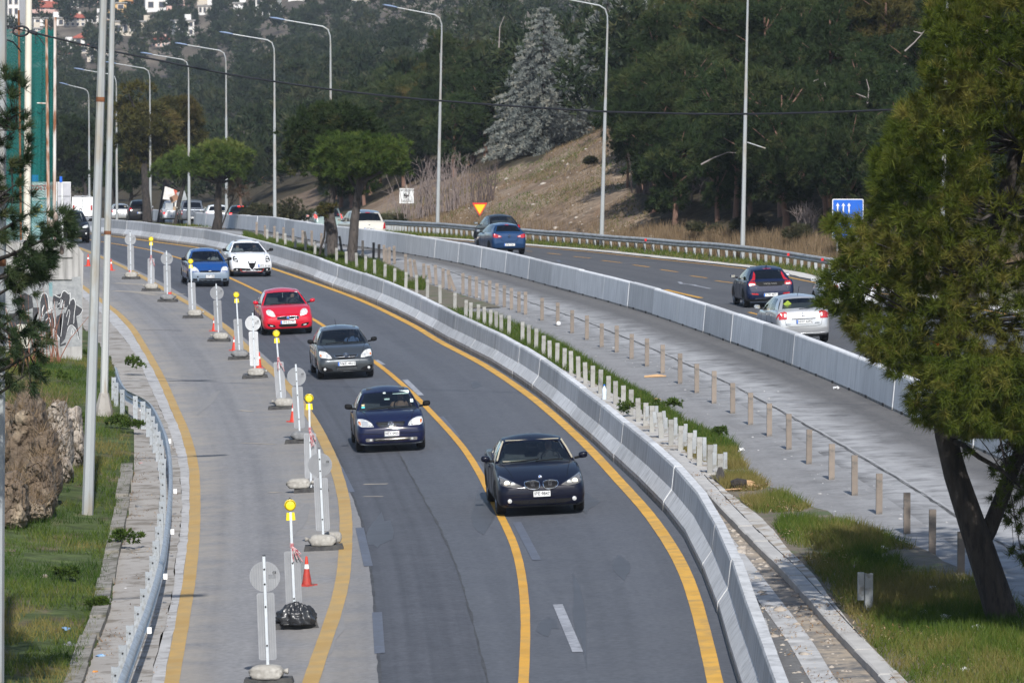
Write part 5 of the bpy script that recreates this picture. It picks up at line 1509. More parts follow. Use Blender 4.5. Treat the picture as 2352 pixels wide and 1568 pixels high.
for z in (.63, .66, .69): c.stroke('grille_bar', [(-.31, z), (.31, z)], .004, P_GREY, off=.008)
emblem(c, 0, .665, 'bolt')
c.panel('lower_grille', [(-.40,.275),(-.42,.36),(.42,.36),(.40,.275)], PLASTIC); c.stroke('intake_bar', [(-.40, .32), (.40, .32)], .008, P_BLUE, off=.012)
c.stroke('bumper_strip', [(-.78,.475),(-.4,.46),(.4,.46),(.78,.475)], .006, PLASTIC, off=.002); c.stroke('lip', [(-.74,.215),(-.4,.19),(.4,.19),(.74,.215)], .018, P_PICK, off=.004)
c.plate('ΝΕΥ·5455', .015, .455, .345, blue=False)
c.mirrors(PLASTIC); c.inside(); c.wipers(); c.seams((1.42, 2.62)); c.handles((2.45,), .84)
for sg in (1, -1):
 c.stroke('bonnet_crease', [(sg * .45, .80), (sg * .40, .765)], .004, PLASTIC, off=0)
for nm, x, y, z, w, h, m in (('sunshade', .36, 1.96, 1.30, .40, .10, STICK), ('sticker', -.05, 1.80, 1.31, .06, .035, STICK), ('paper_note', .0, 1.62, 1.17, .13, .04, STICK), ('phone_holder', .60, 1.52, 1.12, .07, .09, STICK), ('sticker', -.60, 1.33, 1.015, .08, .05, MAT('teal_sticker', (.05, .42, .44), rough=.5)), ('sticker', -.60, 1.36, 1.065, .07, .045, MAT('tan_sticker', (.60, .45, .24), rough=.5))):
 mb = MB(); mb.box((x, y, z), (w, .006, h), mat=Matrix.Rotation(R(-35), 4, 'X')); mb.build(nm, m, c.root)
OPEL = c.put((897, 1033), Y3.shift(2.6), yaw=0.0)

# ---- dark grey hatchback
c = Car('hatchback_car', 'dark grey hatchback with pale headlights between the red and dark blue cars', group=GF, L=4.18, W=1.71, H=1.475, wb=2.60, fo=.83, cowl=(1.12, .99), rf=(1.86, 1.39), rr=(3.30, 1.40), rb=(3.98, 1.0), tail=(4.08, .94), hood=.76, nose=.57, tr=.31, paint=P_GREY, windows=((.06, .48), (.53, .86)))
c.pair('headlight', [(.43,.625),(.45,.69),(.52,.765),(.62,.82),(.73,.84),(.775,.83),(.79,.74),(.775,.66),(.65,.645),(.53,.622)], LENS)
for sg in (1, -1):
 c.panel('indicator', [(sg * a, b) for a, b in [(.72,.68),(.72,.74),(.765,.75),(.77,.69)]], AMBER, off=.012, depth=.01)
 c.panel('lamp_reflector', [(sg * a, b) for a, b in [(.55,.66),(.55,.72),(.58,.73),(.58,.66)]], LAMPX, off=.012, depth=.01)
 c.panel('fog_recess', [(sg * a, b) for a, b in [(.40,.26),(.46,.33),(.66,.39),(.76,.395),(.745,.27),(.6,.245)]], PLASTIC); c.round_part('fog_lamp', sg * .655, .315, .042, LAMPX, 'front', .012, .008)
c.panel('grille', [(-.34,.70),(.34,.70),(.31,.66),(-.31,.66)], PLASTIC); c.panel('grille', [(-.29,.645),(.29,.645),(.25,.605),(-.25,.605)], PLASTIC)
c.stroke('grille_rim', [(-.35,.705),(-.31,.653),(.31,.653),(.35,.705)], .010, CHROME, off=.008)
emblem(c, 0, .70, 'ovals')
c.panel('lower_grille', [(-.33,.385),(.33,.385),(.30,.30),(.22,.255),(-.22,.255),(-.30,.30)], PLASTIC)
for z in (.29, .32, .35): c.stroke('intake_bar', [(-.29, z), (.29, z)], .005, P_GREY, off=.008)
c.stroke('bumper_seam', [(-.40,.57),(-.33,.40),(-.28,.28),(-.2,.235),(.2,.235),(.28,.28),(.33,.40),(.40,.57)], .006, P_GREY, off=.003)
c.plate('ΝΚΕ·4810', 0, .462, .52)
c.mirrors(PLASTIC); c.inside(); c.wipers(); c.seams((1.40, 2.45, 3.25)); c.handles((2.3, 3.1), .86, CHROME)
mb = MB(); mb.tube([(-.1, 2.35, 1.46), (-.12, 2.48, 1.66)], .006, 5); mb.build('antenna', PLASTIC, c.root)
COROLLA = c.put((793, 867), Y3.shift(2.5), yaw=0.0)

# ---- red hatchback
c = Car('hatchback_car', 'bright red hatchback with round eyed headlights and a chrome framed slim grille', group=GF, L=4.34, W=1.79, H=1.50, wb=2.60, fo=.91, cowl=(1.10, 1.0), rf=(1.98, 1.415), rr=(3.25, 1.42), rb=(4.02, 1.06), tail=(4.22, .98), hood=.80, nose=.60, tr=.325, paint=P_RED, roofw=.64, windows=((.06, .48), (.53, .82)))
c.pair('headlight', [(.43,.64),(.44,.73),(.485,.81),(.57,.865),(.65,.875),(.715,.83),(.72,.755),(.67,.695),(.56,.655)], LENS)
for sg in (1, -1):
 c.round_part('lamp_reflector', sg * .58, .77, .055, LAMPX, 'front', .012, .012); c.round_part('lamp_reflector', sg * .52, .71, .035, LAMPX, 'front', .012, .012)
 c.panel('fog_recess', [(sg * a, b) for a, b in [(.44,.28),(.46,.36),(.60,.40),(.74,.415),(.69,.33),(.60,.29)]], PLASTIC); c.panel('fog_lamp', [(sg * a, b) for a, b in [(.53,.31),(.53,.35),(.64,.365),(.63,.325)]], LAMPX, off=.012, depth=.01)
k = [(-.375,.56),(-.375,.63),(.0,.645),(.375,.63),(.375,.56),(.0,.545)]
c.panel('grille', k, PLASTIC); c.stroke('grille_rim', k, .012, CHROME, closed=True, off=.012)
emblem(c, 0, .595, 'disc')
c.panel('lower_grille', [(-.34,.37),(.34,.37),(.31,.30),(.24,.275),(-.24,.275),(-.31,.30)], PLASTIC)
c.stroke('bonnet_seam', [(-.48,.72),(-.3,.70),(0,.71),(.3,.70),(.48,.72)], .005, PLASTIC, off=0)
c.plate('ΙΗΙ·5177', 0, .445, .52)
c.mirrors(P_RED); c.inside(); c.wipers(); c.seams((1.48, 2.55, 3.3), hood=False); c.handles((2.4, 3.2), .88)
mb = MB(); mb.box((.48, 2.0, 1.37), (.10, .006, .02)); mb.build('sticker', PLATEW, c.root)
mb = MB(); mb.tube([(0, 1.92, 1.36), (0, 1.90, 1.2)], .006, 5); mb.build('mirror_pendant', PLATEW, c.root)
RED = c.put((658, 766), Y3.shift(2.5), yaw=.5)

# ---- white hatchback
c = Car('hatchback_car', 'white hatchback with black triangular grille and number plate set to one side', group=GF, L=4.35, W=1.80, H=1.465, wb=2.634, fo=.93, cowl=(1.22, 1.0), rf=(2.05, 1.39), rr=(3.2, 1.385), rb=(4.0, 1.06), tail=(4.22, .98), hood=.80, nose=.60, tr=.33, paint=P_WHITE, roofw=.62, windows=((.06, .48), (.53, .80)))
c.pair('headlight', [(.575,.61),(.59,.72),(.63,.82),(.69,.865),(.745,.85),(.785,.78),(.78,.68),(.72,.615)], PLASTIC)
for sg in (1, -1):
 c.round_part('lamp_reflector', sg * .68, .77, .055, LAMPX, 'front', .012, .012); c.round_part('lamp_reflector', sg * .70, .68, .04, LAMPX, 'front', .012, .012)
k = [(-.185,.64),(-.15,.665),(.15,.665),(.185,.64),(.10,.42),(.0,.285),(-.10,.42)]
c.panel('lower_intake', [(-.80,.26),(-.79,.34),(-.72,.38),(-.5,.375),(-.10,.345),(0,.335),(.10,.345),(.5,.375),(.72,.38),(.79,.34),(.80,.26),(.6,.225),(.35,.19),(-.35,.19),(-.6,.225)], PLASTIC)
c.panel('grille_surround', [(0,.215),(-.13,.42),(-.205,.63),(-.16,.675),(.16,.675),(.205,.63),(.13,.42)], P_WHITE, off=.02)
c.panel('grille', k, PLASTIC, off=.028); c.round_part('badge', 0, .645, .04, CHROME, 'front', .01, .03)
for sg in (1, -1):
 c.round_part('fog_lamp', sg * .64, .295, .035, LAMPX, 'front', .01, .010)
 c.stroke('red_trim', [(sg * .50, .34), (sg * .44, .215), (sg * .2, .20), (0, .20)], .008, SRED, off=.012)
c.plate('ΧΡΧ·8126', .52, .47, .50)
c.mirrors(PLASTIC); c.inside(); c.wipers(); c.seams((1.55, 2.6, 3.3)); c.handles((2.45,), .88)
ALFA = c.put((573, 634), Y2.shift(2.0), yaw=.5)

# ---- mid blue hatchback
c = Car('hatchback_car', 'mid blue hatchback with unpainted grey bumper beside the white car', group=GF, L=3.92, W=1.683, H=1.46, wb=2.486, fo=.78, cowl=(1.0, .985), rf=(1.72, 1.39), rr=(3.05, 1.40), rb=(3.72, 1.0), tail=(3.82, .93), hood=.76, nose=.58, tr=.295, paint=P_FBLUE, bumper=P_BUMP, windows=((.06, .48), (.53, .85)))
c.pair('headlight', [(.445,.60),(.46,.68),(.52,.76),(.60,.805),(.70,.805),(.755,.75),(.76,.63),(.70,.605)], LENS)
for sg in (1, -1):
 c.round_part('lamp_reflector', sg * .60, .68, .05, LAMPX, 'front', .012, .012); c.panel('side_intake', [(sg * a, b) for a, b in [(.51,.25),(.53,.335),(.70,.345),(.69,.26)]], PLASTIC)
c.panel('grille', [(-.42,.62),(-.40,.65),(0,.665),(.40,.65),(.42,.62),(.41,.595),(0,.585),(-.41,.595)], PLASTIC); emblem(c, 0, .635, 'oval')
c.panel('lower_grille', [(-.46,.235),(-.44,.34),(.44,.34),(.46,.235)], PLASTIC); c.stroke('intake_bar', [(-.44, .29), (.44, .29)], .006, P_BUMP, off=.01)
c.round_part('tow_eye_hole', -.50, .415, .035, PLASTIC, 'front', .004)
c.plate('ΑΖΡ·1358', 0, .425, .345, blue=False)
c.mirrors(PLASTIC); c.inside(); c.wipers(); c.seams((1.30, 2.35, 3.05)); c.handles((2.2, 2.95), .85, PLASTIC)
FIESTA = c.put((478, 657), Y3.shift(2.6), yaw=0.0)

# ---- black off-roader far left
c = Car('suv_car', 'black four wheel drive car with roof rails coming round the bend at far left', group=GF, L=4.42, W=1.815, H=1.69, wb=2.56, fo=.87, cowl=(1.12, 1.10), rf=(1.85, 1.57), rr=(3.6, 1.58), rb=(4.1, 1.10), tail=(4.25, 1.02), hood=.93, nose=.70, tr=.36, paint=P_BLK, roofw=.70, sill=.28, windows=((.06, .40), (.44, .70), (.74, .94)))
c.pair('headlight', [(.47,.79),(.50,.86),(.62,.92),(.78,.945),(.80,.85),(.70,.79)], LENS)
c.panel('grille', [(-.38,.80),(-.40,.90),(.40,.90),(.38,.80),(.30,.74),(-.30,.74)], PLASTIC)
for z in (.79, .85): c.stroke('grille_bar', [(-.36, z), (.36, z)], .012, CHROME, off=.012)
for sg in (1, -1):
 c.round_part('fog_lamp', sg * .66, .50, .05, LAMPX, 'front', .012, .010)
 mb = MB(); mb.tube([(sg * .56, 1.95, 1.66), (sg * .58, 2.1, 1.735), (sg * .58, 3.3, 1.74), (sg * .56, 3.5, 1.66)], .02, 6); mb.build('roof_rail', PLASTIC, c.root)
c.panel('lower_grille', [(-.4,.34),(-.42,.46),(.42,.46),(.4,.34)], PLASTIC)
c.plate('ΝΗΤ·3370', 0, .60, .345, blue=False); c.mirrors(PLASTIC, w=.21, h=.17); c.inside(); c.seams((1.42, 2.5))
RAV = c.put((166, 558), Y3.shift(2.2), yaw=0)

# ================================================================== cars seen from behind
def rear_letters(c, text, a, b, size, mat=CHROME, sp=1.0):
 me = text_mesh(text, size, .002); o = link('lettering', me, c.root, mat); p = c.surf(a, b, 'rear'); o.location = p + Vector((0, .012, 0)); o.rotation_euler = (R(0), 0, math.pi); o.scale = (sp, 1, 1)
 return o
BAR2 = FB.shift(2.1)
# navy hatchback with tall red lamps
c = Car('hatchback_car', 'dark blue hatchback with tall curved red tail lamps ahead of the silver car', group=GA, L=4.37, W=1.80, H=1.445, wb=2.647, fo=.90, cowl=(1.35, .98), rf=(2.1, 1.36), rr=(3.55, 1.355), rb=(4.18, .98), tail=(4.27, .86), hood=.76, nose=.57, tr=.325, paint=P_V40, roofw=.63, glass=GLASSD, windows=((.06, .46), (.50, .76)), tailz=.55)
c.panel('tailgate_panel', [(-.55,.92),(.55,.92),(.52,.83),(.40,.765),(-.40,.765),(-.52,.83)], PLASTIC, 'rear')
c.pair('tail_light', [(.52,.82),(.545,.93),(.50,1.05),(.47,1.18),(.50,1.28),(.545,1.18),(.60,1.04),(.72,.95),(.79,.86),(.78,.80),(.62,.79)], TAIL, 'rear', off=.012)
c.pair('reversing_lamp', [(.56,.815),(.58,.86),(.72,.865),(.74,.82)], CLEARL, 'rear', off=.02, depth=.01)
c.panel('brake_light', [(-.16,1.355),(-.15,1.375),(.15,1.375),(.16,1.355)], TAIL, 'rear', off=.02)
c.pair('rear_reflector', [(.44,.455),(.46,.51),(.70,.525),(.68,.475)], TAIL, 'rear')
c.panel('diffuser', [(-.62,.27),(-.55,.34),(.55,.34),(.62,.27),(.5,.23),(-.5,.23)], P_PICK, 'rear')
rear_letters(c, 'VOLVO', 0, .845, .075, sp=1.9); rear_letters(c, 'V40', .52, .70, .05); rear_letters(c, 'D2', -.62, .70, .05)
c.plate('ΥΤΕ·4071', 0, .45, .50, 'rear'); c.mirrors(P_V40); c.inside(); c.seams((1.7, 2.7, 3.5)); c.handles((2.55, 3.35), .86, CHROME)
mb = MB(); mb.box((0, 3.35, 1.46), (.05, .16, .06), taper=.4); mb.build('antenna', P_V40, c.root)
V40 = c.put((1764, 704), BAR2, 'rear', yaw=-2, away=True)
# silver hatchback
c = Car('hatchback_car', 'silver hatchback with yellow diamond sticker in its rear window beside the right pine', group=GA, L=4.22, W=1.76, H=1.515, wb=2.60, fo=.85, cowl=(1.15, 1.0), rf=(1.95, 1.43), rr=(3.45, 1.44), rb=(4.02, 1.09), tail=(4.10, 1.02), hood=.78, nose=.58, tr=.32, paint=P_SILV, roofw=.66, windows=((.06, .46), (.50, .82)), tailz=.60)
c.pair('tail_light', [(.53,.80),(.50,1.0),(.58,1.04),(.70,1.02),(.80,.96),(.84,.86),(.84,.79)], TAIL, 'rear', off=.014)
c.pair('reversing_lamp', [(.545,.86),(.54,.96),(.60,.98),(.61,.87)], CLEARL, 'rear', off=.022, depth=.01)
c.panel('plate_recess', [(-.36,.63),(-.38,.80),(.38,.80),(.36,.63)], P_SILV, 'rear', off=.004); c.stroke('chrome_strip', [(-.38,.80),(.38,.80)], .010, PLASTIC, 'rear', off=.012)
c.stroke('tailgate_seam', [(-.60,.80),(-.55,.60),(-.4,.565),(.4,.565),(.55,.60),(.60,.80)], .005, PLASTIC, 'rear', off=.001)
c.stroke('bumper_edge', [(-.78,.36),(-.5,.34),(.5,.34),(.78,.36)], .012, P_SILV, 'rear', off=.004)
emblem(c, 0, .94, 'ovals', 'rear'); rear_letters(c, 'AURIS', -.42, .655, .055, P_PICK); rear_letters(c, 'TOYOTA', .50, .64, .04, P_PICK)
c.plate('ΝΗΧ·6592', -.02, .71, .50, 'rear'); c.mirrors(P_SILV); c.inside(); c.seams((1.5, 2.5, 3.3)); c.handles((2.4, 3.2), .9)
mb = MB(); mb.add([(-.0, 0, -.13), (.13, 0, 0), (0, 0, .13), (-.13, 0, 0)], [(0, 1, 2, 3)]); o = mb.build('diamond_sticker', MAT('sticker_yellow_green', (.55, .72, .10), rough=.5), c.root); o.location = (.42, 3.88, 1.25); o.rotation_euler = (R(-32), 0, 0)
o.location = (.42, 3.79, 1.265)
mb = MB(); mb.tube([(.1, 4.03, 1.10), (-.35, 3.99, 1.13)], .012, 5); mb.build('wiper', PLASTIC, c.root)
mb = MB(); mb.tube([(.02, 3.4, 1.49), (-.02, 3.52, 1.78)], .007, 5); mb.build('antenna', PLASTIC, c.root)
AURIS = c.put((1838, 788), BAR2, 'rear', yaw=1, away=True)
# sea blue hatchback
c = Car('hatchback_car', 'sea blue hatchback with red tail lamps seen from behind beside the far barrier', group=GA, L=4.02, W=1.736, H=1.48, wb=2.51, fo=.80, cowl=(1.05, .99), rf=(1.8, 1.40), rr=(3.35, 1.41), rb=(3.84, 1.07), tail=(3.91, 1.0), hood=.78, nose=.58, tr=.31, paint=P_CORSA, roofw=.63, glass=GLASSD, windows=((.06, .46), (.50, .82)), tailz=.60)
c.pair('tail_light', [(.38,.83),(.40,.88),(.52,.93),(.70,.99),(.79,.97),(.79,.83),(.66,.79)], TAIL, 'rear', off=.014); c.pair('reversing_lamp', [(.42,.85),(.45,.88),(.55,.89),(.54,.85)], CLEARL, 'rear', off=.022, depth=.01)
c.panel('brake_light', [(-.09,1.39),(-.09,1.42),(.09,1.42),(.09,1.39)], TAIL, 'rear', off=.02); emblem(c, 0, .88, 'bolt', 'rear')
c.stroke('tailgate_seam', [(-.42,.80),(-.38,.68),(-.25,.63),(.25,.63),(.38,.68),(.42,.80)], .007, PLASTIC, 'rear', off=.001)
c.plate('ΙΖΜ·7301', 0, .47, .52, 'rear'); c.mirrors(P_CORSA); c.inside(); c.seams((1.4, 2.4))
mb = MB(); mb.tube([(0, 3.2, 1.47), (0, 3.3, 1.75)], .008, 5); mb.build('antenna', PLASTIC, c.root)
CORSA = c.put((1163, 584), BAR2, 'rear', yaw=0, away=True)
c = Car('hatchback_car', 'black hatchback directly ahead of the sea blue car and largely hidden by it', group=GA, L=4.1, W=1.74, H=1.55, wb=2.6, fo=.8, cowl=(1.1, 1.0), rf=(1.85, 1.46), rr=(3.2, 1.47), rb=(3.9, 1.08), tail=(4.0, 1.0), paint=P_BLK, glass=GLASS, roofw=.66, windows=((.06, .46), (.50, .82)))
c.pair('tail_light', [(.70,.90),(.68,1.05),(.78,1.05),(.80,.90)], TAIL, 'rear'); c.mirrors(P_BLK); c.inside(); c.plate('ΝΒΚ·2284', 0, .60, .52, 'rear')
c.put((1154, 563), BAR2, 'rear', yaw=-1, away=True)
# champagne off-roader
c = Car('suv_car', 'champagne coloured off-road car with dark roof seen from behind through the pine trunks', group=GA, L=4.7, W=1.85, H=1.76, wb=2.78, fo=.85, cowl=(1.3, 1.12), rf=(1.95, 1.62), rr=(4.1, 1.63), rb=(4.58, 1.16), tail=(4.62, 1.10), hood=.98, nose=.72, tr=.37, paint=P_BEIGE, glass=GLASSD, roofw=.74, sill=.3, roof=P_PICK, windows=((.06, .36), (.40, .64), (.68, .92)), tailz=.72)
c.pair('tail_light', [(.70,.78),(.76,1.10),(.82,1.10),(.86,.80)], TAIL, 'rear', off=.014); c.panel('brake_light', [(-.12,1.60),(-.12,1.63),(.12,1.63),(.12,1.60)], TAIL, 'rear', off=.03); c.plate('ΝΙΒ·4416', 0, .78, .52, 'rear'); c.mirrors(P_BEIGE); c.round_part('badge', 0, 1.0, .04, CHROME, 'rear')
c.put((840, 560), BAR2, 'rear', away=True)
# grey green small van-like car
c = Car('hatchback_car', 'tall grey green hatchback with red lamps seen from behind at the pine trunks', group=GA, L=3.9, W=1.69, H=1.70, wb=2.5, fo=.75, cowl=(1.0, 1.06), rf=(1.7, 1.58), rr=(3.4, 1.59), rb=(3.78, 1.08), tail=(3.84, 1.02), hood=.85, nose=.62, tr=.30, paint=P_GREEN, glass=GLASSD, roofw=.70, windows=((.06, .44), (.48, .84)), tailz=.65)
c.pair('tail_light', [(.66,1.0),(.66,1.28),(.76,1.28),(.80,1.0)], TAILON, 'rear', off=.014); c.pair('rear_reflector', [(.60,.50),(.60,.57),(.74,.57),(.74,.50)], TAIL, 'rear'); c.plate('ΝΖΡ·8102', 0, .70, .52, 'rear'); c.mirrors(P_GREEN)
c.put((754, 545), BAR2, 'rear', away=True)
# far ones
def far_car(label, p, paint, L, W, H, lamps=TAIL, glass=GLASSD, name='hatchback_car', plate='ΝΑΒ·1125', high=False, **kw):
 a = dict(L=L, W=W, H=H, wb=L * .62, fo=L * .19, cowl=(L * .27, H * .66), rf=(L * .44, H * .95), rr=(L * .84, H * .955), rb=(L * .955, H * .70), tail=(L * .975, H * .65), hood=H * .52, nose=H * .39, paint=paint, glass=glass, roofw=.66, windows=((.06, .46), (.50, .84)), tailz=H * .42); a.update(kw)
 c = Car(name, label, group=GA, **a)
 c.pair('tail_light', [(W * .36, H * .54), (W * .35, H * .66), (W * .44, H * .66), (W * .47, H * .54)], lamps, 'rear', off=.016)
 if high:
  mb = MB(); mb.box((0, L * .86, H * .955), (.4, .06, .05)); mb.build('brake_light', TAILON, c.root)
 c.plate(plate, 0, H * .45, .52, 'rear'); c.mirrors(paint)
 c.put(p, BAR2, 'rear', away=True); return c
c = far_car('black hatchback with lit red brake lamps right of the leaning round pine', (552, 523), P_BLK, 4.1, 1.76, 1.47, lamps=TAILON, high=True); c.round_part('badge', 0, .93, .06, CHROME, 'rear')
far_car('white hatchback seen from behind at the trunk of the flat round pine', (499, 521), P_WHITE, 4.0, 1.75, 1.50)
far_car('small silver car far back beyond the trunks of the olive pine', (277, 510), P_SILV, 4.0, 1.70, 1.45)
far_car('black off-road car with dark rear window between two dark trunks', (322, 513), P_BLK, 4.7, 1.88, 1.76, name='suv_car')
far_car('white car behind the left tip of the right pine, its roof showing', (1958, 716), P_WHITE, 4.4, 1.78, 1.47)
c = Car('hatchback_car', 'dark car with red tail lamp hidden under the right pine', group=GA, L=4.2, W=1.78, H=1.5, wb=2.6, fo=.85, paint=P_BLK, glass=GLASSD)
c.pair('tail_light', [(.58,.84),(.57,1.0),(.70,1.02),(.80,.98),(.82,.86)], TAILON, 'rear', off=.014); c.plate('ΝΗΒ·5520', 0, .7, .52, 'rear'); c.mirrors(P_BLK); c.pair('rear_trim', [(.66,.40),(.66,.48),(.80,.48),(.80,.40)], AMBER, 'rear')
c.put((2098, 876), BAR2, 'rear', away=True)
# pickup
c = Car('pickup_truck', 'slate grey pickup truck with closed tailgate among the far dark trunks', 'truck', GA, L=5.2, W=1.86, H=1.82, wb=3.2, fo=.9, cowl=(1.4, 1.15), rf=(2.05, 1.66), rr=(3.05, 1.67), rb=(3.45, 1.20), tail=(5.15, 1.12), hood=1.0, nose=.75, tr=.37, paint=P_PICK, glass=GLASSD, roofw=.74, sill=.34, windows=((.06, .48), (.54, .92)), tailz=1.10)
c.pair('tail_light', [(.80,.78),(.80,1.08),(.88,1.08),(.88,.78)], TAIL, 'rear', off=.014); c.pair('reversing_lamp', [(.80,.88),(.80,.95),(.88,.95),(.88,.88)], CLEARL, 'rear', off=.022, depth=.01); emblem(c, 0, .95, 'oval', 'rear')
c.plate('ΝΗΟ·2210', 0, .55, .52, 'rear'); c.mirrors(P_PICK)
mb = MB(); mb.box((0, 4.3, 1.12), (1.5, 1.5, .03)); mb.build('load_bed', PLASTIC, c.root)
c.put((443, 518), BAR2, 'rear', away=True)
# white van
mb = MB(); van = empty('delivery_van', label='plain white delivery van with roof rack at the far left end of the road', cat='van', group=GA)
out = [(0, .35), (0, .75), (.35, 1.02), (.95, 1.15), (1.55, 1.88), (1.9, 1.95), (4.75, 1.95), (4.85, 1.8), (4.9, .95), (4.9, .35)]
V = [];
for w_, inset in ((-.93, 0), (-.80, .0), (.80, 0), (.93, 0)):
 for y, z in out: V.append((w_ * (1 if z < 1.3 else .93), y, z))
n = len(out); F = []
for i in range(3):
 for j in range(n): F.append((i * n + j, i * n + (j + 1) % n, (i + 1) * n + (j + 1) % n, (i + 1) * n + j))
F += [tuple(range(n)), tuple(range(3 * n, 4 * n))[::-1]]
mb.add(V, F); mb.build('body', P_WHITE, van, smooth=25)
for x in (-.74, .74):
 mb = MB(); mb.box((x, 4.905, 1.05), (.14, .02, .42)); mb.build('tail_light', TAIL, van)
mb = MB(); mb.box((0, 4.905, 1.5), (.03, .012, 1.0)); mb.build('door_seam', PLASTIC, van)
for y in (.9, 3.9):
 for x in (-.82, .82):
  mb = MB(); mb.lathe([(.33, -.1), (.33, .1)], 20, (x, y, .33), axis='x'); mb.build('wheel', TYRE, van)
mb = MB()
for x in (-.7, .7): mb.tube([(x, 1.9, 2.05), (x, 4.6, 2.05)], .03, 6)
for y in np.linspace(2, 4.5, 6): mb.tube([(-.7, y, 2.05), (.7, y, 2.05)], .022, 6)
mb.build('roof_rack', RIM, van)
for sg in (-1, 1):
 mb = MB(); mb.add([(sg * .938, .95, 1.17), (sg * .938, 1.75, 1.17), (sg * .878, 1.75, 1.78), (sg * .878, 1.45, 1.74)], [(0, 1, 2, 3)]); mb.build('side_window', GLASSD, van)
q = Car.__new__(Car); q.root = van; q.fo = .9; q.wb = 3.0; q.put((190, 506), BAR2, 'rear', yaw=-4, away=True)
# junk truck: open truck with a heap of scrap
c = Car('pickup_truck', 'small open truck piled with scrap boards and boxes behind the far trunks', 'truck', GA, L=4.9, W=1.75, H=1.75, wb=3.0, fo=.9, cowl=(1.2, 1.15), rf=(1.75, 1.62), rr=(2.5, 1.62), rb=(2.75, 1.15), tail=(4.8, 1.0), hood=1.0, nose=.75, paint=P_WHITE, glass=GLASSD, sill=.34, windows=((.1, .9),), tailz=.98)
c.pair('tail_light', [(.70,.74),(.70,.88),(.84,.88),(.84,.74)], TAILON, 'rear', off=.014); c.plate('ΝΑΤ·9031', 0, .6, .52, 'rear')
c.put((399, 515), BAR2, 'rear', away=True)
JM = [MAT('scrap_white', (.66, .64, .60), (.5, .48, .45), scale=3), MAT('scrap_brown', (.26, .14, .08), (.20, .11, .07), scale=3), MAT('scrap_grey', (.34, .36, .38), (.25, .27, .28), scale=3), MAT('cardboard', (.38, .26, .16), (.30, .2, .12), scale=3), MAT('scrap_red', (.45, .08, .04), (.38, .07, .04), scale=3)]
jl = [('scrap_board', 'tall white board on top of the scrap truck', (.30, 3.6, 2.25), (.85, .08, .95), 0, (0, -8)), ('cardboard_box', 'brown box tilted on the scrap heap', (-.05, 3.9, 1.9), (.5, .5, .42), 1, (20, 25)), ('scrap_sheet', 'grey sheet metal leaning on the scrap heap', (-.62, 3.7, 1.95), (.7, .06, .9), 2, (10, 14)), ('scrap_plywood', 'white panel at the rear of the scrap heap', (-.4, 4.5, 1.45), (.75, .08, .35), 0, (0, 4)), ('scrap_box', 'rust brown box at the rear of the scrap heap', (-.3, 4.55, 1.15), (.8, .4, .26), 3, (0, 2)), ('plank', 'plank slanting over the scrap heap', (.05, 4.2, 1.62), (1.0, .12, .06), 3, (0, 32)), ('scrap_rag', 'red rag on the scrap heap', (-.18, 3.6, 2.35), (.22, .2, .45), 4, (0, 20)), ('scrap_drum', 'grey drum in the scrap heap', (.35, 4.2, 1.3), (.6, .6, .5), 2, (0, 0))]
for nm, lab, p, d, m, (rx, ry) in jl:
 mb = MB(); mb.box((0, 0, 0), d, taper=.93); o = mb.build(nm, JM[m]); o.matrix_world = c.M @ Matrix.Translation(p) @ Matrix.Rotation(R(ry), 4, 'Y') @ Matrix.Rotation(R(rx), 4, 'Z'); tag(o, lab, 'scrap', 'scrap heaped on the small truck')

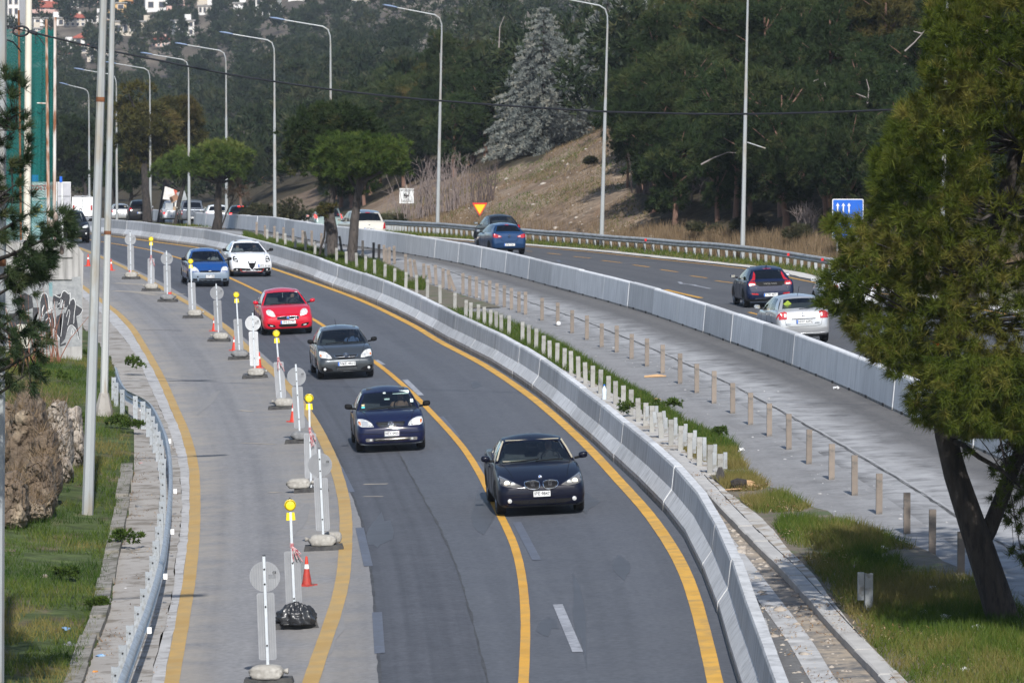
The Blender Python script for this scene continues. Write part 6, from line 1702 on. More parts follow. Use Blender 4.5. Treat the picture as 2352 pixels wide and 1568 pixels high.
# ------------------------------------------------------------------ drivers
def person_mesh():
 J = {'pelvis': (0, 0, 0), 'waist': (0, .02, .16), 'chest': (0, .05, .36), 'neck': (0, .05, .56), 'head': (0, .02, .66), 'crown': (0, .03, .79),
         'shL': (.19, .04, .47), 'elL': (.25, -.18, .27), 'haL': (.14, -.42, .33), 'shR': (-.19, .04, .47), 'elR': (-.25, -.18, .27), 'haR': (-.14, -.42, .33),
         'knL': (.14, -.42, .08), 'anL': (.13, -.62, -.28), 'toL': (.13, -.80, -.31), 'knR': (-.14, -.42, .08), 'anR': (-.13, -.62, -.28), 'toR': (-.13, -.80, -.31), 'hipL': (.1, -.02, 0), 'hipR': (-.1, -.02, 0)}
 rad = dict(pelvis=.15, waist=.14, chest=.16, neck=.058, head=.09, crown=.07, shL=.075, shR=.075, elL=.05, elR=.05, haL=.035, haR=.035, hipL=.10, hipR=.10, knL=.07, knR=.07, anL=.045, anR=.045, toL=.04, toR=.04)
 E = [('pelvis', 'waist'), ('waist', 'chest'), ('chest', 'neck'), ('neck', 'head'), ('head', 'crown'), ('chest', 'shL'), ('shL', 'elL'), ('elL', 'haL'), ('chest', 'shR'), ('shR', 'elR'), ('elR', 'haR'), ('pelvis', 'hipL'), ('hipL', 'knL'), ('knL', 'anL'), ('anL', 'toL'), ('pelvis', 'hipR'), ('hipR', 'knR'), ('knR', 'anR'), ('anR', 'toR')]
 k = list(J); me = bpy.data.meshes.new('p'); me.from_pydata([J[q] for q in k], [(k.index(a), k.index(b)) for a, b in E], [])
 ob = bpy.data.objects.new('p', me); COL.objects.link(ob)
 md = ob.modifiers.new('s', 'SKIN'); ob.modifiers.new('d', 'SUBSURF').levels = 2
 for i, q in enumerate(k): me.skin_vertices[0].data[i].radius = (rad[q], rad[q] * (.8 if q in ('chest', 'waist', 'pelvis') else 1)); me.skin_vertices[0].data[i].use_root = (q == 'pelvis')
 dg = bpy.context.evaluated_depsgraph_get(); dg.update()
 out = bpy.data.meshes.new_from_object(ob.evaluated_get(dg)); bpy.data.objects.remove(ob)
 # face: brow, nose, chin; hands and head are skin
 for v in out.vertices:
  x, y, z = v.co
  if z > .58 and y < .0:
   if abs(x) < .022 and .655 < z < .70: v.co.y -= .022
   if .70 < z < .715: v.co.y += .006
 out.materials.clear()
 mi = []
 for p in out.polygons:
  c = p.center
  mi.append(1 if (c.z > .555 or (abs(c.x) < .2 and c.y < -.34 and c.z > .24)) else 0)
  if c.z > .70 and (c.y > .0 or c.z > .76): mi[-1] = 2
  if c.z < -.05 or (c.y < -.1 and c.z < .16): mi[-1] = 3
 out.polygons.foreach_set('material_index', mi); out.polygons.foreach_set('use_smooth', [True] * len(mi))
 return out
PM = person_mesh()
SKIN = MAT('skin', (.42, .26, .19), (.38, .23, .16), scale=9, rough=.6); HAIR = MAT('hair', (.03, .022, .016), (.05, .035, .025), scale=20, rough=.7); TROU = MAT('trousers', (.03, .032, .05), (.04, .042, .06), scale=12, rough=.9)
def person(car, shirt, label, side=1, pose=None):
 me = PM.copy()
 for m in (shirt, SKIN, HAIR, TROU): me.materials.append(m)
 o = link('person', me); o.matrix_world = car.M @ Matrix.Translation((side * .36, car.cowl[0] + 1.02, car.cowl[1] - .40)); tag(o, label, 'person', 'people inside the oncoming cars')
SH = [MAT('shirt_dark', (.03, .03, .035), rough=.9), MAT('shirt_blue', (.05, .08, .16), rough=.9), MAT('shirt_grey', (.20, .20, .21), rough=.9), MAT('shirt_brown', (.16, .10, .07), rough=.9)]
person(BMW, SH[0], 'driver of the nearest black navy saloon with both hands on the wheel')
person(OPEL, SH[3], 'driver of the dark blue hatchback holding the wheel below a sunshade')
person(COROLLA, SH[1], 'driver of the dark grey hatchback with a hand on top of the wheel')
person(RED, SH[0], 'driver of the red hatchback')
person(ALFA, SH[0], 'driver of the white hatchback', 1)
person(ALFA, SH[2], 'passenger in the white hatchback sitting beside the driver', -1)
person(FIESTA, SH[2], 'driver of the mid blue hatchback')

# ================================================================== vegetation
def leafmat(name, c1, c2, c3, trans=.35, rand=.25, sc=1.1, rough=.75):
 m = bpy.data.materials.new(name); m.use_nodes = True
 N, L = nodes(m); N.remove(N['Principled BSDF']); out = N['Material Output']
 at_ = N.new('ShaderNodeAttribute'); at_.attribute_name = 'tint'
 r = N.new('ShaderNodeValToRGB'); e = r.color_ramp.elements
 e[0].position = .0; e[0].color = (*c1, 1); e[1].position = .55; e[1].color = (*c2, 1); q = e.new(.97); q.color = (*c3, 1)
 L.new(at_.outputs['Fac'], r.inputs[0])
 oi = N.new('ShaderNodeObjectInfo'); mr = N.new('ShaderNodeMapRange'); mr.inputs[3].default_value = 1 - rand; mr.inputs[4].default_value = 1 + rand
 L.new(oi.outputs['Random'], mr.inputs[0])
 cc = N.new('ShaderNodeCombineColor')
 for i in range(3): L.new(mr.outputs[0], cc.inputs[i])
 mx = N.new('ShaderNodeMix'); mx.data_type = 'RGBA'; mx.blend_type = 'MULTIPLY'; mx.inputs[0].default_value = 1
 L.new(r.outputs[0], mx.inputs[6]); L.new(cc.outputs[0], mx.inputs[7])
 d = N.new('ShaderNodeBsdfDiffuse'); t = N.new('ShaderNodeBsdfTranslucent'); g = N.new('ShaderNodeBsdfGlossy'); g.inputs['Roughness'].default_value = .5; g.inputs[0].default_value = (.5, .5, .5, 1)
 L.new(mx.outputs[2], d.inputs[0]); L.new(mx.outputs[2], t.inputs[0])
 x = N.new('ShaderNodeMixShader'); x.inputs[0].default_value = trans; L.new(d.outputs[0], x.inputs[1]); L.new(t.outputs[0], x.inputs[2])
 y = N.new('ShaderNodeMixShader'); y.inputs[0].default_value = .010; L.new(x.outputs[0], y.inputs[1]); L.new(g.outputs[0], y.inputs[2]); L.new(y.outputs[0], out.inputs[0])
 return m
def unit(v): return v / np.maximum(np.linalg.norm(v, axis=-1, keepdims=True), 1e-6)
def tufts(C, A, nb, length, width, bias=.6, tint=None, up=.0, rs=None):
 """needle brushes: C centres, A outward axes -> vertices, triangles, tint"""
 rs = rs or rng
 n = len(C)
 d = rs.normal(size=(n, nb, 3)) + A[:, None, :] * bias * 2
 d[..., 2] += up
 d = unit(d)
 l = length * rs.uniform(.6, 1.2, (n, nb, 1))
 b = C[:, None, :] + d * l * .08 + rs.normal(size=(n, nb, 3)) * length * .12
 tip = b + d * l
 s = unit(np.cross(d, rs.normal(size=(n, nb, 3)))) * width * .5
 V = np.stack([b - s, b + s, tip], 2).reshape(-1, 3)
 F = np.arange(len(V)).reshape(-1, 3)
 if tint is None: tint = rs.uniform(0, 1, n)
 t = np.repeat(np.clip(tint[:, None] + rs.normal(size=(n, nb)) * .10, 0, 1), 3, 1).reshape(-1)
 return V, F, t
def leaf_obj_mesh(name, V, F, t):
 me = np_mesh(name, V, F)
 a = me.attributes.new('tint', 'FLOAT', 'POINT'); a.data.foreach_set('value', t.astype(np.float32))
 return me
L_PINE = leafmat('needles_dark', (.018, .034, .013), (.037, .058, .020), (.072, .086, .030))
L_PINE2 = leafmat('needles_olive', (.040, .044, .012), (.080, .076, .022), (.135, .100, .036))
L_UMB = leafmat('needles_bright', (.034, .064, .012), (.092, .138, .025), (.155, .18, .044), rand=.1)
L_DENSE = leafmat('leaves_dense', (.015, .028, .009), (.032, .052, .014), (.075, .068, .026), rand=.1)
L_SILV = leafmat('needles_silver', (.080, .098, .096), (.220, .242, .228), (.31, .30, .25), rand=.12, trans=.12)
L_FORE = leafmat('needles_foreground', (.040, .066, .010), (.108, .136, .020), (.205, .185, .045), rand=.05, trans=.4)
L_FORE2 = leafmat('needles_left', (.018, .034, .016), (.040, .064, .026), (.085, .095, .04), rand=.05, trans=.3)
L_BUSH = leafmat('bush_leaves', (.040, .045, .022), (.075, .078, .040), (.13, .105, .065), rand=.3)
L_GRASS = leafmat('grass_blades', (.028, .062, .009), (.080, .120, .016), (.185, .155, .05), rand=.05, trans=.35)
L_DRY = leafmat('dry_grass', (.11, .075, .042), (.20, .145, .088), (.30, .225, .14), rand=.05, trans=.2)
L_FAR = leafmat('far_wood', (.018, .031, .016), (.035, .052, .023), (.066, .070, .034), rand=.05)
BARK = MAT('bark', (.048, .040, .036), (.080, .066, .058), scale=5, c3=(.03, .025, .02), scale3=9, rough=.95, bump=.9, bscale=16, bdist=.04, stretch=(1, 1, .3))
BARKD = MAT('bark_dark', (.022, .018, .016), (.042, .034, .028), scale=5, c3=(.012, .01, .009), scale3=9, rough=.95, bump=1.0, bscale=14, bdist=.05, stretch=(1, 1, .3))
BARKG = MAT('bark_grey', (.23, .20, .18), (.30, .27, .25), scale=5, rough=.95)
BARKR = MAT('bark_red', (.13, .075, .055), (.19, .11, .08), scale=5, rough=.95, bump=.6, stretch=(1, 1, .3))

def crown_points(rx, ry, rz, nl, per, rs, shape='ball', lump=.34):
 """tuft centres on the skins of nl lumps that make up an uneven crown"""
 C = []; A = []; T = []
 for k in range(nl):
  v = unit(rs.normal(size=3))
  if shape == 'umbrella': v[2] = abs(v[2]) * .9 - .18; v = unit(v)
  if shape == 'cone':
   z = rs.uniform(-.9, 1) ; rr = (1 - z) / 2; a = rs.uniform(0, 6.283); v = np.array([math.cos(a) * rr, math.sin(a) * rr, z])
   c = v * np.array([rx, ry, rz]) * .85
  else: c = v * np.array([rx, ry, rz]) * rs.uniform(.45, .78)
  lr = lump * min(rx, rz) * rs.uniform(.7, 1.25) * 1.25
  u = unit(rs.normal(size=(per, 3))); u[:, 2] = np.where(u[:, 2] < -.35, -u[:, 2], u[:, 2])
  C.append(c + u * lr * rs.uniform(.65, 1.05, (per, 1)) * np.array([1.15, 1.15, .8])); A.append(unit(u + v * .4)); T.append(np.clip(rs.normal(.45, .18) + rs.normal(size=per) * .12, 0, 1))
 return np.concatenate(C), np.concatenate(A), np.concatenate(T)
def pine_meshes(seed, h, rx, rz, cz, nl, per, nb, ln, wd, shape='ball', trunk_r=.16, limbs=9, fork=None, lean=(0, 0), up=.3, lump=.34):
 rs = np.random.default_rng(seed)
 C, A, T = crown_points(rx, rx, rz, nl, per, rs, shape, lump)
 C = C + np.array([lean[0], lean[1], cz])
 V, F, t = tufts(C, A, nb, ln, wd, tint=T, up=up, rs=rs)
 cm = leaf_obj_mesh('crown', V, F, t)
 mb = MB(); mid = Vector((lean[0] * .35, lean[1] * .35, cz * .45)); top = Vector((lean[0], lean[1], cz + rz * .45))
 wob = lambda s_: Vector((rs.normal() * s_, rs.normal() * s_, 0))
 mb.tube([(0, 0, -.4), (0, 0, .1), mid * .5 + wob(.05), mid + wob(.08), Vector((lean[0] * .8, lean[1] * .8, cz - rz * .3)), top], [trunk_r * 1.35, trunk_r * 1.1, trunk_r * .95, trunk_r * .85, trunk_r * .6, trunk_r * .15], 9)
 idx = rs.choice(len(C), limbs, replace=False)
 for i in idx:
  e = Vector(C[i]); z0 = min(max(e.z - rs.uniform(.4, 1.3), cz * .4), cz + rz * .2); f = z0 / (cz + rz * .45)
  b = Vector((lean[0] * min(f * 1.1, 1), lean[1] * min(f * 1.1, 1), z0)); m = b.lerp(e, .55) + Vector((0, 0, -.15))
  mb.tube([b, m, e], [trunk_r * .42, trunk_r * .25, trunk_r * .08], 6)
 tm = mb.mesh('trunk', 50)
 return cm, tm
def tree(name, meshes, lmat, bmat, loc, rz=0, s=(1, 1, 1), label=None, group=None, cat='tree'):
 o = empty(name, loc, rz, label, cat, group); o.scale = s
 link('crown', meshes[0], o, None if len(meshes[0].materials) else lmat); link('trunk', meshes[1], o, None if len(meshes[1].materials) else bmat)
 return o

# ------------------------------------------------------------------ pines of the median, each shaped on its own
def grown(base, cc, w, h, seed, lmat, bmat, label, shape='ball', name='pine_tree', tr=.22, nl=16, per=26, nb=26, ln=.26, wd=.035, group='pines on the median', dY=0.0, limbs=12, dz=.0, lump=.34):
 X, Y, Z = (float(q) for q in ground(*base, far=460))
 c = at(cc[0], cc[1], Y + dY); s = (Y + dY) / FPX
 rx = w * s / 2; rz = h * s / 2
 m = pine_meshes(seed, 0, rx, rz, c.z - Z, nl, per, nb, ln, wd, shape, tr, limbs, lean=(c.x - X, dY), lump=lump)
 return tree(name, m, lmat, bmat, (X, Y, Z + dz), label=label, group=group)
grown((759,590),(775,352),215,255,101,L_DENSE,BARK,'dense dark green pine behind the round one, its trunk the left of the pair',tr=.30,nl=46,per=52,nb=30,ln=.26,wd=.060,dY=1.2)
grown((806,606),(832,386),218,160,102,L_UMB,BARK,'bright green round crowned pine with forked trunk, nearest on the median','umbrella',tr=.24,nl=44,per=50,nb=34,ln=.22,wd=.034,limbs=14,lump=.40)
grown((734,592),(752,487),52,62,103,L_PINE2,BARKD,'thin scorched sapling with rusty leaves at the left pine trunk',name='sapling',tr=.06,nl=9,per=14,nb=20,ln=.16,wd=.04,limbs=3)
grown((497,528),(505,396),196,132,104,L_UMB,BARKD,'flat round pine with leaning dark trunk, rightmost of the far group','umbrella',tr=.28,nl=34,per=44,nb=28,ln=.30,wd=.06)
grown((405,517),(428,400),150,120,105,L_UMB,BARKD,'small round pine on a leaning trunk, second from right of the far group','umbrella',tr=.20,nl=26,per=38,nb=26,ln=.30,wd=.06,dY=2)
grown((368,512),(405,318),140,215,106,L_PINE2,BARKD,'tall olive brown pine right half of the big far crown',tr=.26,nl=34,per=44,nb=26,ln=.40,wd=.09,dY=3)
grown((338,514),(325,302),165,235,107,L_PINE2,BARKD,'tallest olive brown pine on the thickest trunk of the far group',tr=.34,nl=38,per=44,nb=26,ln=.40,wd=.09,dY=3)
grown((296,506),(300,385),110,150,108,L_PINE,BARKD,'dark pine on a thin upright trunk left of the thickest trunk',tr=.18,nl=24,per=36,nb=24,ln=.40,wd=.085)
grown((262,503),(262,390),95,130,109,L_PINE,BARKD,'dark pine on a leaning trunk just right of the grey poles',tr=.18,nl=22,per=36,nb=24,ln=.40,wd=.085)
grown((200,500),(178,352),125,185,110,L_PINE,BARKD,'dark green pine left of the grey poles in front of the white van',tr=.20,nl=30,per=38,nb=24,ln=.40,wd=.085)
grown((507,528),(545,440),70,60,111,leafmat('dry_twigs', (.08,.055,.035), (.12,.085,.055), (.16,.11,.07)),BARKD,'dry brown shrub at the trunk of the flat round pine',name='shrub',tr=.05,nl=10,per=14,nb=10,ln=.22,wd=.03)

# ------------------------------------------------------------------ silver firs
def fir(loc, h, r, seed, label, n=22, name='silver_fir'):
 rs = np.random.default_rng(seed); C = []; A = []; T = []; mb = MB()
 mb.tube([(0, 0, -.3), (0, 0, h * .4), (0, 0, h * .98)], [.2, .13, .015], 8)
 for k in range(n):
  z = h * (.07 + .91 * (k / (n - 1)) ** .92); R_ = r * (1 - (z / h)) ** .72 + .10; m = max(5, int(11 * (1 - z / h) + 5))
  a0 = rs.uniform(0, 6.28)
  for j in range(m):
   a = a0 + 6.283 * j / m + rs.normal() * .16; L_ = R_ * rs.uniform(.72, 1.15); dz = -.22 * L_ + .12 * L_
   d = np.array([math.cos(a), math.sin(a), 0.]); tn = rs.uniform(.2, .6)
   ns = max(2, int(L_ / .20));
   for i in range(ns):
    f = (i + 1) / ns
    if f < .25 and ns > 3: continue
    p = d * L_ * f + np.array([0, 0, z + .16 * L_ * f - .42 * L_ * f * f + .18 * L_ * max(f - .7, 0)])
    for q in range(3 if f > .4 else 2):
     sd = np.array([-d[1], d[0], 0]) * rs.normal() * .20 * L_ * (1.15 - f)
     C.append(p + sd + np.array([0, 0, rs.normal() * .05])); A.append(d + np.array([0, 0, .35])); T.append(np.clip(tn - .35 + .55 * f + rs.normal() * .16 + (.35 if rs.random() < .08 else 0), 0, 1))  # tint darkens towards the trunk, painting in shade inside the crown
   e = d * L_ * .8 + np.array([0, 0, z - .15 * L_])
   mb.tube([(0, 0, z), tuple(e)], [.03, .01], 4)
 C = np.array(C); A = unit(np.array(A))
 V, F, t = tufts(C, A, 13, .19, .05, bias=.55, tint=np.array(T), up=.25, rs=rs)
 return tree(name, (leaf_obj_mesh('crown', V, F, t), mb.mesh('trunk', 50)), L_SILV, BARKD, loc, label=label, group='silver grey firs at the head of the bare slope')
g = hit(1240, 352, 225); k = g.y / FPX
fir(g + Vector((.25, 0, -.3)), 346 * k, 150 * k, 5, 'large silver grey fir with pointed top left of the bare soil path', 24)
g2 = drop(at(1395, 260, g.y + 12).x, g.y + 12); fir(g2, 330 * g2.y / FPX, 118 * g2.y / FPX, 6, 'second silver grey fir standing behind the lamp post at the head of the path', 24)
g3 = drop(at(1505, 200, g.y + 22).x, g.y + 22); fir(g3, 280 * g3.y / FPX, 95 * g3.y / FPX, 8, 'third silver grey fir, only its top showing at the upper edge', 20)

# ------------------------------------------------------------------ pine wood on the hillside
FOREST = []
spec = [(6.6, 1.9, 3.1, 4.2), (7.6, 2.1, 3.5, 4.9), (5.6, 1.8, 2.6, 3.3), (8.6, 1.9, 3.8, 5.3), (6.2, 2.3, 2.8, 3.9), (5.0, 1.7, 2.5, 2.8)]
for k, (h, rx, rz, cz) in enumerate(spec):
 FOREST.append(pine_meshes(300 + k, h, rx, rz, cz, 26, 28, 24, .32, .048, 'ball', .16, 12, up=.35, lump=.36))
for q in FOREST: q[0].materials.append(L_PINE if True else None); q[1].materials.append(BARKR)
FOREST2 = [(m[0].copy(), m[1]) for m in FOREST[:3]]
for m in FOREST2: m[0].materials.clear(); m[0].materials.append(L_PINE2)
def clear_of(X, Y):
 P = np.array([[X, Y, float(Zt(X, Y))]]); sx, sy = survey(P)
 return not (in_poly(sx, sy, BARE)[0] or in_poly(sx, sy, [(560,335),(720,335),(760,530),(560,520)])[0] or in_poly(sx, sy, [(1130,330),(1440,330),(1440,240),(1230,240)])[0])
def scatter(n, y0, y1, d0, d1, a0, a1, md, seed):
 rs = np.random.default_rng(seed); out = []
 tries = 0
 while len(out) < n and tries < 60000:
  tries += 1
  Y = rs.uniform(y0, y1); a = rs.uniform(a0, a1); X = a * Y
  d = float(hill_d(X, min(Y, 469)))
  if not (d0 < d < d1) or not clear_of(X, Y): continue
  qx, qy = survey(np.array([[X, Y, float(Zt(X, Y))]])); qx, qy = float(qx[0]), float(qy[0])
  if 1085 < qx < 1455 and Y < 331: continue
  if 1130 < qx < 1350 and Y < 345: continue
  if any((X - p[0]) ** 2 + ((Y - p[1]) * .55) ** 2 < md * md for p in out): continue
  out.append((X, Y, d))
 return out
trees_xy = scatter(150, 206, 335, 3.4, 40, -.03, .125, 1.75, 41)
trees_xy += scatter(95, 285, 470, 4.5, 60, -.075, -.006, 2.3, 42)
gr_ = 'pines of the wood on the hillside'
rs = np.random.default_rng(77)
for X, Y, d in trees_xy:
 k = int(rs.integers(0, len(FOREST))); m = FOREST[k] if rs.random() > .22 else FOREST2[k % 3]
 if d < 11: m = FOREST[int(rs.choice([5, 5, 2, 4]))]
 s = rs.uniform(.8, 1.2); sx = s * rs.uniform(.85, 1.1)
 right = X / Y > .02
 lab = ('dark green pine in the dense wood right of the bare soil path' if right else 'dark green pine in the wood behind the street lamps left of the silver fir')
 o = tree('pine_tree', m, None, None, (X, Y, float(Zt(X, Y)) - .1), rs.uniform(0, 6.28), (sx, sx, s), lab, gr_ + (' right of the soil path' if right else ' left of the silver fir'))
# tall bare trunked pair at the edge of the wood
for px, py, hh, lab in ((1690, 500, 8.6, 'tall pine with bare reddish trunk left of the lamp post with black scribbles'), (1441, 432, 4.6, 'small pine with thin dark trunk at the right edge of the soil path'), (1592, 215, 7, 'pine with curved reddish trunk showing in the upper wood'), (1812, 180, 7, 'pine with straight reddish trunk showing high in the wood')):
 g = hit(px, py, 225); m = FOREST[3]
 tree('pine_tree', m, None, None, g, .7, (hh / 9.6,) * 3, lab, 'pines with visible trunks at the wood edge')
# pale dead branches
DEADW = MAT('dead_wood', (.27, .24, .225), (.20, .175, .165), scale=6, rough=.9)
for pts, lab in (([(1610,378),(1640,362),(1672,350),(1700,352)],'pale curved dead branch low in the wood left of the scribbled lamp post'), ([(1992,238),(1996,205),(1990,182)],'upright pale dead stem in the upper right wood'), ([(2078,118),(2100,98),(2118,78),(2126,68)],'pale forked dead branch near the top right of the wood'), ([(2118,78),(2098,72)],None), ([(1842,215),(1862,190),(1880,182)],'pale arched dead branch in the middle of the wood'), ([(1893,190),(1902,208)],None), ([(1990,225),(1966,215)],None), ([(1010,245),(1012,170),(1010,122)],'grey dead trunk among the pines left of the silver fir'), ([(1146,110),(1148,62),(1158,38)],'grey dead trunk high in the wood left of the silver fir'), ([(1930,300),(1952,308)],None), ([(2060,165),(2070,150),(2082,146)],None)):
 Y = 236.0 if pts[0][0] > 1500 else 300.0
 d = np.arange(206, 420, .5); kx, kz = ray(*pts[0]);
 cand = [t for t in trees_xy]
 P = [at(x, y, Y - 2.0) for x, y in pts]
 mb = MB(); mb.tube(P, [.045 - .03 * i / (len(P) - 1) for i in range(len(P))], 6); o = mb.build('dead_branch', DEADW)
 tag(o, lab or 'short pale dead twig between the pines of the wood', 'branch', 'pale dead branches in the wood')

# wood farther back, one mass
def wood_mass(name, n, y0, y1, a0, a1, seed, hmax, label=None, lm=None, dens=1.0, cond=None, lnm=.62, wdm=.20, tufts_n=150, nb=5):
 rs = np.random.default_rng(seed); Vs = []; Fs = []; Ts = []; b = 0; cnt = 0
 while cnt < n:
  Y = math.sqrt(rs.uniform(y0 ** 2, y1 ** 2)); a = rs.uniform(a0, a1); X = a * Y
  if Y < 470 and float(hill_d(X, Y)) < 12: continue
  if cond and not cond(X, Y): cnt += .02; continue
  cnt += 1
  z = float(Zt(X, Y)); h = hmax * rs.uniform(.65, 1.1); rx = h * rs.uniform(.20, .30); kind = rs.random()
  C, A, T = crown_points(rx, rx, h * .42, 9, tufts_n // 9, rs, 'cone' if kind < .4 else 'ball', .42)
  V, F, t = tufts(C + np.array([X, Y, z + h * .55]), A, nb, lnm, wdm, tint=np.clip(T + rs.normal() * .15, 0, 1), up=.5, rs=rs)
  Vs.append(V); Fs.append(F + b); Ts.append(t); b += len(V)
 me = leaf_obj_mesh(name, np.concatenate(Vs), np.concatenate(Fs), np.concatenate(Ts))
 o = link(name, me, None, lm or L_FAR); o['kind'] = 'stuff'; return o
wood_mass('pine_wood', 260, 300, 520, -.062, .13, 51, 9.0)
wood_mass('far_wood', 430, 470, 960, -.125, -.02, 52, 9.5, lnm=.75, wdm=.26, tufts_n=120, nb=5)
wood_mass('far_wood', 150, 520, 1000, -.02, .13, 53, 12, lnm=.9, wdm=.3, tufts_n=90, nb=4)

# ------------------------------------------------------------------ shrubs on the slope
TWIG = MAT('bare_twigs', (.17, .135, .125), (.23, .19, .175), scale=4, rough=.95)
TWIGD = MAT('bare_twigs_dark', (.085, .062, .058), (.11, .085, .08), scale=4, rough=.95)
def bare_shrub(px, py, w, h, n, seed, mat, label, Y=None):
 rs = np.random.default_rng(seed); g = hit(px, py, 225) if Y is None else drop(at(px, py, Y).x, Y); k = g.y / FPX; mb = MB()
 for i in range(n):
  x0 = rs.normal() * w * k * .24; y0 = rs.normal() * .6; hh = h * k * rs.uniform(.5, 1.1); lx = rs.normal() * .22 * hh
  p0 = Vector((x0, y0, -.1)); p1 = Vector((x0 + lx * .35, y0, hh * .5)); p2 = Vector((x0 + lx, y0 + rs.normal() * .2, hh))
  mb.tube([p0, p1, p2], [.022, .016, .005], 4, cap=False)
  for q in range(3):
   t = rs.uniform(.35, .9); s_ = p1.lerp(p2, t); mb.tube([s_, s_ + Vector((rs.normal() * .25, rs.normal() * .2, rs.uniform(.2, .6)))], [.010, .004], 3, cap=False)
 o = mb.build('bare_shrub', mat); o.location = g; tag(o, label, 'shrub', 'leafless shrubs on the slope'); return o
bare_shrub(985, 432, 95, 125, 60, 1, TWIG, 'tall leafless grey shrub between camera sign and lamp post', Y=296)
bare_shrub(1045, 425, 90, 120, 55, 2, TWIG, 'tall leafless grey shrub right of the lamp post at the wood edge', Y=292)
bare_shrub(925, 430, 80, 85, 45, 3, TWIG, 'leafless grey shrub beside the round pine crown', Y=302)
bare_shrub(1110, 405, 80, 90, 45, 4, TWIGD, 'leafless shrub under the left side of the silver fir', Y=287)
bare_shrub(1500, 440, 110, 95, 120, 5, TWIGD, 'dark leafless bush at the right edge of the soil path')
bare_shrub(1560, 480, 80, 60, 60, 6, TWIGD, 'low dark leafless bush at the wood edge')
bare_shrub(1860, 545, 60, 50, 50, 7, TWIG, 'low leafless bush before the wood left of the blue sign')
def bush(px, py, w, h, seed, label, mat=None, Y=None, group='low bushes on the slope'):
 g = hit(px, py, 215) if Y is None else drop(at(px, py, Y).x, Y); k = g.y / FPX
 C, A, T = crown_points(w * k / 2, w * k / 2, h * k / 2, 10, 22, np.random.default_rng(seed), 'umbrella', .45)
 V, F, t = tufts(C + np.array([0, 0, h * k * .35]), A, 16, .20, .05, tint=T, up=.5)
 o = link('bush', leaf_obj_mesh('bush', V, F, t), None, mat or L_BUSH); o.location = g; return tag(o, label, 'bush', group)
for i, (px, py, w, h, Y, lab) in enumerate([(600,492,90,70,300,'low grey green bush left of the lone lamp post'),(665,480,80,75,304,'grey green bush right of the lone lamp post'),(700,470,70,60,308,'low bush between lamp post and dark pine'),(575,468,60,60,315,'bush behind the flat round pine at the bank'),(640,440,70,55,325,'bush on the brown bank behind the lone lamp post'),(870,500,70,45,290,'dull bush on the slope left of the camera sign'),(905,470,60,45,297,'dull bush just below the leafless shrubs'),(1145,555,55,28,None,'small green bush by the foot of the give way sign'),(1357,385,22,26,None,'small round bush on the upper soil path'),(1520,515,70,90,None,'young bushy pine at the wood edge right of the second lamp post'),(1620,545,90,40,None,'low scrub along the wood edge'),(1720,540,80,45,None,'low scrub behind the scribbled lamp post'),(1830,560,80,50,None,'brownish scrub left of the blue sign')]):
 bush(px, py, w, h, 200 + i, lab, mat=L_PINE if px in (1520,) else None, Y=Y)

# ------------------------------------------------------------------ grass as ground cover
def blades(name, X, Y, h, w, mat, rs, zf=None, lean=.45, tint=None, dz=0.0):
 n = len(X); Z = (zf or Zt)(X, Y) + dz
 hh = h * rs.uniform(.45, 1.25, n); a = rs.uniform(0, 6.283, n); ln = rs.normal(size=(n, 2)) * lean
 b = np.stack([X, Y, Z - .01], -1); tip = b + np.stack([ln[:, 0] * hh, ln[:, 1] * hh, hh], -1)
 s = np.stack([np.cos(a), np.sin(a) * .4, 0 * a], -1) * w * .5 * rs.uniform(.6, 1.3, (n, 1))
 V = np.stack([b - s, b + s, tip], 1).reshape(-1, 3); F = np.arange(3 * n).reshape(-1, 3)
 t = tint if tint is not None else rs.uniform(0, 1, n)
 o = link(name, leaf_obj_mesh(name, V, F, np.repeat(np.clip(t, 0, 1), 3)), None, mat); o['kind'] = 'stuff'; return o
rs = np.random.default_rng(5)
n = 150000
Y = 58 + 95 * rs.uniform(0, 1, n) ** 1.25; d = rs.uniform(.0, 1, n) ** .9 * 5.2; X = KE(Y) - .12 - d
patch = vnoise(X * .9, Y * .45, 31); keep = (patch > .36) & (rs.uniform(0, 1, n) < .15 + patch)
X, Y = X[keep], Y[keep]; tn = .36 + (vnoise(X * .7, Y * .35, 33) - .42) * 2.0 + rs.normal(size=len(X)) * .16
blades('grass', X, Y, .17, .016, L_GRASS, rs, tint=tn)
# median grass
def lower_z(X, Y): return Zr(X, Y) + .07
n = 120000
Y = 58 + 54 * rs.uniform(0, 1, n); u = rs.uniform(0, 1, n); X = GL(Y) + .08 + (GE(Y) - GL(Y) - .12) * u
edge = np.minimum(u * (GE(Y) - GL(Y)), (1 - u) * (GE(Y) - GL(Y)))
pt = vnoise(X * .8, Y * .4, 35); keep = (GE(Y) > GL(Y) + .2) & (pt > .41) & (rs.uniform(0, 1, n) < np.clip(.12 + edge * .6 + (pt - .41) * 1.5, 0, 1))
X, Y = X[keep], Y[keep]; tn = .50 + (vnoise(X * .6, Y * .3, 36) - .42) * 2.2 + rs.normal(size=len(X)) * .15
blades('grass', X, Y, .20, .016, L_GRASS, rs, lower_z, tint=tn)
n = 34000
Y = rs.uniform(111, 176, n); u = rs.uniform(0, 1, n); wd_ = GE(Y) - NP(Y) - .4; X = NP(Y) + .42 + wd_ * u
keep = (wd_ > .15) & (vnoise(X * .9, Y * .3, 37) > .32)
blades('grass', X[keep], Y[keep], .20, .02, L_GRASS, rs, lower_z, tint=.3 + rs.normal(size=keep.sum()) * .25)
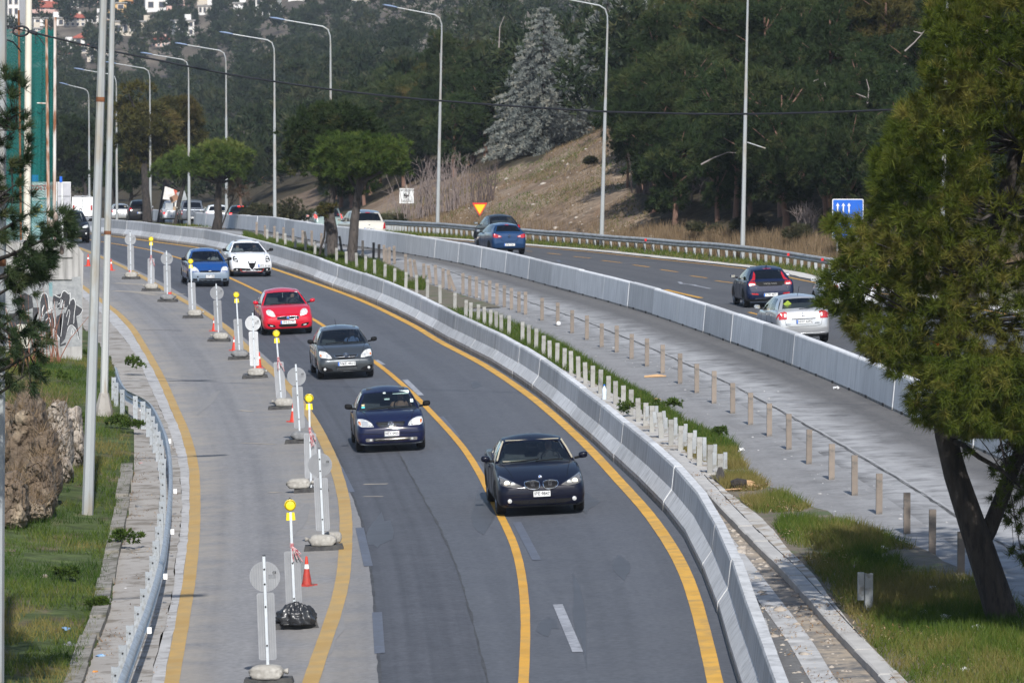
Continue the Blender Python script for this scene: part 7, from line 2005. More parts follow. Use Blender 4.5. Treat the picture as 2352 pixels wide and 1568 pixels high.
# weedy island round the two median pines and along the far barrier
GI0 = NB.shift(.75)
n = 42000
px = rs.uniform(560, 975, n); yb = np.interp(px, [560, 660, 800, 900, 960], [545, 583, 632, 655, 668]); yt = np.interp(px, [560, 660, 740, 800, 870, 940], [535, 558, 575, 585, 603, 640]); py = yt + (yb - yt) * rs.uniform(0, 1, n)
X, Y, Z = ground(px, py)
keep = (X > NB(Y) + .7) & (vnoise(X * .7, Y * .25, 38) > .30)
blades('grass', X[keep], Y[keep], .22, .026, L_GRASS, rs, Zr, tint=.38 + rs.normal(size=keep.sum()) * .25)
n = 16000
Y = rs.uniform(255, 400, n); X = NB(Y) + .7 + rs.uniform(0, 1, n) * (FB(Y) - NB(Y) - 3.8) * .7
blades('grass', X, Y, .28, .05, L_DRY, rs, Zr, tint=rs.uniform(.0, .8, n))
strip('median_soil', NB.shift(.66), MP.shift(-.2), 178, 420, 4, .03, SOIL_V, step=1.5)
# green verge and dry stems along the right guardrail
n = 26000
Y = rs.uniform(190, 345, n); X = RT(Y) + .05 + rs.uniform(0, 1, n) * (RG(Y) - RT(Y) + .9)
keep = vnoise(X * .5, Y * .12, 39) > .33
blades('grass', X[keep], Y[keep], .20, .035, L_GRASS, rs, Zr, tint=.55 + rs.normal(size=keep.sum()) * .3, dz=.02)
n = 46000
Y = rs.uniform(190, 300, n); d = .4 + 3.4 * rs.uniform(0, 1, n) ** 1.3; X = RG(Y) + d * 1.03
keep = rs.uniform(0, 1, n) < np.where(Y < 246, 1.0, .32)
hh = np.where(Y < 246, .56, .36)
blades('dry_grass', X[keep], Y[keep], hh[keep], .028, L_DRY, rs, Zt, lean=.22, tint=rs.uniform(0, .75, keep.sum()))
n = 60000
Y = rs.uniform(225, 330, n); X = rs.uniform(-.035, .06, n) * Y
P = np.stack([X, Y, Zt(X, Y)], -1); sx, sy = survey(P)
keep = in_poly(sx, sy, BARE) & (hill_d(X, Y) > 1) & (vnoise(X * .6, Y * .2, 43) > .47)
blades('dry_grass', X[keep], Y[keep], .24, .035, L_DRY, rs, Zt, lean=.6, tint=rs.uniform(0, .9, keep.sum()))
keep = in_poly(sx, sy, BARE) & (hill_d(X, Y) > 1) & (vnoise(X * .3, Y * .1, 44) > .62)
blades('grass', X[keep], Y[keep], .16, .04, L_GRASS, rs, Zt, lean=.5, tint=rs.uniform(.1, .8, keep.sum()))
# stones strewn over the slope
STONE = MAT('pale_stone', (.40, .36, .31), (.30, .26, .22), scale=3, rough=.9)
def stones(name, X, Y, size, mat, zf=Zt, kind='stuff', seed=3):
 rs2 = np.random.default_rng(seed); bm = bmesh.new(); bmesh.ops.create_icosphere(bm, subdivisions=1, radius=1); sv = np.array([v.co[:] for v in bm.verts]); sf = np.array([[v.index for v in f.verts] for f in bm.faces]); bm.free()
 n = len(X); s = size * rs2.lognormal(0, .6, (n, 1, 1)); v = sv[None] * (1 + rs2.normal(size=(n, len(sv), 1)) * .22) * s * np.array([1, 1, .6])
 v = v + np.stack([X, Y, zf(X, Y)], -1)[:, None]
 F = sf[None] + (np.arange(n) * len(sv))[:, None, None]
 o = link(name, np_mesh(name, v.reshape(-1, 3), F.reshape(-1, 3)), None, mat); o['kind'] = kind; return o
m_ = in_poly(sx, sy, BARE) & (hill_d(X, Y) > 1); idx = np.where(m_)[0][:420]
stones('stones', X[idx], Y[idx], .042, STONE)

# ------------------------------------------------------------------ right foreground pine
def in_many(poly, n, rs_):
 xs = [p[0] for p in poly]; ys = [p[1] for p in poly]; out = []
 while len(out) < n:
  q = np.stack([rs_.uniform(min(xs), max(xs), n * 2), rs_.uniform(min(ys), max(ys), n * 2)], -1)
  q = q[in_poly(q[:, 0], q[:, 1], poly)]; out += list(q)
 return np.array(out[:n])
rs = np.random.default_rng(91)
YT = 77.0; tb = hit(2322, 1492, 60); tb = Vector((tb.x, YT, float(Zr(tb.x, YT)) + .05))
rt = empty('pine_tree', tb, 0, 'large foreground pine with leaning dark trunk at the right edge', 'tree')
loc = lambda px, py, dy=0.0: at(px, py, YT + dy) - tb
TRK = [(2335,1520),(2318,1470),(2285,1360),(2252,1260),(2225,1180),(2195,1090),(2172,1000),(2162,930),(2168,840),(2200,740),(2250,620),(2300,480),(2340,330),(2370,180),(2390,40),(2400,-90)]
mb = MB(); mb.tube([loc(*p) for p in TRK], [.34,.29,.255,.235,.215,.195,.175,.165,.155,.15,.14,.125,.11,.09,.06,.03], 14)
mb.tube([loc(2246,1262), loc(2272,1215,.1), loc(2298,1150,.2), loc(2325,1080,.3), loc(2360,1000,.4), loc(2400,880,.6), loc(2450,700,.8)], [.15,.14,.13,.12,.11,.10,.07], 10)
mb.tube([loc(2178,1010), loc(2210,1020,-.3), loc(2250,1050,-.5), loc(2300,1078,-.7), loc(2345,1120,-.8)], [.05,.045,.04,.03,.015], 6)
mb.build('trunk', BARKD, rt, smooth=60)
CROWN = [(2135,40),(2150,-60),(2300,-170),(2520,-170),(2720,60),(2780,500),(2700,900),(2500,980),(2352,1000),(2290,985),(2230,1000),(2160,985),(2110,970),(2090,930),(2085,880),(2040,850),(1990,810),(1960,770),(1935,720),(1885,705),(1880,660),(1900,620),(1935,595),(1932,552),(1898,514),(1908,494),(1962,502),(2006,484),(2010,400),(2000,370),(2030,330),(2060,270),(2085,230),(2130,210),(2120,130)]
Q = in_many(CROWN, 6400, rs)
cx_, cy_ = 2330, 420
dpt = rs.uniform(-1, 1, len(Q)); halfd = 3.3 * np.sqrt(np.clip(1 - ((Q[:, 0] - cx_) / 480) ** 2 * .8, .08, 1))
C = np.array([(at(q[0], q[1], YT - .9 + dd * hd_)) - tb for q, dd, hd_ in zip(Q, dpt, halfd)])
ctr = np.array((at(cx_, cy_, YT) - tb)[:])
# lumpy gaps
keep = (vnoise(C[:, 0] * 1.1 + 40, C[:, 2] * 1.3 + C[:, 1] * .7, 55, 2) > .36)
Q, C = Q[keep], C[keep]
A = unit((C - ctr) * np.array([1, 1, .6])) + np.array([0, -.2, .25])
tn = np.clip(.50 + (vnoise(C[:, 0] * 1.3 + 9, C[:, 2] * 1.3, 58, 2) - .5) * 1.1 + rs.normal(size=len(C)) * .14 + np.where(rs.random(len(C)) < .03, .5, 0), 0, 1)
V, F, t = tufts(C, unit(A), 80, .185, .0135, bias=.8, tint=tn, up=.25, rs=rs)
Q3 = in_many([(2130,820),(2640,820),(2640,1010),(2352,1005),(2170,985)], 700, rs); C3_ = np.array([at(q[0], q[1], YT - rs.uniform(2.6, 5.0)) - tb for q in Q3]); V3, F3, t3 = tufts(C3_, unit(C3_ - ctr), 70, .18, .0135, bias=.7, tint=np.clip(rs.normal(.4, .2, len(C3_)), 0, 1), rs=rs)
F3 = F3 + len(V); V = np.concatenate([V, V3]); F = np.concatenate([F, F3]); t = np.concatenate([t, t3])
DR = [(2205,960),(2352,960),(2560,1000),(2560,1300),(2352,1300),(2300,1250),(2285,1180),(2262,1090),(2215,1040)]
Q2 = in_many(DR, 330, rs); C2 = np.array([at(q[0], q[1], YT + rs.uniform(-1.2, 1.4)) - tb for q in Q2])
k2 = vnoise(C2[:, 0] * 2.2 + 3, C2[:, 2] * 2.2, 61, 2) > .42; C2 = C2[k2]
V2, F2, t2 = tufts(C2, unit(rs.normal(size=C2.shape) + np.array([.3, 0, -.1])), 60, .14, .0130, bias=.5, tint=rs.uniform(.0, .4, len(C2)), rs=rs)  # darker tint stands in for shade on these lower needles
link('crown', leaf_obj_mesh('crown', np.concatenate([V, V2]), np.concatenate([F, F2 + len(V)]), np.concatenate([t, t2])), rt, L_FORE)
mb = MB()
tp = [loc(*p) for p in TRK]
for i in rs.choice(len(C), 230, replace=False):
 e = Vector(C[i]); b = min(tp[6:], key=lambda p: (p - e).length + abs(p.z - e.z + .5) * .6); m_ = b.lerp(e, .5) + Vector((0, 0, -.12))
 k = min((e - b).length / 4, 1); mb.tube([b, m_, e], [.012 + .03 * k, .009 + .015 * k, .004], 4, cap=False)
for i in range(len(C2)):
 if rs.random() < .5: e = Vector(C2[i]); b = loc(2345 + rs.uniform(-60, 120), 1000 + rs.uniform(-60, 120), .4); mb.tube([b, b.lerp(e, .5) + Vector((0, 0, .05)), e], [.012, .009, .003], 4, cap=False)
mb.build('branches', BARK, rt)
CONE = MAT('pine_cone', (.30, .25, .22), (.20, .15, .12), scale=30, rough=.9)
mb = MB(); mb.lathe([(0, -.05), (.018, -.035), (.026, -.01), (.02, .025), (.006, .05), (0, .052)], 8); cm_ = mb.mesh('pine_cone', 60)
for i in rs.choice(len(C), 46, replace=False):
 if C[i][1] > .4: continue
 o = link('pine_cone', cm_, rt, CONE if not len(cm_.materials) else None); o.location = C[i] + np.array([0, -.10, 0]); o.rotation_euler = (rs.uniform(0, 3), rs.uniform(0, 3), 0)
# unseen pine added outside the view to shade the foot of the big pine
m = pine_meshes(420, 0, 1.75, 2.9, 6.6, 26, 34, 34, .22, .030, 'ball', .2, 14)
tree('pine_tree', m, L_FORE, BARKD, drop(9.85, 69.0), .3, label='unseen pine added outside the right edge to shade the foot of the big pine', group=None)

# ------------------------------------------------------------------ left foreground pine
YL = 68.0; lb = Vector((at(-95, 1300, YL).x, YL, 0)); lb.z = float(Zt(lb.x, YL))
lt = empty('pine_tree', lb, 0, 'pine with long needled branches reaching in at the left edge', 'tree')
ll = lambda px, py, dy=0.0: at(px, py, YL + dy) - lb
polyA = [(-160,100),(40,165),(62,190),(72,262),(80,330),(50,410),(90,465),(66,525),(10,560),(-160,560)]
polyB = [(10,585),(55,560),(92,505),(128,478),(160,492),(172,525),(160,565),(118,598),(90,640),(40,660),(10,655)]
polyC = [(-120,640),(12,700),(48,690),(100,740),(116,800),(112,850),(70,900),(20,890),(-120,900)]
polyD = [(30,600),(120,570),(130,600),(70,690),(30,700)]
C = []
for P_, n_ in ((polyA, 190), (polyB, 90), (polyC, 150), (polyD, 18)):
 for q in in_many(P_, n_, rs): C.append(ll(q[0], q[1], rs.uniform(-.55, .55))[:])
C = np.array(C); A = unit(C - np.array(ll(-90, 500)[:]) * np.array([1, 1, 1])) + np.array([.25, 0, .35])
V, F, t = tufts(C, unit(A), 80, .16, .0110, bias=.75, tint=np.clip(rs.normal(.45, .22, len(C)), 0, 1), rs=rs)
link('crown', leaf_obj_mesh('crown', V, F, t), lt, L_FORE2)
mb = MB(); mb.tube([(0, 0, -.4), ll(-90, 900), ll(-85, 500), ll(-80, 100), ll(-80, -200)], [.22, .18, .14, .10, .05], 10)
for tgt in ((155,525),(120,590),(60,640),(60,250),(40,420),(85,480),(95,800),(60,860),(40,720)):
 e = ll(*tgt); s_ = ll(-85, tgt[1] + 60 + rs.uniform(0, 40)); mb.tube([s_, s_.lerp(e, .5) + Vector((0, 0, -.05)), e], [.05, .03, .008], 6)
for i in rs.choice(len(C), 90, replace=False):
 e = Vector(C[i]); tg = min([ll(*q) for q in ((155,525),(60,600),(40,300),(60,800),(30,450))], key=lambda p: (p - e).length); mb.tube([tg.lerp(e, .1), e], [.010, .004], 4, cap=False)
mb.build('branches', BARKD, lt, smooth=60)
for px, py in ((128,498),(142,575),(118,455+60),(64,560)):
 o = link('pine_cone', cm_, lt, None); o.location = ll(px, py, -.2); o.scale = (1.4,) * 3

# weeds and reddish stems along the left verge
def weed(px, py, w, h, seed, label, mat=None):
 g = hit(px, py, 55); k = g.y / FPX
 C, A, T = crown_points(w * k / 2, w * k / 2, h * k / 2, 8, 14, np.random.default_rng(seed), 'umbrella', .4)
 V, F, t = tufts(C + np.array([0, 0, h * k * .4]), A, 9, .075, .035, tint=T * .6, up=.3)
 o = link('weed', leaf_obj_mesh('weed', V, F, t), None, mat or L_UMB); o.location = g; tag(o, label, 'plant', 'leafy weeds along the left verge')
for i, a in enumerate([(303,995,58,38,'leafy weed hanging over the concrete strip by the bent rail'),(290,1265,75,62,'largest leafy weed spilling over the verge edge'),(268,985,70,36,'round green weed beside the foot of the grey pole'),(148,1335,75,36,'leafy weed in the middle of the grass bank'),(232,1410,40,36,'dark leafy weed at the verge edge low down'),(215,1385+20,40,26,'small leafy weed left of the verge edge'),(305,865,50,60,'weed growing up behind the bent end of the guardrail'),(175,1000,90,48,'bushy green weed behind the nearer grey pole'),(130,880,140,36,'dense green weeds below the graffiti wall'),(185,822,80,26,'green weeds at the foot of the graffiti wall')]):
 weed(*a[:4], 500 + i, a[4])
REDST = MAT('red_stems', (.22, .085, .05), (.30, .13, .08), scale=6, rough=.8)
for j, (px, py, lab) in enumerate([(85, 835, 'reddish leafless shrub before the graffiti wall'), (130, 835, 'second reddish leafless shrub before the graffiti wall, thinner stems'), (45, 845, 'reddish leafless shrub at the far left before the wall')]):
 g = hit(px, py, 55); k = g.y / FPX; mb = MB()
 for i in range(8):
  x0 = rs.normal() * 12 * k; hh = rs.uniform(80, 190) * k; lx = rs.normal() * 26 * k
  mb.tube([(x0, rs.normal() * .1, -.05), (x0 + lx * .4, 0, hh * .5), (x0 + lx, rs.normal() * .2, hh)], [.018, .013, .004], 4, cap=False)
 o = mb.build('bare_shrub', REDST); o.location = g; tag(o, lab, 'shrub', 'reddish shrubs before the wall')
# weeds at the posts
for i, (px, py, w, h, lab) in enumerate([(1440,965,40,46,'dark green weed among the grey steel posts'),(1490,972,30,36,'dry brown weed at the foot of a grey post'),(1535,950,80,36,'green weeds along the edge of the grey strip'),(1655,985+25,40,30,'tuft of weeds where the grass meets the grey strip')]):
 X, Y, Z = ground(px, py); k = float(Y) / FPX
 C, A, T = crown_points(w * k / 2, w * k / 2, h * k / 2, 8, 14, np.random.default_rng(600 + i), 'umbrella', .4)
 V, F, t = tufts(C + np.array([0, 0, h * k * .4]), A, 9, .075, .03, tint=T * .6, up=.3)
 o = link('weed', leaf_obj_mesh('weed', V, F, t), None, L_UMB if i != 1 else L_BUSH); o.location = (float(X), float(Y), float(Z) + .05); tag(o, lab, 'plant', 'weeds among the median posts')

# ================================================================== left: rock, wall with graffiti, net fence, boards
def rock(px, pyb, pyt, w, seed, label, Y, mat, depth=1.0, sq=(1, 1)):
 x, _, _ = at(px, pyb, Y); g = drop(x, Y); k = Y / FPX; h = at(px, pyt, Y).z - g.z
 bm = bmesh.new(); bmesh.ops.create_icosphere(bm, subdivisions=6, radius=1)
 P = np.array([v.co[:] for v in bm.verts]); el = max(1.0, h / (w * k) * .8)
 f = lambda t, p: np.sign(t) * np.abs(t) ** p
 a_ = np.arctan2(P[:, 1], P[:, 0]); zz = P[:, 2] * el
 n1 = vnoise(P[:, 0] * 1.3 + seed * 3 + 5, zz * 1.2 + P[:, 1] * 1.3 + 7, seed, 2) - .5
 n2 = 1 - np.abs(vnoise(P[:, 0] * 2.6 + P[:, 1] * 1.2 + seed, zz * 2.0 + P[:, 1] * 1.7 + 3, seed + 3, 3) - .5) * 4
 n3 = vnoise(P[:, 0] * 7 + P[:, 1] * 5, zz * 7, seed + 5, 2) - .5
 step = np.round((zz * 1.6 + n1 * 2.2) * 1.5) / 1.5 - (zz * 1.6 + n1 * 2.2)
 s = .84 + .40 * n1 - .12 * np.clip(n2, 0, 1) ** 2 + .07 * n3 + .025 * step
 Q = np.stack([f(P[:, 0], .8) * w * k / 2 * sq[0] * s, f(P[:, 1], .8) * depth * s, (f(P[:, 2], .85) * .52 + .42) * h * (.92 + .25 * n1)], -1)
 Q[:, 0] *= 1.16 - .34 * np.clip(Q[:, 2] / h, 0, 1)
 for v, q in zip(bm.verts, Q): v.co = q
 me = bpy.data.meshes.new('rock'); bm.to_mesh(me); bm.free(); me.polygons.foreach_set('use_smooth', [True] * len(me.polygons)); me.set_sharp_from_angle(angle=R(38))
 o = link('rock', me, None, mat); o.location = g; return tag(o, label, 'rock', 'rocks of the outcrop on the left grass bank')
ROCK = MAT('rock_brown', (.155, .112, .075), (.085, .064, .046), scale=1.6, c3=(.30, .24, .17), scale3=1.1, rough=.95, bump=1.0, bscale=7, bdist=.10, detail=8, lo3=.52, hi3=.66)
ROCKP = MAT('rock_pale', (.36, .32, .27), (.24, .20, .165), scale=1.8, c3=(.15, .12, .09), scale3=3, rough=.95, bump=1.0, bscale=8, bdist=.08, detail=8)
rock(66, 1160, 868, 125, 3, 'tall brown rock pillar at the left edge of the grass bank', 103, ROCK, 1.3)
rock(95, 1225, 1010, 80, 7, 'lower brown rock at the foot of the rock pillar', 99.5, ROCK, .9)
rock(28, 1290, 1060, 90, 11, 'mossy rock at the left edge below the pillar', 97, ROCK, .9)
rock(133, 1040, 878, 78, 5, 'pale sloping rock right of the tall pillar', 108, ROCKP, 1.0, (1.1, 1))
rock(165, 985, 905, 70, 9, 'low pale rock behind the sloping rock', 112, ROCKP, .8)
rock(40, 1200, 880, 150, 21, 'broad brown rock wall behind the pillar at the left edge', 105.5, ROCK, 1.2, (1.15, 1))
rock(104, 1170, 960, 84, 23, 'dark brown rock shoulder on the right side of the pillar', 102.2, ROCK, .9)
rock(60, 1255, 1130, 120, 25, 'earthy rock mound at the foot of the rock wall', 98.6, ROCK, 1.0)
rock(103, 1405, 1388, 30, 13, 'small flat stone lying in the grass', 88.5, ROCKP, .2)
rock(22, 1295, 1262, 34, 17, 'small reddish stone at the left edge', 92.5, ROCK, .25)

rs = np.random.default_rng(23)
n = 5200; Y = rs.uniform(96, 112, n); px = rs.uniform(14, 150, n); X = (px - 1176) / FPX * Y
P_ = np.stack([X, Y], -1); rk = [o for o in COL.objects if o.name.startswith('rock')]
zt = Zt(X, Y); bvs = []
for o in rk:
 bm = bmesh.new(); bm.from_mesh(o.data); bvs.append((o.location.copy(), BVHTree.FromBMesh(bm))); bm.free()
ok = []; zz = []
for i in range(n):
 best = None
 for L0, bv in bvs:
  h_ = bv.ray_cast(Vector((X[i] - L0.x, Y[i] - L0.y, 9)), Vector((0, 0, -1)))
  if h_[0] is not None and (best is None or h_[0].z + L0.z > best): best = h_[0].z + L0.z
 if best is not None and best > zt[i] + .15: ok.append(i); zz.append(best)
if ok:
 zz = np.array(zz); blades('dry_grass', X[ok], Y[ok], .34, .018, L_DRY, rs, lambda a, b: zz - .04, lean=.8, tint=rs.uniform(0, .6, len(ok)))
WALLC = concrete_wall_mat('graffiti_wall', (.36, .35, .335), (.44, .43, .415), (.085, .083, .08))
YW = 151.0; wl = empty('concrete_wall', drop(at(188, 800, YW).x, YW), 0, 'weathered grey wall end covered with black and white graffiti beside the ramp', 'wall')
W0 = wl.location.copy(); kw = YW / FPX
wz = lambda py: at(0, py, YW).z - W0.z; wx = lambda px: (px - 188) * kw
out = [(wx(-120), -.4), (wx(188), -.4), (wx(190), wz(700)), (wx(193), wz(582)), (wx(178), wz(561)), (wx(160), wz(556)), (wx(-120), wz(556))]
mb = MB(); n = len(out); V = [(a, 0, b) for a, b in out] + [(a - .5, 1.6, b) for a, b in out]
mb.add(V, [tuple(range(n)), tuple(range(2 * n - 1, n - 1, -1))] + [(i, (i + 1) % n, n + (i + 1) % n, n + i) for i in range(n)]); mb.build('wall_face', WALLC, wl)
z1 = wz(640); mb = MB(); mb.box(((wx(-120) + wx(166)) / 2, -.03, z1), (wx(166) - wx(-120), .06, .05)); mb.build('ledge', WALLC, wl)
mb = MB(); mb.box(((wx(168) + wx(-120)) / 2, -.025, wz(590)), (wx(168) - wx(-120), .05, .04)); mb.build('ledge', WALLC, wl)
GB = MAT('spray_black', (.022, .024, .030), (.05, .05, .055), scale=7, rough=.8); GW = MAT('spray_white', (.66, .67, .68), (.5, .5, .5), scale=9, rough=.8); GG = MAT('spray_teal', (.10, .22, .26), (.2, .3, .3), scale=5, rough=.8); GT = MAT('spray_grey', (.20, .21, .22), (.30, .31, .31), scale=6, rough=.8)
def gp(pts, m, lay, name='graffiti'):
 P = [(wx(a * .1758), wz(551.25 + b * .1758)) for a, b in pts]
 bm = bmesh.new(); vs = [bm.verts.new((a, -.004 - .004 * lay, b)) for a, b in P]; f = bm.faces.new(vs); bmesh.ops.triangulate(bm, faces=[f])
 bmesh.ops.recalc_face_normals(bm, faces=bm.faces); me = bpy.data.meshes.new(name); bm.to_mesh(me); bm.free(); return link(name, me, wl, m)
def gs(pts, w, m, lay):
 P = np.array(pts, float); q = [P[0]]
 for i in range(len(P) - 1):
  p0 = P[max(i - 1, 0)]; p3 = P[min(i + 2, len(P) - 1)]
  for t in np.linspace(.2, 1, 5): q.append(.5 * (2 * P[i] + (P[i + 1] - p0) * t + (2 * p0 - 5 * P[i] + 4 * P[i + 1] - p3) * t * t + (3 * P[i] - p0 - 3 * P[i + 1] + p3) * t ** 3))
 q = np.array(q); d = unit(np.gradient(q, axis=0)); nn = np.stack([-d[:, 1], d[:, 0]], -1) * w * .34
 a, b = q + nn, q - nn; V = [(wx(x * .1758), -.004 - .004 * lay, wz(551.25 + y * .1758)) for x, y in np.concatenate([a, b])]; m_ = len(q)
 link('graffiti_line', np_mesh('graffiti_line', V, [(i, i + 1, m_ + i + 1, m_ + i) for i in range(m_ - 1)]), wl, m)
gp([(60,600),(440,560),(900,500),(1060,470),(1078,700),(1075,900),(1068,1380),(860,1400),(500,1440),(60,1440)], GT, 0)
gp([(440,560),(700,545),(900,500),(910,620),(800,690),(640,760),(520,700),(450,660)], GT, .5)
gp([(640,560),(690,545),(690,740),(650,730)], GG, 1)
for P in ([(530,770),(560,705),(610,710),(640,770),(640,890),(600,940),(560,990),(530,1000)], [(700,730),(800,700),(835,668),(900,695),(920,760),(905,830),(860,895),(780,905),(720,880),(690,800)],
          [(900,830),(940,770),(985,780),(1000,850),(1080,900),(1050,980),(1000,1000),(1010,1070),(1040,1290),(1010,1250),(970,1130),(910,1115),(880,1170),(850,1290),(780,1375),(790,1280),(825,1140),(790,960),(860,950)],
          [(590,960),(700,950),(720,1050),(700,1120),(720,1180),(690,1165),(640,1200),(640,1340),(600,1330),(600,1130),(560,1100)], [(500,570),(550,570),(525,650)], [(545,562),(595,558),(568,620)], [(430,880),(515,880),(510,920),(450,1000),(430,1080),(475,1140),(430,1210)], [(200,760),(330,690),(420,740),(440,880),(330,930),(230,900)], [(120,960),(300,940),(420,1010),(400,1250),(250,1330),(130,1200)], [(740,1000),(800,960),(820,1140),(780,1270),(745,1230),(715,1150)], [(780,1370),(860,1335),(860,1365),(785,1392)]):
 gp(P, GB, 2)
for P, w in (([(528,800),(545,730),(570,690),(605,695),(632,770),(640,890)],11), ([(715,715),(760,740),(795,745),(815,690),(850,660),(895,700),(925,700),(910,840)],12), ([(925,790),(965,760),(990,830),(975,950),(965,1090)],11), ([(880,1190),(905,1125),(950,1115),(1000,1180),(1030,1300)],12),
             ([(555,980),(560,900),(580,850)],18), ([(605,950),(650,920),(690,900)],20), ([(640,800),(650,900),(670,800),(680,900)],9), ([(720,800),(725,890)],8), ([(750,800),(745,890),(780,880)],8), ([(760,845),(785,820),(790,890)],8), ([(800,770),(805,890),(820,780),(830,885)],8), ([(845,800),(840,880),(870,885)],8), ([(700,960),(720,1100),(700,1160)],9), ([(830,960),(820,1060),(795,1260)],10), ([(870,1000),(900,910),(915,960),(885,1110)],9), ([(1000,1000),(1050,970),(1080,900),(1000,840)],9), ([(690,1280),(700,1160),(740,1230),(780,1290)],14), ([(600,1050),(640,1010),(660,1060),(640,1120)],10), ([(930,1240),(945,1160),(965,1200),(945,1250)],9)):
 gs(P, w, GW, 3)
for y in (930, 1080, 1215): pass
mb = MB(); mb.box((wx(58), -.35, wz(770)), (.42, .5, .72)); o = mb.build('cabinet', MAT('cabinet_cream', (.60, .58, .50), (.5, .48, .42), scale=3, rough=.7)); o.location = W0; tag(o, 'small cream cabinet standing before the graffiti wall', 'cabinet')

# net fence of the sports ground
PWH = MAT('white_pole_paint', (.66, .62, .54), (.58, .53, .44), scale=1.2, c3=(.34, .20, .10), scale3=1.6, rough=.6, coord='Object', stretch=(1.5, 1.5, .3), lo3=.60, hi3=.72)
PRU = MAT('rusty_pole', (.62, .62, .60), (.30, .13, .055), scale=1.0, rough=.75, coord='Object', stretch=(2, 2, .5), c3=(.20, .08, .035), scale3=2.0)
NET = bpy.data.materials.new('teal_net'); NET.use_nodes = True
N_, L_ = nodes(NET); N_.remove(N_['Principled BSDF']); tr_ = N_.new('ShaderNodeBsdfTransparent'); df = N_.new('ShaderNodeBsdfDiffuse'); df.inputs[0].default_value = (.015, .16, .15, 1); ms = N_.new('ShaderNodeMixShader')
tc_ = N_.new('ShaderNodeTexCoord'); wv = N_.new('ShaderNodeTexWave'); wv.inputs['Scale'].default_value = 6.5; wv.inputs['Distortion'].default_value = 1.2; wv.bands_direction = 'DIAGONAL'; L_.new(tc_.outputs['Object'], wv.inputs['Vector'])
r_ = N_.new('ShaderNodeMapRange'); r_.inputs[3].default_value = .30; r_.inputs[4].default_value = .62; L_.new(wv.outputs['Fac'], r_.inputs[0]); L_.new(r_.outputs[0], ms.inputs[0]); L_.new(tr_.outputs[0], ms.inputs[1]); L_.new(df.outputs[0], ms.inputs[2]); L_.new(ms.outputs[0], N_['Material Output'].inputs[0])
YF = 158.0; F0 = drop(at(66, 760, YF).x, YF)
fn = empty('net_fence', F0, 0, 'tall teal net fence on rusty white posts at the left edge', 'fence')
fl = lambda px, py, dy=0.0: at(px, py, YF + dy) - F0
def net(x0, x1, y0a, y0b, y1, dy, sag, nm='net', k=1):
 V = []; nx, nz = 14, 30
 for j in range(nz + 1):
  for i in range(nx + 1):
   u, v = i / nx, j / nz; px = x0 + (x1 - x0) * u; pt_ = y0a + (y0b - y0a) * u + 12 * math.sin(u * math.pi); py = pt_ + (y1 - pt_) * v
   p = fl(px, py, dy); V.append((p.x, p.y + sag * math.sin(u * math.pi) * math.sin(v * math.pi) + .04 * math.sin(u * 19 + v * 7), p.z))
 F = [(j * (nx + 1) + i, j * (nx + 1) + i + 1, (j + 1) * (nx + 1) + i + 1, (j + 1) * (nx + 1) + i) for j in range(nz) for i in range(nx)]
 for q in range(k):
  o = link(nm, np_mesh(nm, V, F, smooth=True), fn, NET); o.location.y += .12 * q
net(-60, 62, 40, 66, 640, .3, .3); net(66, 106, 62, 60, 640, .1, .35, k=2); net(107, 124, 58, 60, 640, .2, .5, k=3)
for a, b, r0, r1, m, nm in (((60, 760), (66.5, -60), .13, .11, PWH, 'thick_post'), ((114, 740), (106.5, 45), .065, .045, PRU, 'post'), ((124, 740), (126.5, 40), .062, .05, PRU, 'post'), ((50, 740), (43, 24), .04, .035, RUST, 'post')):
 mb = MB(); p, q = fl(*a), fl(*b); mb.tube([p, p.lerp(q, .5), q], [r0, (r0 + r1) / 2, r1], 10); mb.build(nm, m, fn, smooth=40)
mb = MB(); mb.tube([fl(85, 237), fl(107, 238)], .025, 6); mb.build('cross_bar', PRU, fn)

# boards behind the fence
YB = 185.0; B0 = drop(at(146, 590, YB).x, YB); kb = YB / FPX
bd = empty('billboard', B0, 0, 'grey panelled back of a board on a white post right of the rusty posts', 'billboard')
bl_ = lambda px, py: at(px, py, YB) - B0
BGREY = MAT('board_grey', (.42, .42, .45), (.36, .36, .39), scale=3, rough=.6)
ys_ = (419, 451, 483, 520)
for i in range(3):
 for xa, xb in ((133, 143), (145, 162)):
  p, q = bl_(xa, ys_[i] + .8), bl_(xb, ys_[i + 1] - .8); mb = MB(); mb.box(((p.x + q.x) / 2, 0, (p.z + q.z) / 2), (q.x - p.x, .05, p.z - q.z)); mb.build('panel', BGREY, bd)
p, q = bl_(132, 418), bl_(163, 521); mb = MB(); mb.box(((p.x + q.x) / 2, .05, (p.z + q.z) / 2), (q.x - p.x, .04, p.z - q.z)); mb.build('frame', SWHITE, bd)
mb = MB(); mb.tube([bl_(144, 590), bl_(142.5, 419)], .035, 8); mb.build('post', SWHITE, bd)
mb = MB(); mb.box(bl_(140, 412), (.10, .05, .22)); o = mb.build('finial', SBLUE, bd)
YB2 = 172.0; B1 = drop(at(92, 640, YB2).x, YB2)
b2 = empty('billboard', B1, 0, 'white advertising board with red lettering behind the teal net', 'billboard')
b2l = lambda px, py: at(px, py, YB2) - B1
def bbox(x0, y0, x1, y1, m, nm, dy=0.0):
 p, q = b2l(x0, y0), b2l(x1, y1); mb = MB(); mb.box(((p.x + q.x) / 2, dy, (p.z + q.z) / 2), (q.x - p.x, .05, p.z - q.z)); return mb.build(nm, m, b2)
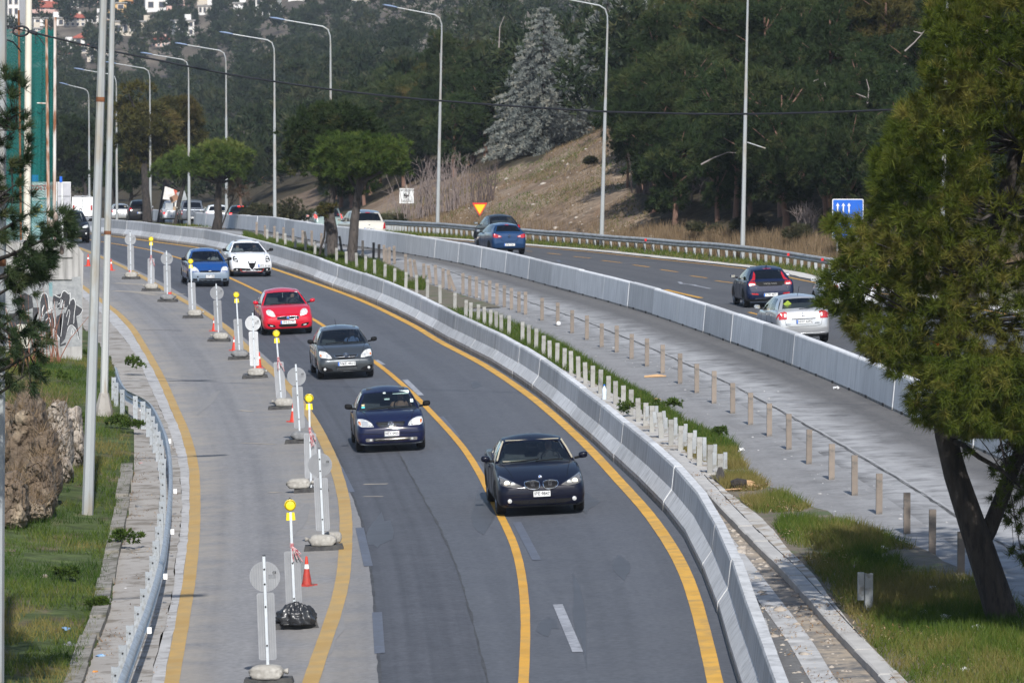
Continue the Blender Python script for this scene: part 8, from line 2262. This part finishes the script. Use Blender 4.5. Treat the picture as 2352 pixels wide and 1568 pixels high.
bbox(73, 418, 131, 462, SWHITE, 'top_panel'); bbox(73, 463, 131, 512, MAT('board_pale_blue', (.42, .52, .55), (.34, .45, .5), scale=3), 'middle_panel'); bbox(73, 513, 131, 600, MAT('board_white_blue', (.55, .62, .64), (.45, .54, .58), scale=2), 'lower_panel')
o = link('lettering', text_mesh('αριτου', .30), b2, SRED); o.location = b2l(98, 430) + Vector((0, -.04, 0))
for x0, y0, x1, y1 in ((86, 478, 92, 484), (78, 494, 84, 497), (94, 470, 98, 478), (80, 519, 92, 521), (127, 492, 130, 498)): bbox(x0, y0, x1, y1, SYEL, 'yellow_mark', -.03)
bbox(94, 485, 128, 488, MAT('board_rust', (.35, .14, .08), rough=.7), 'red_stripe', -.03); bbox(73, 402, 88, 417, SBLUE, 'blue_topper'); bbox(90, 455, 128, 457, MAT('board_teal', (.03, .22, .24), rough=.6), 'teal_stripe', -.03)

# overhead cable
CB = MAT('cable_black', (.012, .013, .018), rough=.7)
cps = [(64,72),(120,86),(235,113),(380,142),(520,170),(640,189),(760,206),(900,222),(1040,234),(1176,244),(1290,251),(1400,257),(1510,260),(1610,262),(1720,262),(1830,260),(1960,256),(2110,249),(2300,236),(2500,220)]
n = len(cps); cyf = lambda px: 138 - 26 * (px / 2400)
cb = empty('overhead_cable', (0, 0, 0), 0, 'black overhead cable sagging across the whole view from the looped end at left', 'cable')
P = [at(x, y, cyf(x)) for x, y in cps]
Q = []
for i in range(n - 1):
 p0, p1, p2, p3 = P[max(i - 1, 0)], P[i], P[i + 1], P[min(i + 2, n - 1)]
 for t in np.linspace(0, 1, 9)[:-1]: Q.append(.5 * (2 * p1 + (p2 - p0) * t + (2 * p0 - 5 * p1 + 4 * p2 - p3) * t * t + (3 * p1 - p0 - 3 * p2 + p3) * t ** 3))
mb = MB(); mb.tube(Q, .028, 6); mb.build('cable', CB, cb, smooth=60)
mb = MB(); mb.tube([at(30 + 18 * (1 - math.cos(a)), 68 + 11 * math.sin(a) + 4, cyf(50)) for a in np.linspace(0, 2 * math.pi, 26)], .034, 6); mb.build('loop', CB, cb, smooth=60)
mb = MB(); mb.tube([at(16, 61, cyf(20)), at(32, 65, cyf(30)), at(66, 73, cyf(60))], .018, 5); mb.tube([at(70, 73, cyf(70)), at(84, 78, cyf(80))], .06, 8)
for e in ((82, 102), (100, 102), (103, 104), (107, 85)): mb.tube([at(78, 76, cyf(80)), at((78 + e[0]) / 2 + 2, (76 + e[1]) / 2 - 2, cyf(85)), at(*e, cyf(85))], .012, 5)
mb.build('loose_ends', CB, cb)
mb = MB(); mb.tube([at(16, 92, 120), at(30, 97, 121), at(40, 108, 122), at(48, 119, 123)], .02, 6); o = mb.build('cable_end', CB); tag(o, 'short loose black cable end at the left edge pole', 'cable')

# ================================================================== litter and small things
PAPER = MAT('paper_white', (.72, .73, .74), (.6, .6, .6), scale=20, rough=.7); BLUEP = MAT('blue_wrapper', (.04, .20, .48), (.3, .4, .5), scale=30, rough=.4); REDP = MAT('red_wrapper', (.5, .04, .04), (.7, .7, .7), scale=25, rough=.4); ORP = MAT('orange_peel', (.55, .22, .04), rough=.6); GREYP = MAT('grey_rag', (.08, .09, .10), (.2, .2, .2), scale=20, rough=.8)
def crumple(s, seed):
 bm = bmesh.new(); bmesh.ops.create_icosphere(bm, subdivisions=2, radius=1); r2 = np.random.default_rng(seed)
 for v in bm.verts: v.co = Vector((v.co.x * s, v.co.y * s * .7, max(v.co.z, -.3) * s * .5)) * (1 + r2.normal() * .28)
 me = bpy.data.meshes.new('litter'); bm.to_mesh(me); bm.free(); return me
for i, (px, py, s, m, nm, lab) in enumerate([(330,948,.13,PAPER,'paper','white paper scrap behind the posts of the left guardrail'),(338,990,.15,PAPER,'plastic_bag','crumpled white plastic bag at the foot of a guardrail post'),(324,1068,.07,REDP,'wrapper','red and white wrapper on the concrete strip at left'),(140,1075,.15,PAPER,'plastic_sheet','long white plastic shred in the grass'),(160,1101,.11,PAPER,'paper','white paper scrap in the grass below the plastic shred'),(178,1038,.13,PAPER,'paper','pale paper scrap behind the grey pole'),(185,1060,.12,PAPER,'cloth_rag','crumpled whitish rag left of the nearer pole'),(232,1511,.10,BLUEP,'wrapper','bright blue wrapper at the lower end of the concrete strip'),(152,1449,.10,BLUEP,'wrapper','blue wrapper lying in the grass'),(160,1486,.09,GREYP,'rag','dark rag in the grass near the bottom'),(246,1279,.06,PAPER,'paper','small white scrap in the grass by the large weed'),(220,1551,.08,ORP,'wrapper','orange and yellow wrapper at the bottom of the concrete strip'),(318,1168,.10,GREYP,'rag','dark tube-like rag on the concrete strip'),(290,1356,.06,PAPER,'paper','small white scrap at the edge of the concrete strip'),
  (1703,1036,.11,PAPER,'paper','flat white paper at the edge of the grey strip'),(1387,862,.06,PAPER,'paper','white scrap on the walk among the grey posts'),(2144,1362,.09,PAPER,'paper','white paper scrap in the shaded grass, upper one'),(2123,1418,.09,PAPER,'paper','pale paper scrap in the shaded grass left of the trunk'),(2169,1430,.11,PAPER,'paper','white paper scrap in the middle of the shaded grass'),(2246,1453,.11,PAPER,'paper','white paper scrap beside the pine trunk'),(2220,1552,.10,PAPER,'cup','white paper cup on the bare soil at the bottom right'),(2030,1268,.08,PAPER,'paper','white scrap in the sunny grass'),(1993,1361-60,.05,PAPER,'paper','tiny white scrap in the grass edge'),(1920,893,.10,PAPER,'paper','white scrap at the foot of the far barrier'),(940,1012-80,.0,PAPER,'paper','')]):
 if s <= 0: continue
 if px < 420: g = hit(px, py, 55)
 else: X, Y, Z = ground(px, py); g = Vector((float(X), float(Y), float(Z) + (.07 if px > 1990 else .01)))
 o = link('litter_' + nm if False else nm, crumple(s, i), None, m); o.location = g + Vector((0, 0, s * .12)); o.rotation_euler = (0, 0, i); tag(o, lab, 'litter')
X, Y, Z = ground(1283, 749); mb = MB(); mb.lathe([(0, 0), (.06, .02), (.085, .085), (.06, .15), (0, .17)], 16); o = mb.build('ball', PAPER, None, smooth=60); o.location = (float(X), float(Y), float(Z)); tag(o, 'small white ball lying by a brown post', 'ball')
X, Y, Z = ground(1388, 925); bt = empty('water_bottle', (float(X), float(Y), float(Z) + .09), 0, 'clear plastic water bottle with blue cap behind the near barrier', 'bottle')
mb = MB(); mb.lathe([(.045, 0), (.05, .02), (.046, .09), (.05, .14), (.05, .21), (.02, .27), (.016, .29)], 14); mb.build('bottle', MAT('bottle_plastic', (.60, .66, .72), (.5, .56, .62), scale=20, rough=.15), bt, smooth=50); mb = MB(); mb.lathe([(.02, .285), (.02, .315), (0, .317)], 12); mb.build('cap', SBLUE, bt); bt.scale = (1.3,) * 3
WOODM = MAT('split_wood', (.45, .29, .15), (.33, .20, .10), scale=6, rough=.85, stretch=(.3, 4, 4));
for pa, pb, w, lab in (((1480,867),(1530,865),.07,'thin pale plank lying on the grey strip'),((1486,920),(1518,919),.06,'short broken plank at the weed edge')):
 X, Y, Z = ground(np.array([pa[0], pb[0]]), np.array([pa[1], pb[1]])); a = Vector((X[0], Y[0], Z[0] + .02)); b = Vector((X[1], Y[1], Z[1] + .02)); mb = MB(); mb.tube([a, a.lerp(b, .6), b], [w * .6, w, w * .3], 5); o = mb.build('plank', WOODM); tag(o, lab, 'plank')
X, Y, Z = ground(1706, 1133); lg = empty('log', (float(X), float(Y), float(Z) + .09), R(20), 'broken piece of tree trunk with torn yellow wood on the walk', 'log')
mb = MB(); mb.tube([(-.22, .1, .10), (-.1, .06, .13), (.08, .02, .11)], [.09, .115, .10], 9); mb.build('bark', BARKD, lg)
mb = MB(); mb.tube([(.06, .02, .10), (.20, .0, .075), (.36, -.03, .05)], [.095, .07, .015], 6); mb.tube([(.05, .05, .14), (.2, .05, .15), (.30, .05, .13)], [.06, .035, .01], 5); mb.build('torn_wood', WOODM, lg)
mb = MB(); [mb.tube([(-.3 - .1 * i, -.05 * i, .01), (-.1, -.1 - .05 * i, .03)], .012, 4) for i in range(3)]; mb.build('splinters', WOODM, lg)
# dry leaves and chips on walk and gutter
rs = np.random.default_rng(17)
LEAFB = leafmat('dry_leaves', (.16, .085, .04), (.30, .18, .09), (.48, .38, .26), rand=.05)
def chips(X, Y, Z, s):
 n = len(X); a = rs.uniform(0, 6.28, n); b = np.stack([X, Y, Z], -1); u = np.stack([np.cos(a), np.sin(a), rs.normal(size=n) * .4], -1) * s * rs.uniform(.5, 1.5, (n, 1)); v = np.stack([-np.sin(a), np.cos(a), rs.normal(size=n) * .3], -1) * s * .7
 return np.stack([b - u, b + v, b + u], 1).reshape(-1, 3)
n = 9000; Y = rs.uniform(60, 112, n); X = KB(Y) + rs.uniform(-1.0, 1.5, n); cl_ = vnoise(X * 1.1, Y * .45, 71); k = (cl_ > .54) & (X > NB(Y) + .7); X, Y = X[k], Y[k]; Z = Zr(X, Y) + np.where(X > KB(Y), .165, .02) + rs.uniform(0, .02, len(X))
n = 2600; Y2 = rs.uniform(60, 120, n); X2 = KE(Y2) + rs.uniform(0, 1, n) ** 2 * 1.1; k = vnoise(X2 * 1.4, Y2 * .5, 73) > .5; X2, Y2 = X2[k], Y2[k]
V = np.concatenate([chips(X, Y, Z, .028), chips(X2, Y2, Zr(X2, Y2) + .05, .024)]); t = np.repeat(rs.uniform(0, 1, len(V) // 3), 3)
o = link('dry_leaves', leaf_obj_mesh('dry_leaves', V, np.arange(len(V)).reshape(-1, 3), t), None, LEAFB); o['kind'] = 'stuff'
n = 600; px = rs.uniform(1180, 2330, n); u = rs.uniform(0, 1, n); Y = rs.uniform(68, 190, n); X = MP(Y) + rs.normal(size=n) * .9 + .3
stones('gravel', X, Y, .013, C_DUST, Zr, seed=9)
n = 500; Y = rs.uniform(62, 104, n); X = NB(Y) + .75 + rs.uniform(0, 1, n) * np.maximum(KB(Y) - NB(Y) - .8, .05); stones('gravel', X, Y, .03, STONE, Zr, seed=10)

# ================================================================== town on the far slope
def hz_mat(name, c, c2=None): return MAT(name, c, c2 or tuple(q * .88 for q in c), scale=.35, rough=.9, coord='Object')
TW = hz_mat('house_white', (.66, .65, .63)); TB = hz_mat('house_beige', (.52, .46, .38)); TP = hz_mat('house_pink', (.55, .36, .31)); TY = hz_mat('house_ochre', (.58, .38, .17)); TR = hz_mat('roof_tiles', (.33, .085, .055)); TG = hz_mat('roof_grey', (.30, .29, .28)); TD = hz_mat('window_dark', (.05, .055, .07)); TO = hz_mat('orange_frame', (.50, .25, .10))
def house(x0, x1, yt, yb, wall, label, roof='flat', rc=None, rows=2, cols=3, rh=14, balc=False, Y=None):
 pc = (x0 + x1) / 2
 g = hit(pc, yb, 900) if Y is None else at(pc, yb, Y); Yh = g.y; k = Yh / FPX
 z0 = at(pc, yb, Yh).z; zt = at(pc, yt, Yh).z; h = zt - z0; w = (x1 - x0) * k; d = max(6.0, w * .7)
 o = empty('house', (g.x, Yh, z0), R(random.uniform(-14, 14)), label, 'house', 'houses of the hillside town')
 mb = MB(); mb.box((0, d / 2, h / 2 - 2), (w, d, h + 4)); mb.build('wall', wall, o)
 if roof == 'hip':
  r_ = rh * k; e = .5; V = [(-w / 2 - e, -e, h), (w / 2 + e, -e, h), (w / 2 + e, d + e, h), (-w / 2 - e, d + e, h), (-w * .22, d / 2, h + r_), (w * .22, d / 2, h + r_), ]
  V += [(a, b, h - .25) for a, b, _ in V[:4]]
  mb = MB(); mb.add(V, [(0, 1, 5, 4), (1, 2, 5), (2, 3, 4, 5), (3, 0, 4), (0, 6, 7, 1), (1, 7, 8, 2), (2, 8, 9, 3), (3, 9, 6, 0), (6, 9, 8, 7)]); rf = mb.build('roof', rc or TR, o)
  mb = MB(); mb.box((w * .2, d * .45, h + r_ * .9), (.7, .7, r_ * 1.0)); mb.build('chimney', wall, rf)
 else:
  mb = MB(); mb.box((0, d / 2, h + .12), (w + .7, d + .7, .3)); mb.build('roof', rc or TG, o)
  mb = MB(); mb.box((w * .25, d * .5, h + .9), (1.6, 1.6, 1.6)); mb.build('stair_head', wall, o)
 for r_ in range(rows):
  zc = h * (r_ + .55) / rows
  for c_ in range(cols):
   xc = -w / 2 + w * (c_ + .5) / cols; ww = min(1.5, w / cols * .5); wh = min(1.6, h / rows * .55)
   mb = MB(); mb.box((xc, -.04, zc), (ww + .22, .12, wh + .22)); f = mb.build('window', TW if wall is not TW else TB, o)
   mb = MB(); mb.box((xc, -.08, zc), (ww, .09, wh)); mb.build('pane', TD, f)
  if balc and r_ > 0:
   mb = MB(); mb.box((0, -.9, h * r_ / rows), (w * .9, 1.8, .22)); mb.box((0, -1.75, h * r_ / rows + .5), (w * .9, .1, .9)); mb.build('balcony', wall, o)
 return o
house(17, 45, -30, 62, TW, 'tall plain white house at the left edge of the town', rows=4, cols=2)
house(47, 150, 16, 44, TP, 'pink house with red tiled roof at the upper left', 'hip', rows=2, cols=5, balc=True)
house(78, 149, 42, 62, TW, 'low white house below the pink house', rows=1, cols=4)
house(164, 181, -12, 20, TW, 'small white house right of the pink house', rows=2, cols=1)
house(240, 290, 8, 50, TY, 'ochre yellow house partly behind the grey poles', rows=2, cols=2, balc=True)
house(288, 336, -14, 20, TO, 'orange brown apartment house with balconies at the top edge', rows=2, cols=3, balc=True)
house(334, 384, -30, 27, TW, 'pale plain house right of the orange brown one', rows=2, cols=2)
house(264, 360, 50, 84, TB, 'long low beige building in the middle of the town', rows=1, cols=6)
house(170, 250, 86, 112, TW, 'white house under a wide red tiled roof', 'hip', rows=1, cols=4, rh=15)
house(184, 236, 104, 124, TB, 'beige house with red edge below the wide red roof', 'flat', rc=TR, rows=1, cols=3)
house(125, 166, 101, 121, TW, 'low white house left of the red edged house', rows=1, cols=2)
house(28, 54, 74, 100, TB, 'small pale house behind the net fence', 'hip', rows=1, cols=2, rh=8)
house(537, 562, 8, 66, TW, 'slim white villa with tall openings beside cypresses', rows=4, cols=2, balc=True)
house(521, 537, 38, 64, TW, 'white annex left of the slim villa', rows=2, cols=2)
house(402, 446, 48, 84, TW, 'white house half hidden by the wood edge', rows=2, cols=3)
house(586, 634, -8, 42, TW, 'white house with dark windows right of the slim villa', rows=2, cols=3)
house(662, 710, -20, 4, TW, 'house with red roof at the top edge behind the wood', 'hip', rows=1, cols=3)
house(806, 838, -18, 16, TB, 'pale house glimpsed at the top edge between trees', rows=2, cols=2)
house(452, 500, -25, 8, TB, 'pale house at the top edge right of the cypress', 'hip', rows=1, cols=3)
house(392, 440, -20, 14, TP, 'rose coloured house at the top edge', 'hip', rows=2, cols=3, rh=10)
for i, (x0, x1, yt, yb) in enumerate([(20,60,112,128),(62,95,66,80),(98,128,-20,6),(190,226,-18,14),(200,236,34,58),(150,196,40,62),(296,330,26,44),(372,400,28,52),(100,150,122,136),(200,262,128,144),(455,486,14,34),(348,392,92,108)]):
 house(x0, x1, yt, yb, (TW, TB, TW, TP)[i % 4], ['pale roadside house with flat roof low at the left of the town', 'small pale house between the white pole and the pink house', 'house with red roof at the top edge left of the small white house', 'white house at the top edge left of the ochre house', 'beige house left of the ochre house', 'white house above the wide red roof', 'rose house below the orange brown house', 'white house right of the long beige building', 'low beige house under the low white house', 'long white wall house just above the far wood', 'pale house right of the cypress row', 'small house at the wood edge under the beige building'][i], 'hip' if i % 3 == 2 else 'flat', rows=1 + (i % 2), cols=2 + i % 3, rh=9)
def cypress(px, pyb, pyt, w, label, seed):
 g = hit(px, pyb, 800); k = g.y / FPX; h = (pyb - pyt) * k; r2 = np.random.default_rng(seed); n = 170; z = r2.uniform(.06, 1, n) * h; rr = w * k / 2 * np.clip(np.sin(np.pi * (z / h) ** .65) * 1.05, .12, 1) * np.sqrt(r2.uniform(.3, 1, n)); a = r2.uniform(0, 6.28, n)
 C = np.stack([np.cos(a) * rr, np.sin(a) * rr, z], -1); V, F, t = tufts(C, unit(C * np.array([1, 1, 0]) + np.array([0, 0, 1.2 * h * .1])), 6, .9, .22, up=1.2, rs=r2, tint=r2.uniform(0, .6, n))
 mb = MB(); mb.tube([(0, 0, -.5), (0, 0, h * .9)], [.25, .05], 6); tree('cypress_tree', (leaf_obj_mesh('crown', V, F, t), mb.mesh('trunk')), L_FAR, BARKD, g, label=label, group='cypresses among the houses')
for i, a in enumerate([(492,60,-10,11,'tall thin cypress right of the pale houses'),(430,72,28,10,'cypress at the wood edge before the white house'),(450,60,26,8,'small cypress right of the white house'),(563,72,14,16,'dark cypress overlapping the slim villa'),(576,62,5,12,'cypress between slim villa and white house'),(317,86,52,14,'dark cypress before the long beige building'),(182,205,132,34,'dark pointed conifer left of the grey poles in the far wood'),(510,75,40,9,'small cypress left of the slim villa')]): cypress(*a[:4], a[4], 700 + i)
wood_mass('town_trees', 330, 1120, 1560, -.108, .02, 54, 7.5, lnm=1.1, wdm=.42, tufts_n=80, nb=5, cond=lambda X, Y: vnoise(X * .03, Y * .012, 81) > .42)
wood_mass('town_trees', 90, 960, 1150, -.108, -.03, 55, 8, lnm=1.0, wdm=.36, tufts_n=90, nb=5)

# ================================================================== air
hz = MB(); hz.box((0, 1800, 140), (17000, 3860, 320)); me = hz.mesh('haze')
hm = bpy.data.materials.new('haze_air'); hm.use_nodes = True; N_, L_ = nodes(hm); N_.remove(N_['Principled BSDF']); pv = N_.new('ShaderNodeVolumePrincipled'); pv.inputs['Color'].default_value = (.74, .84, 1.0, 1); pv.inputs['Density'].default_value = .00009; pv.inputs['Anisotropy'].default_value = .0
L_.new(pv.outputs[0], N_['Material Output'].inputs['Volume'])
o = link('haze', me, None, hm); o['kind'] = 'stuff'
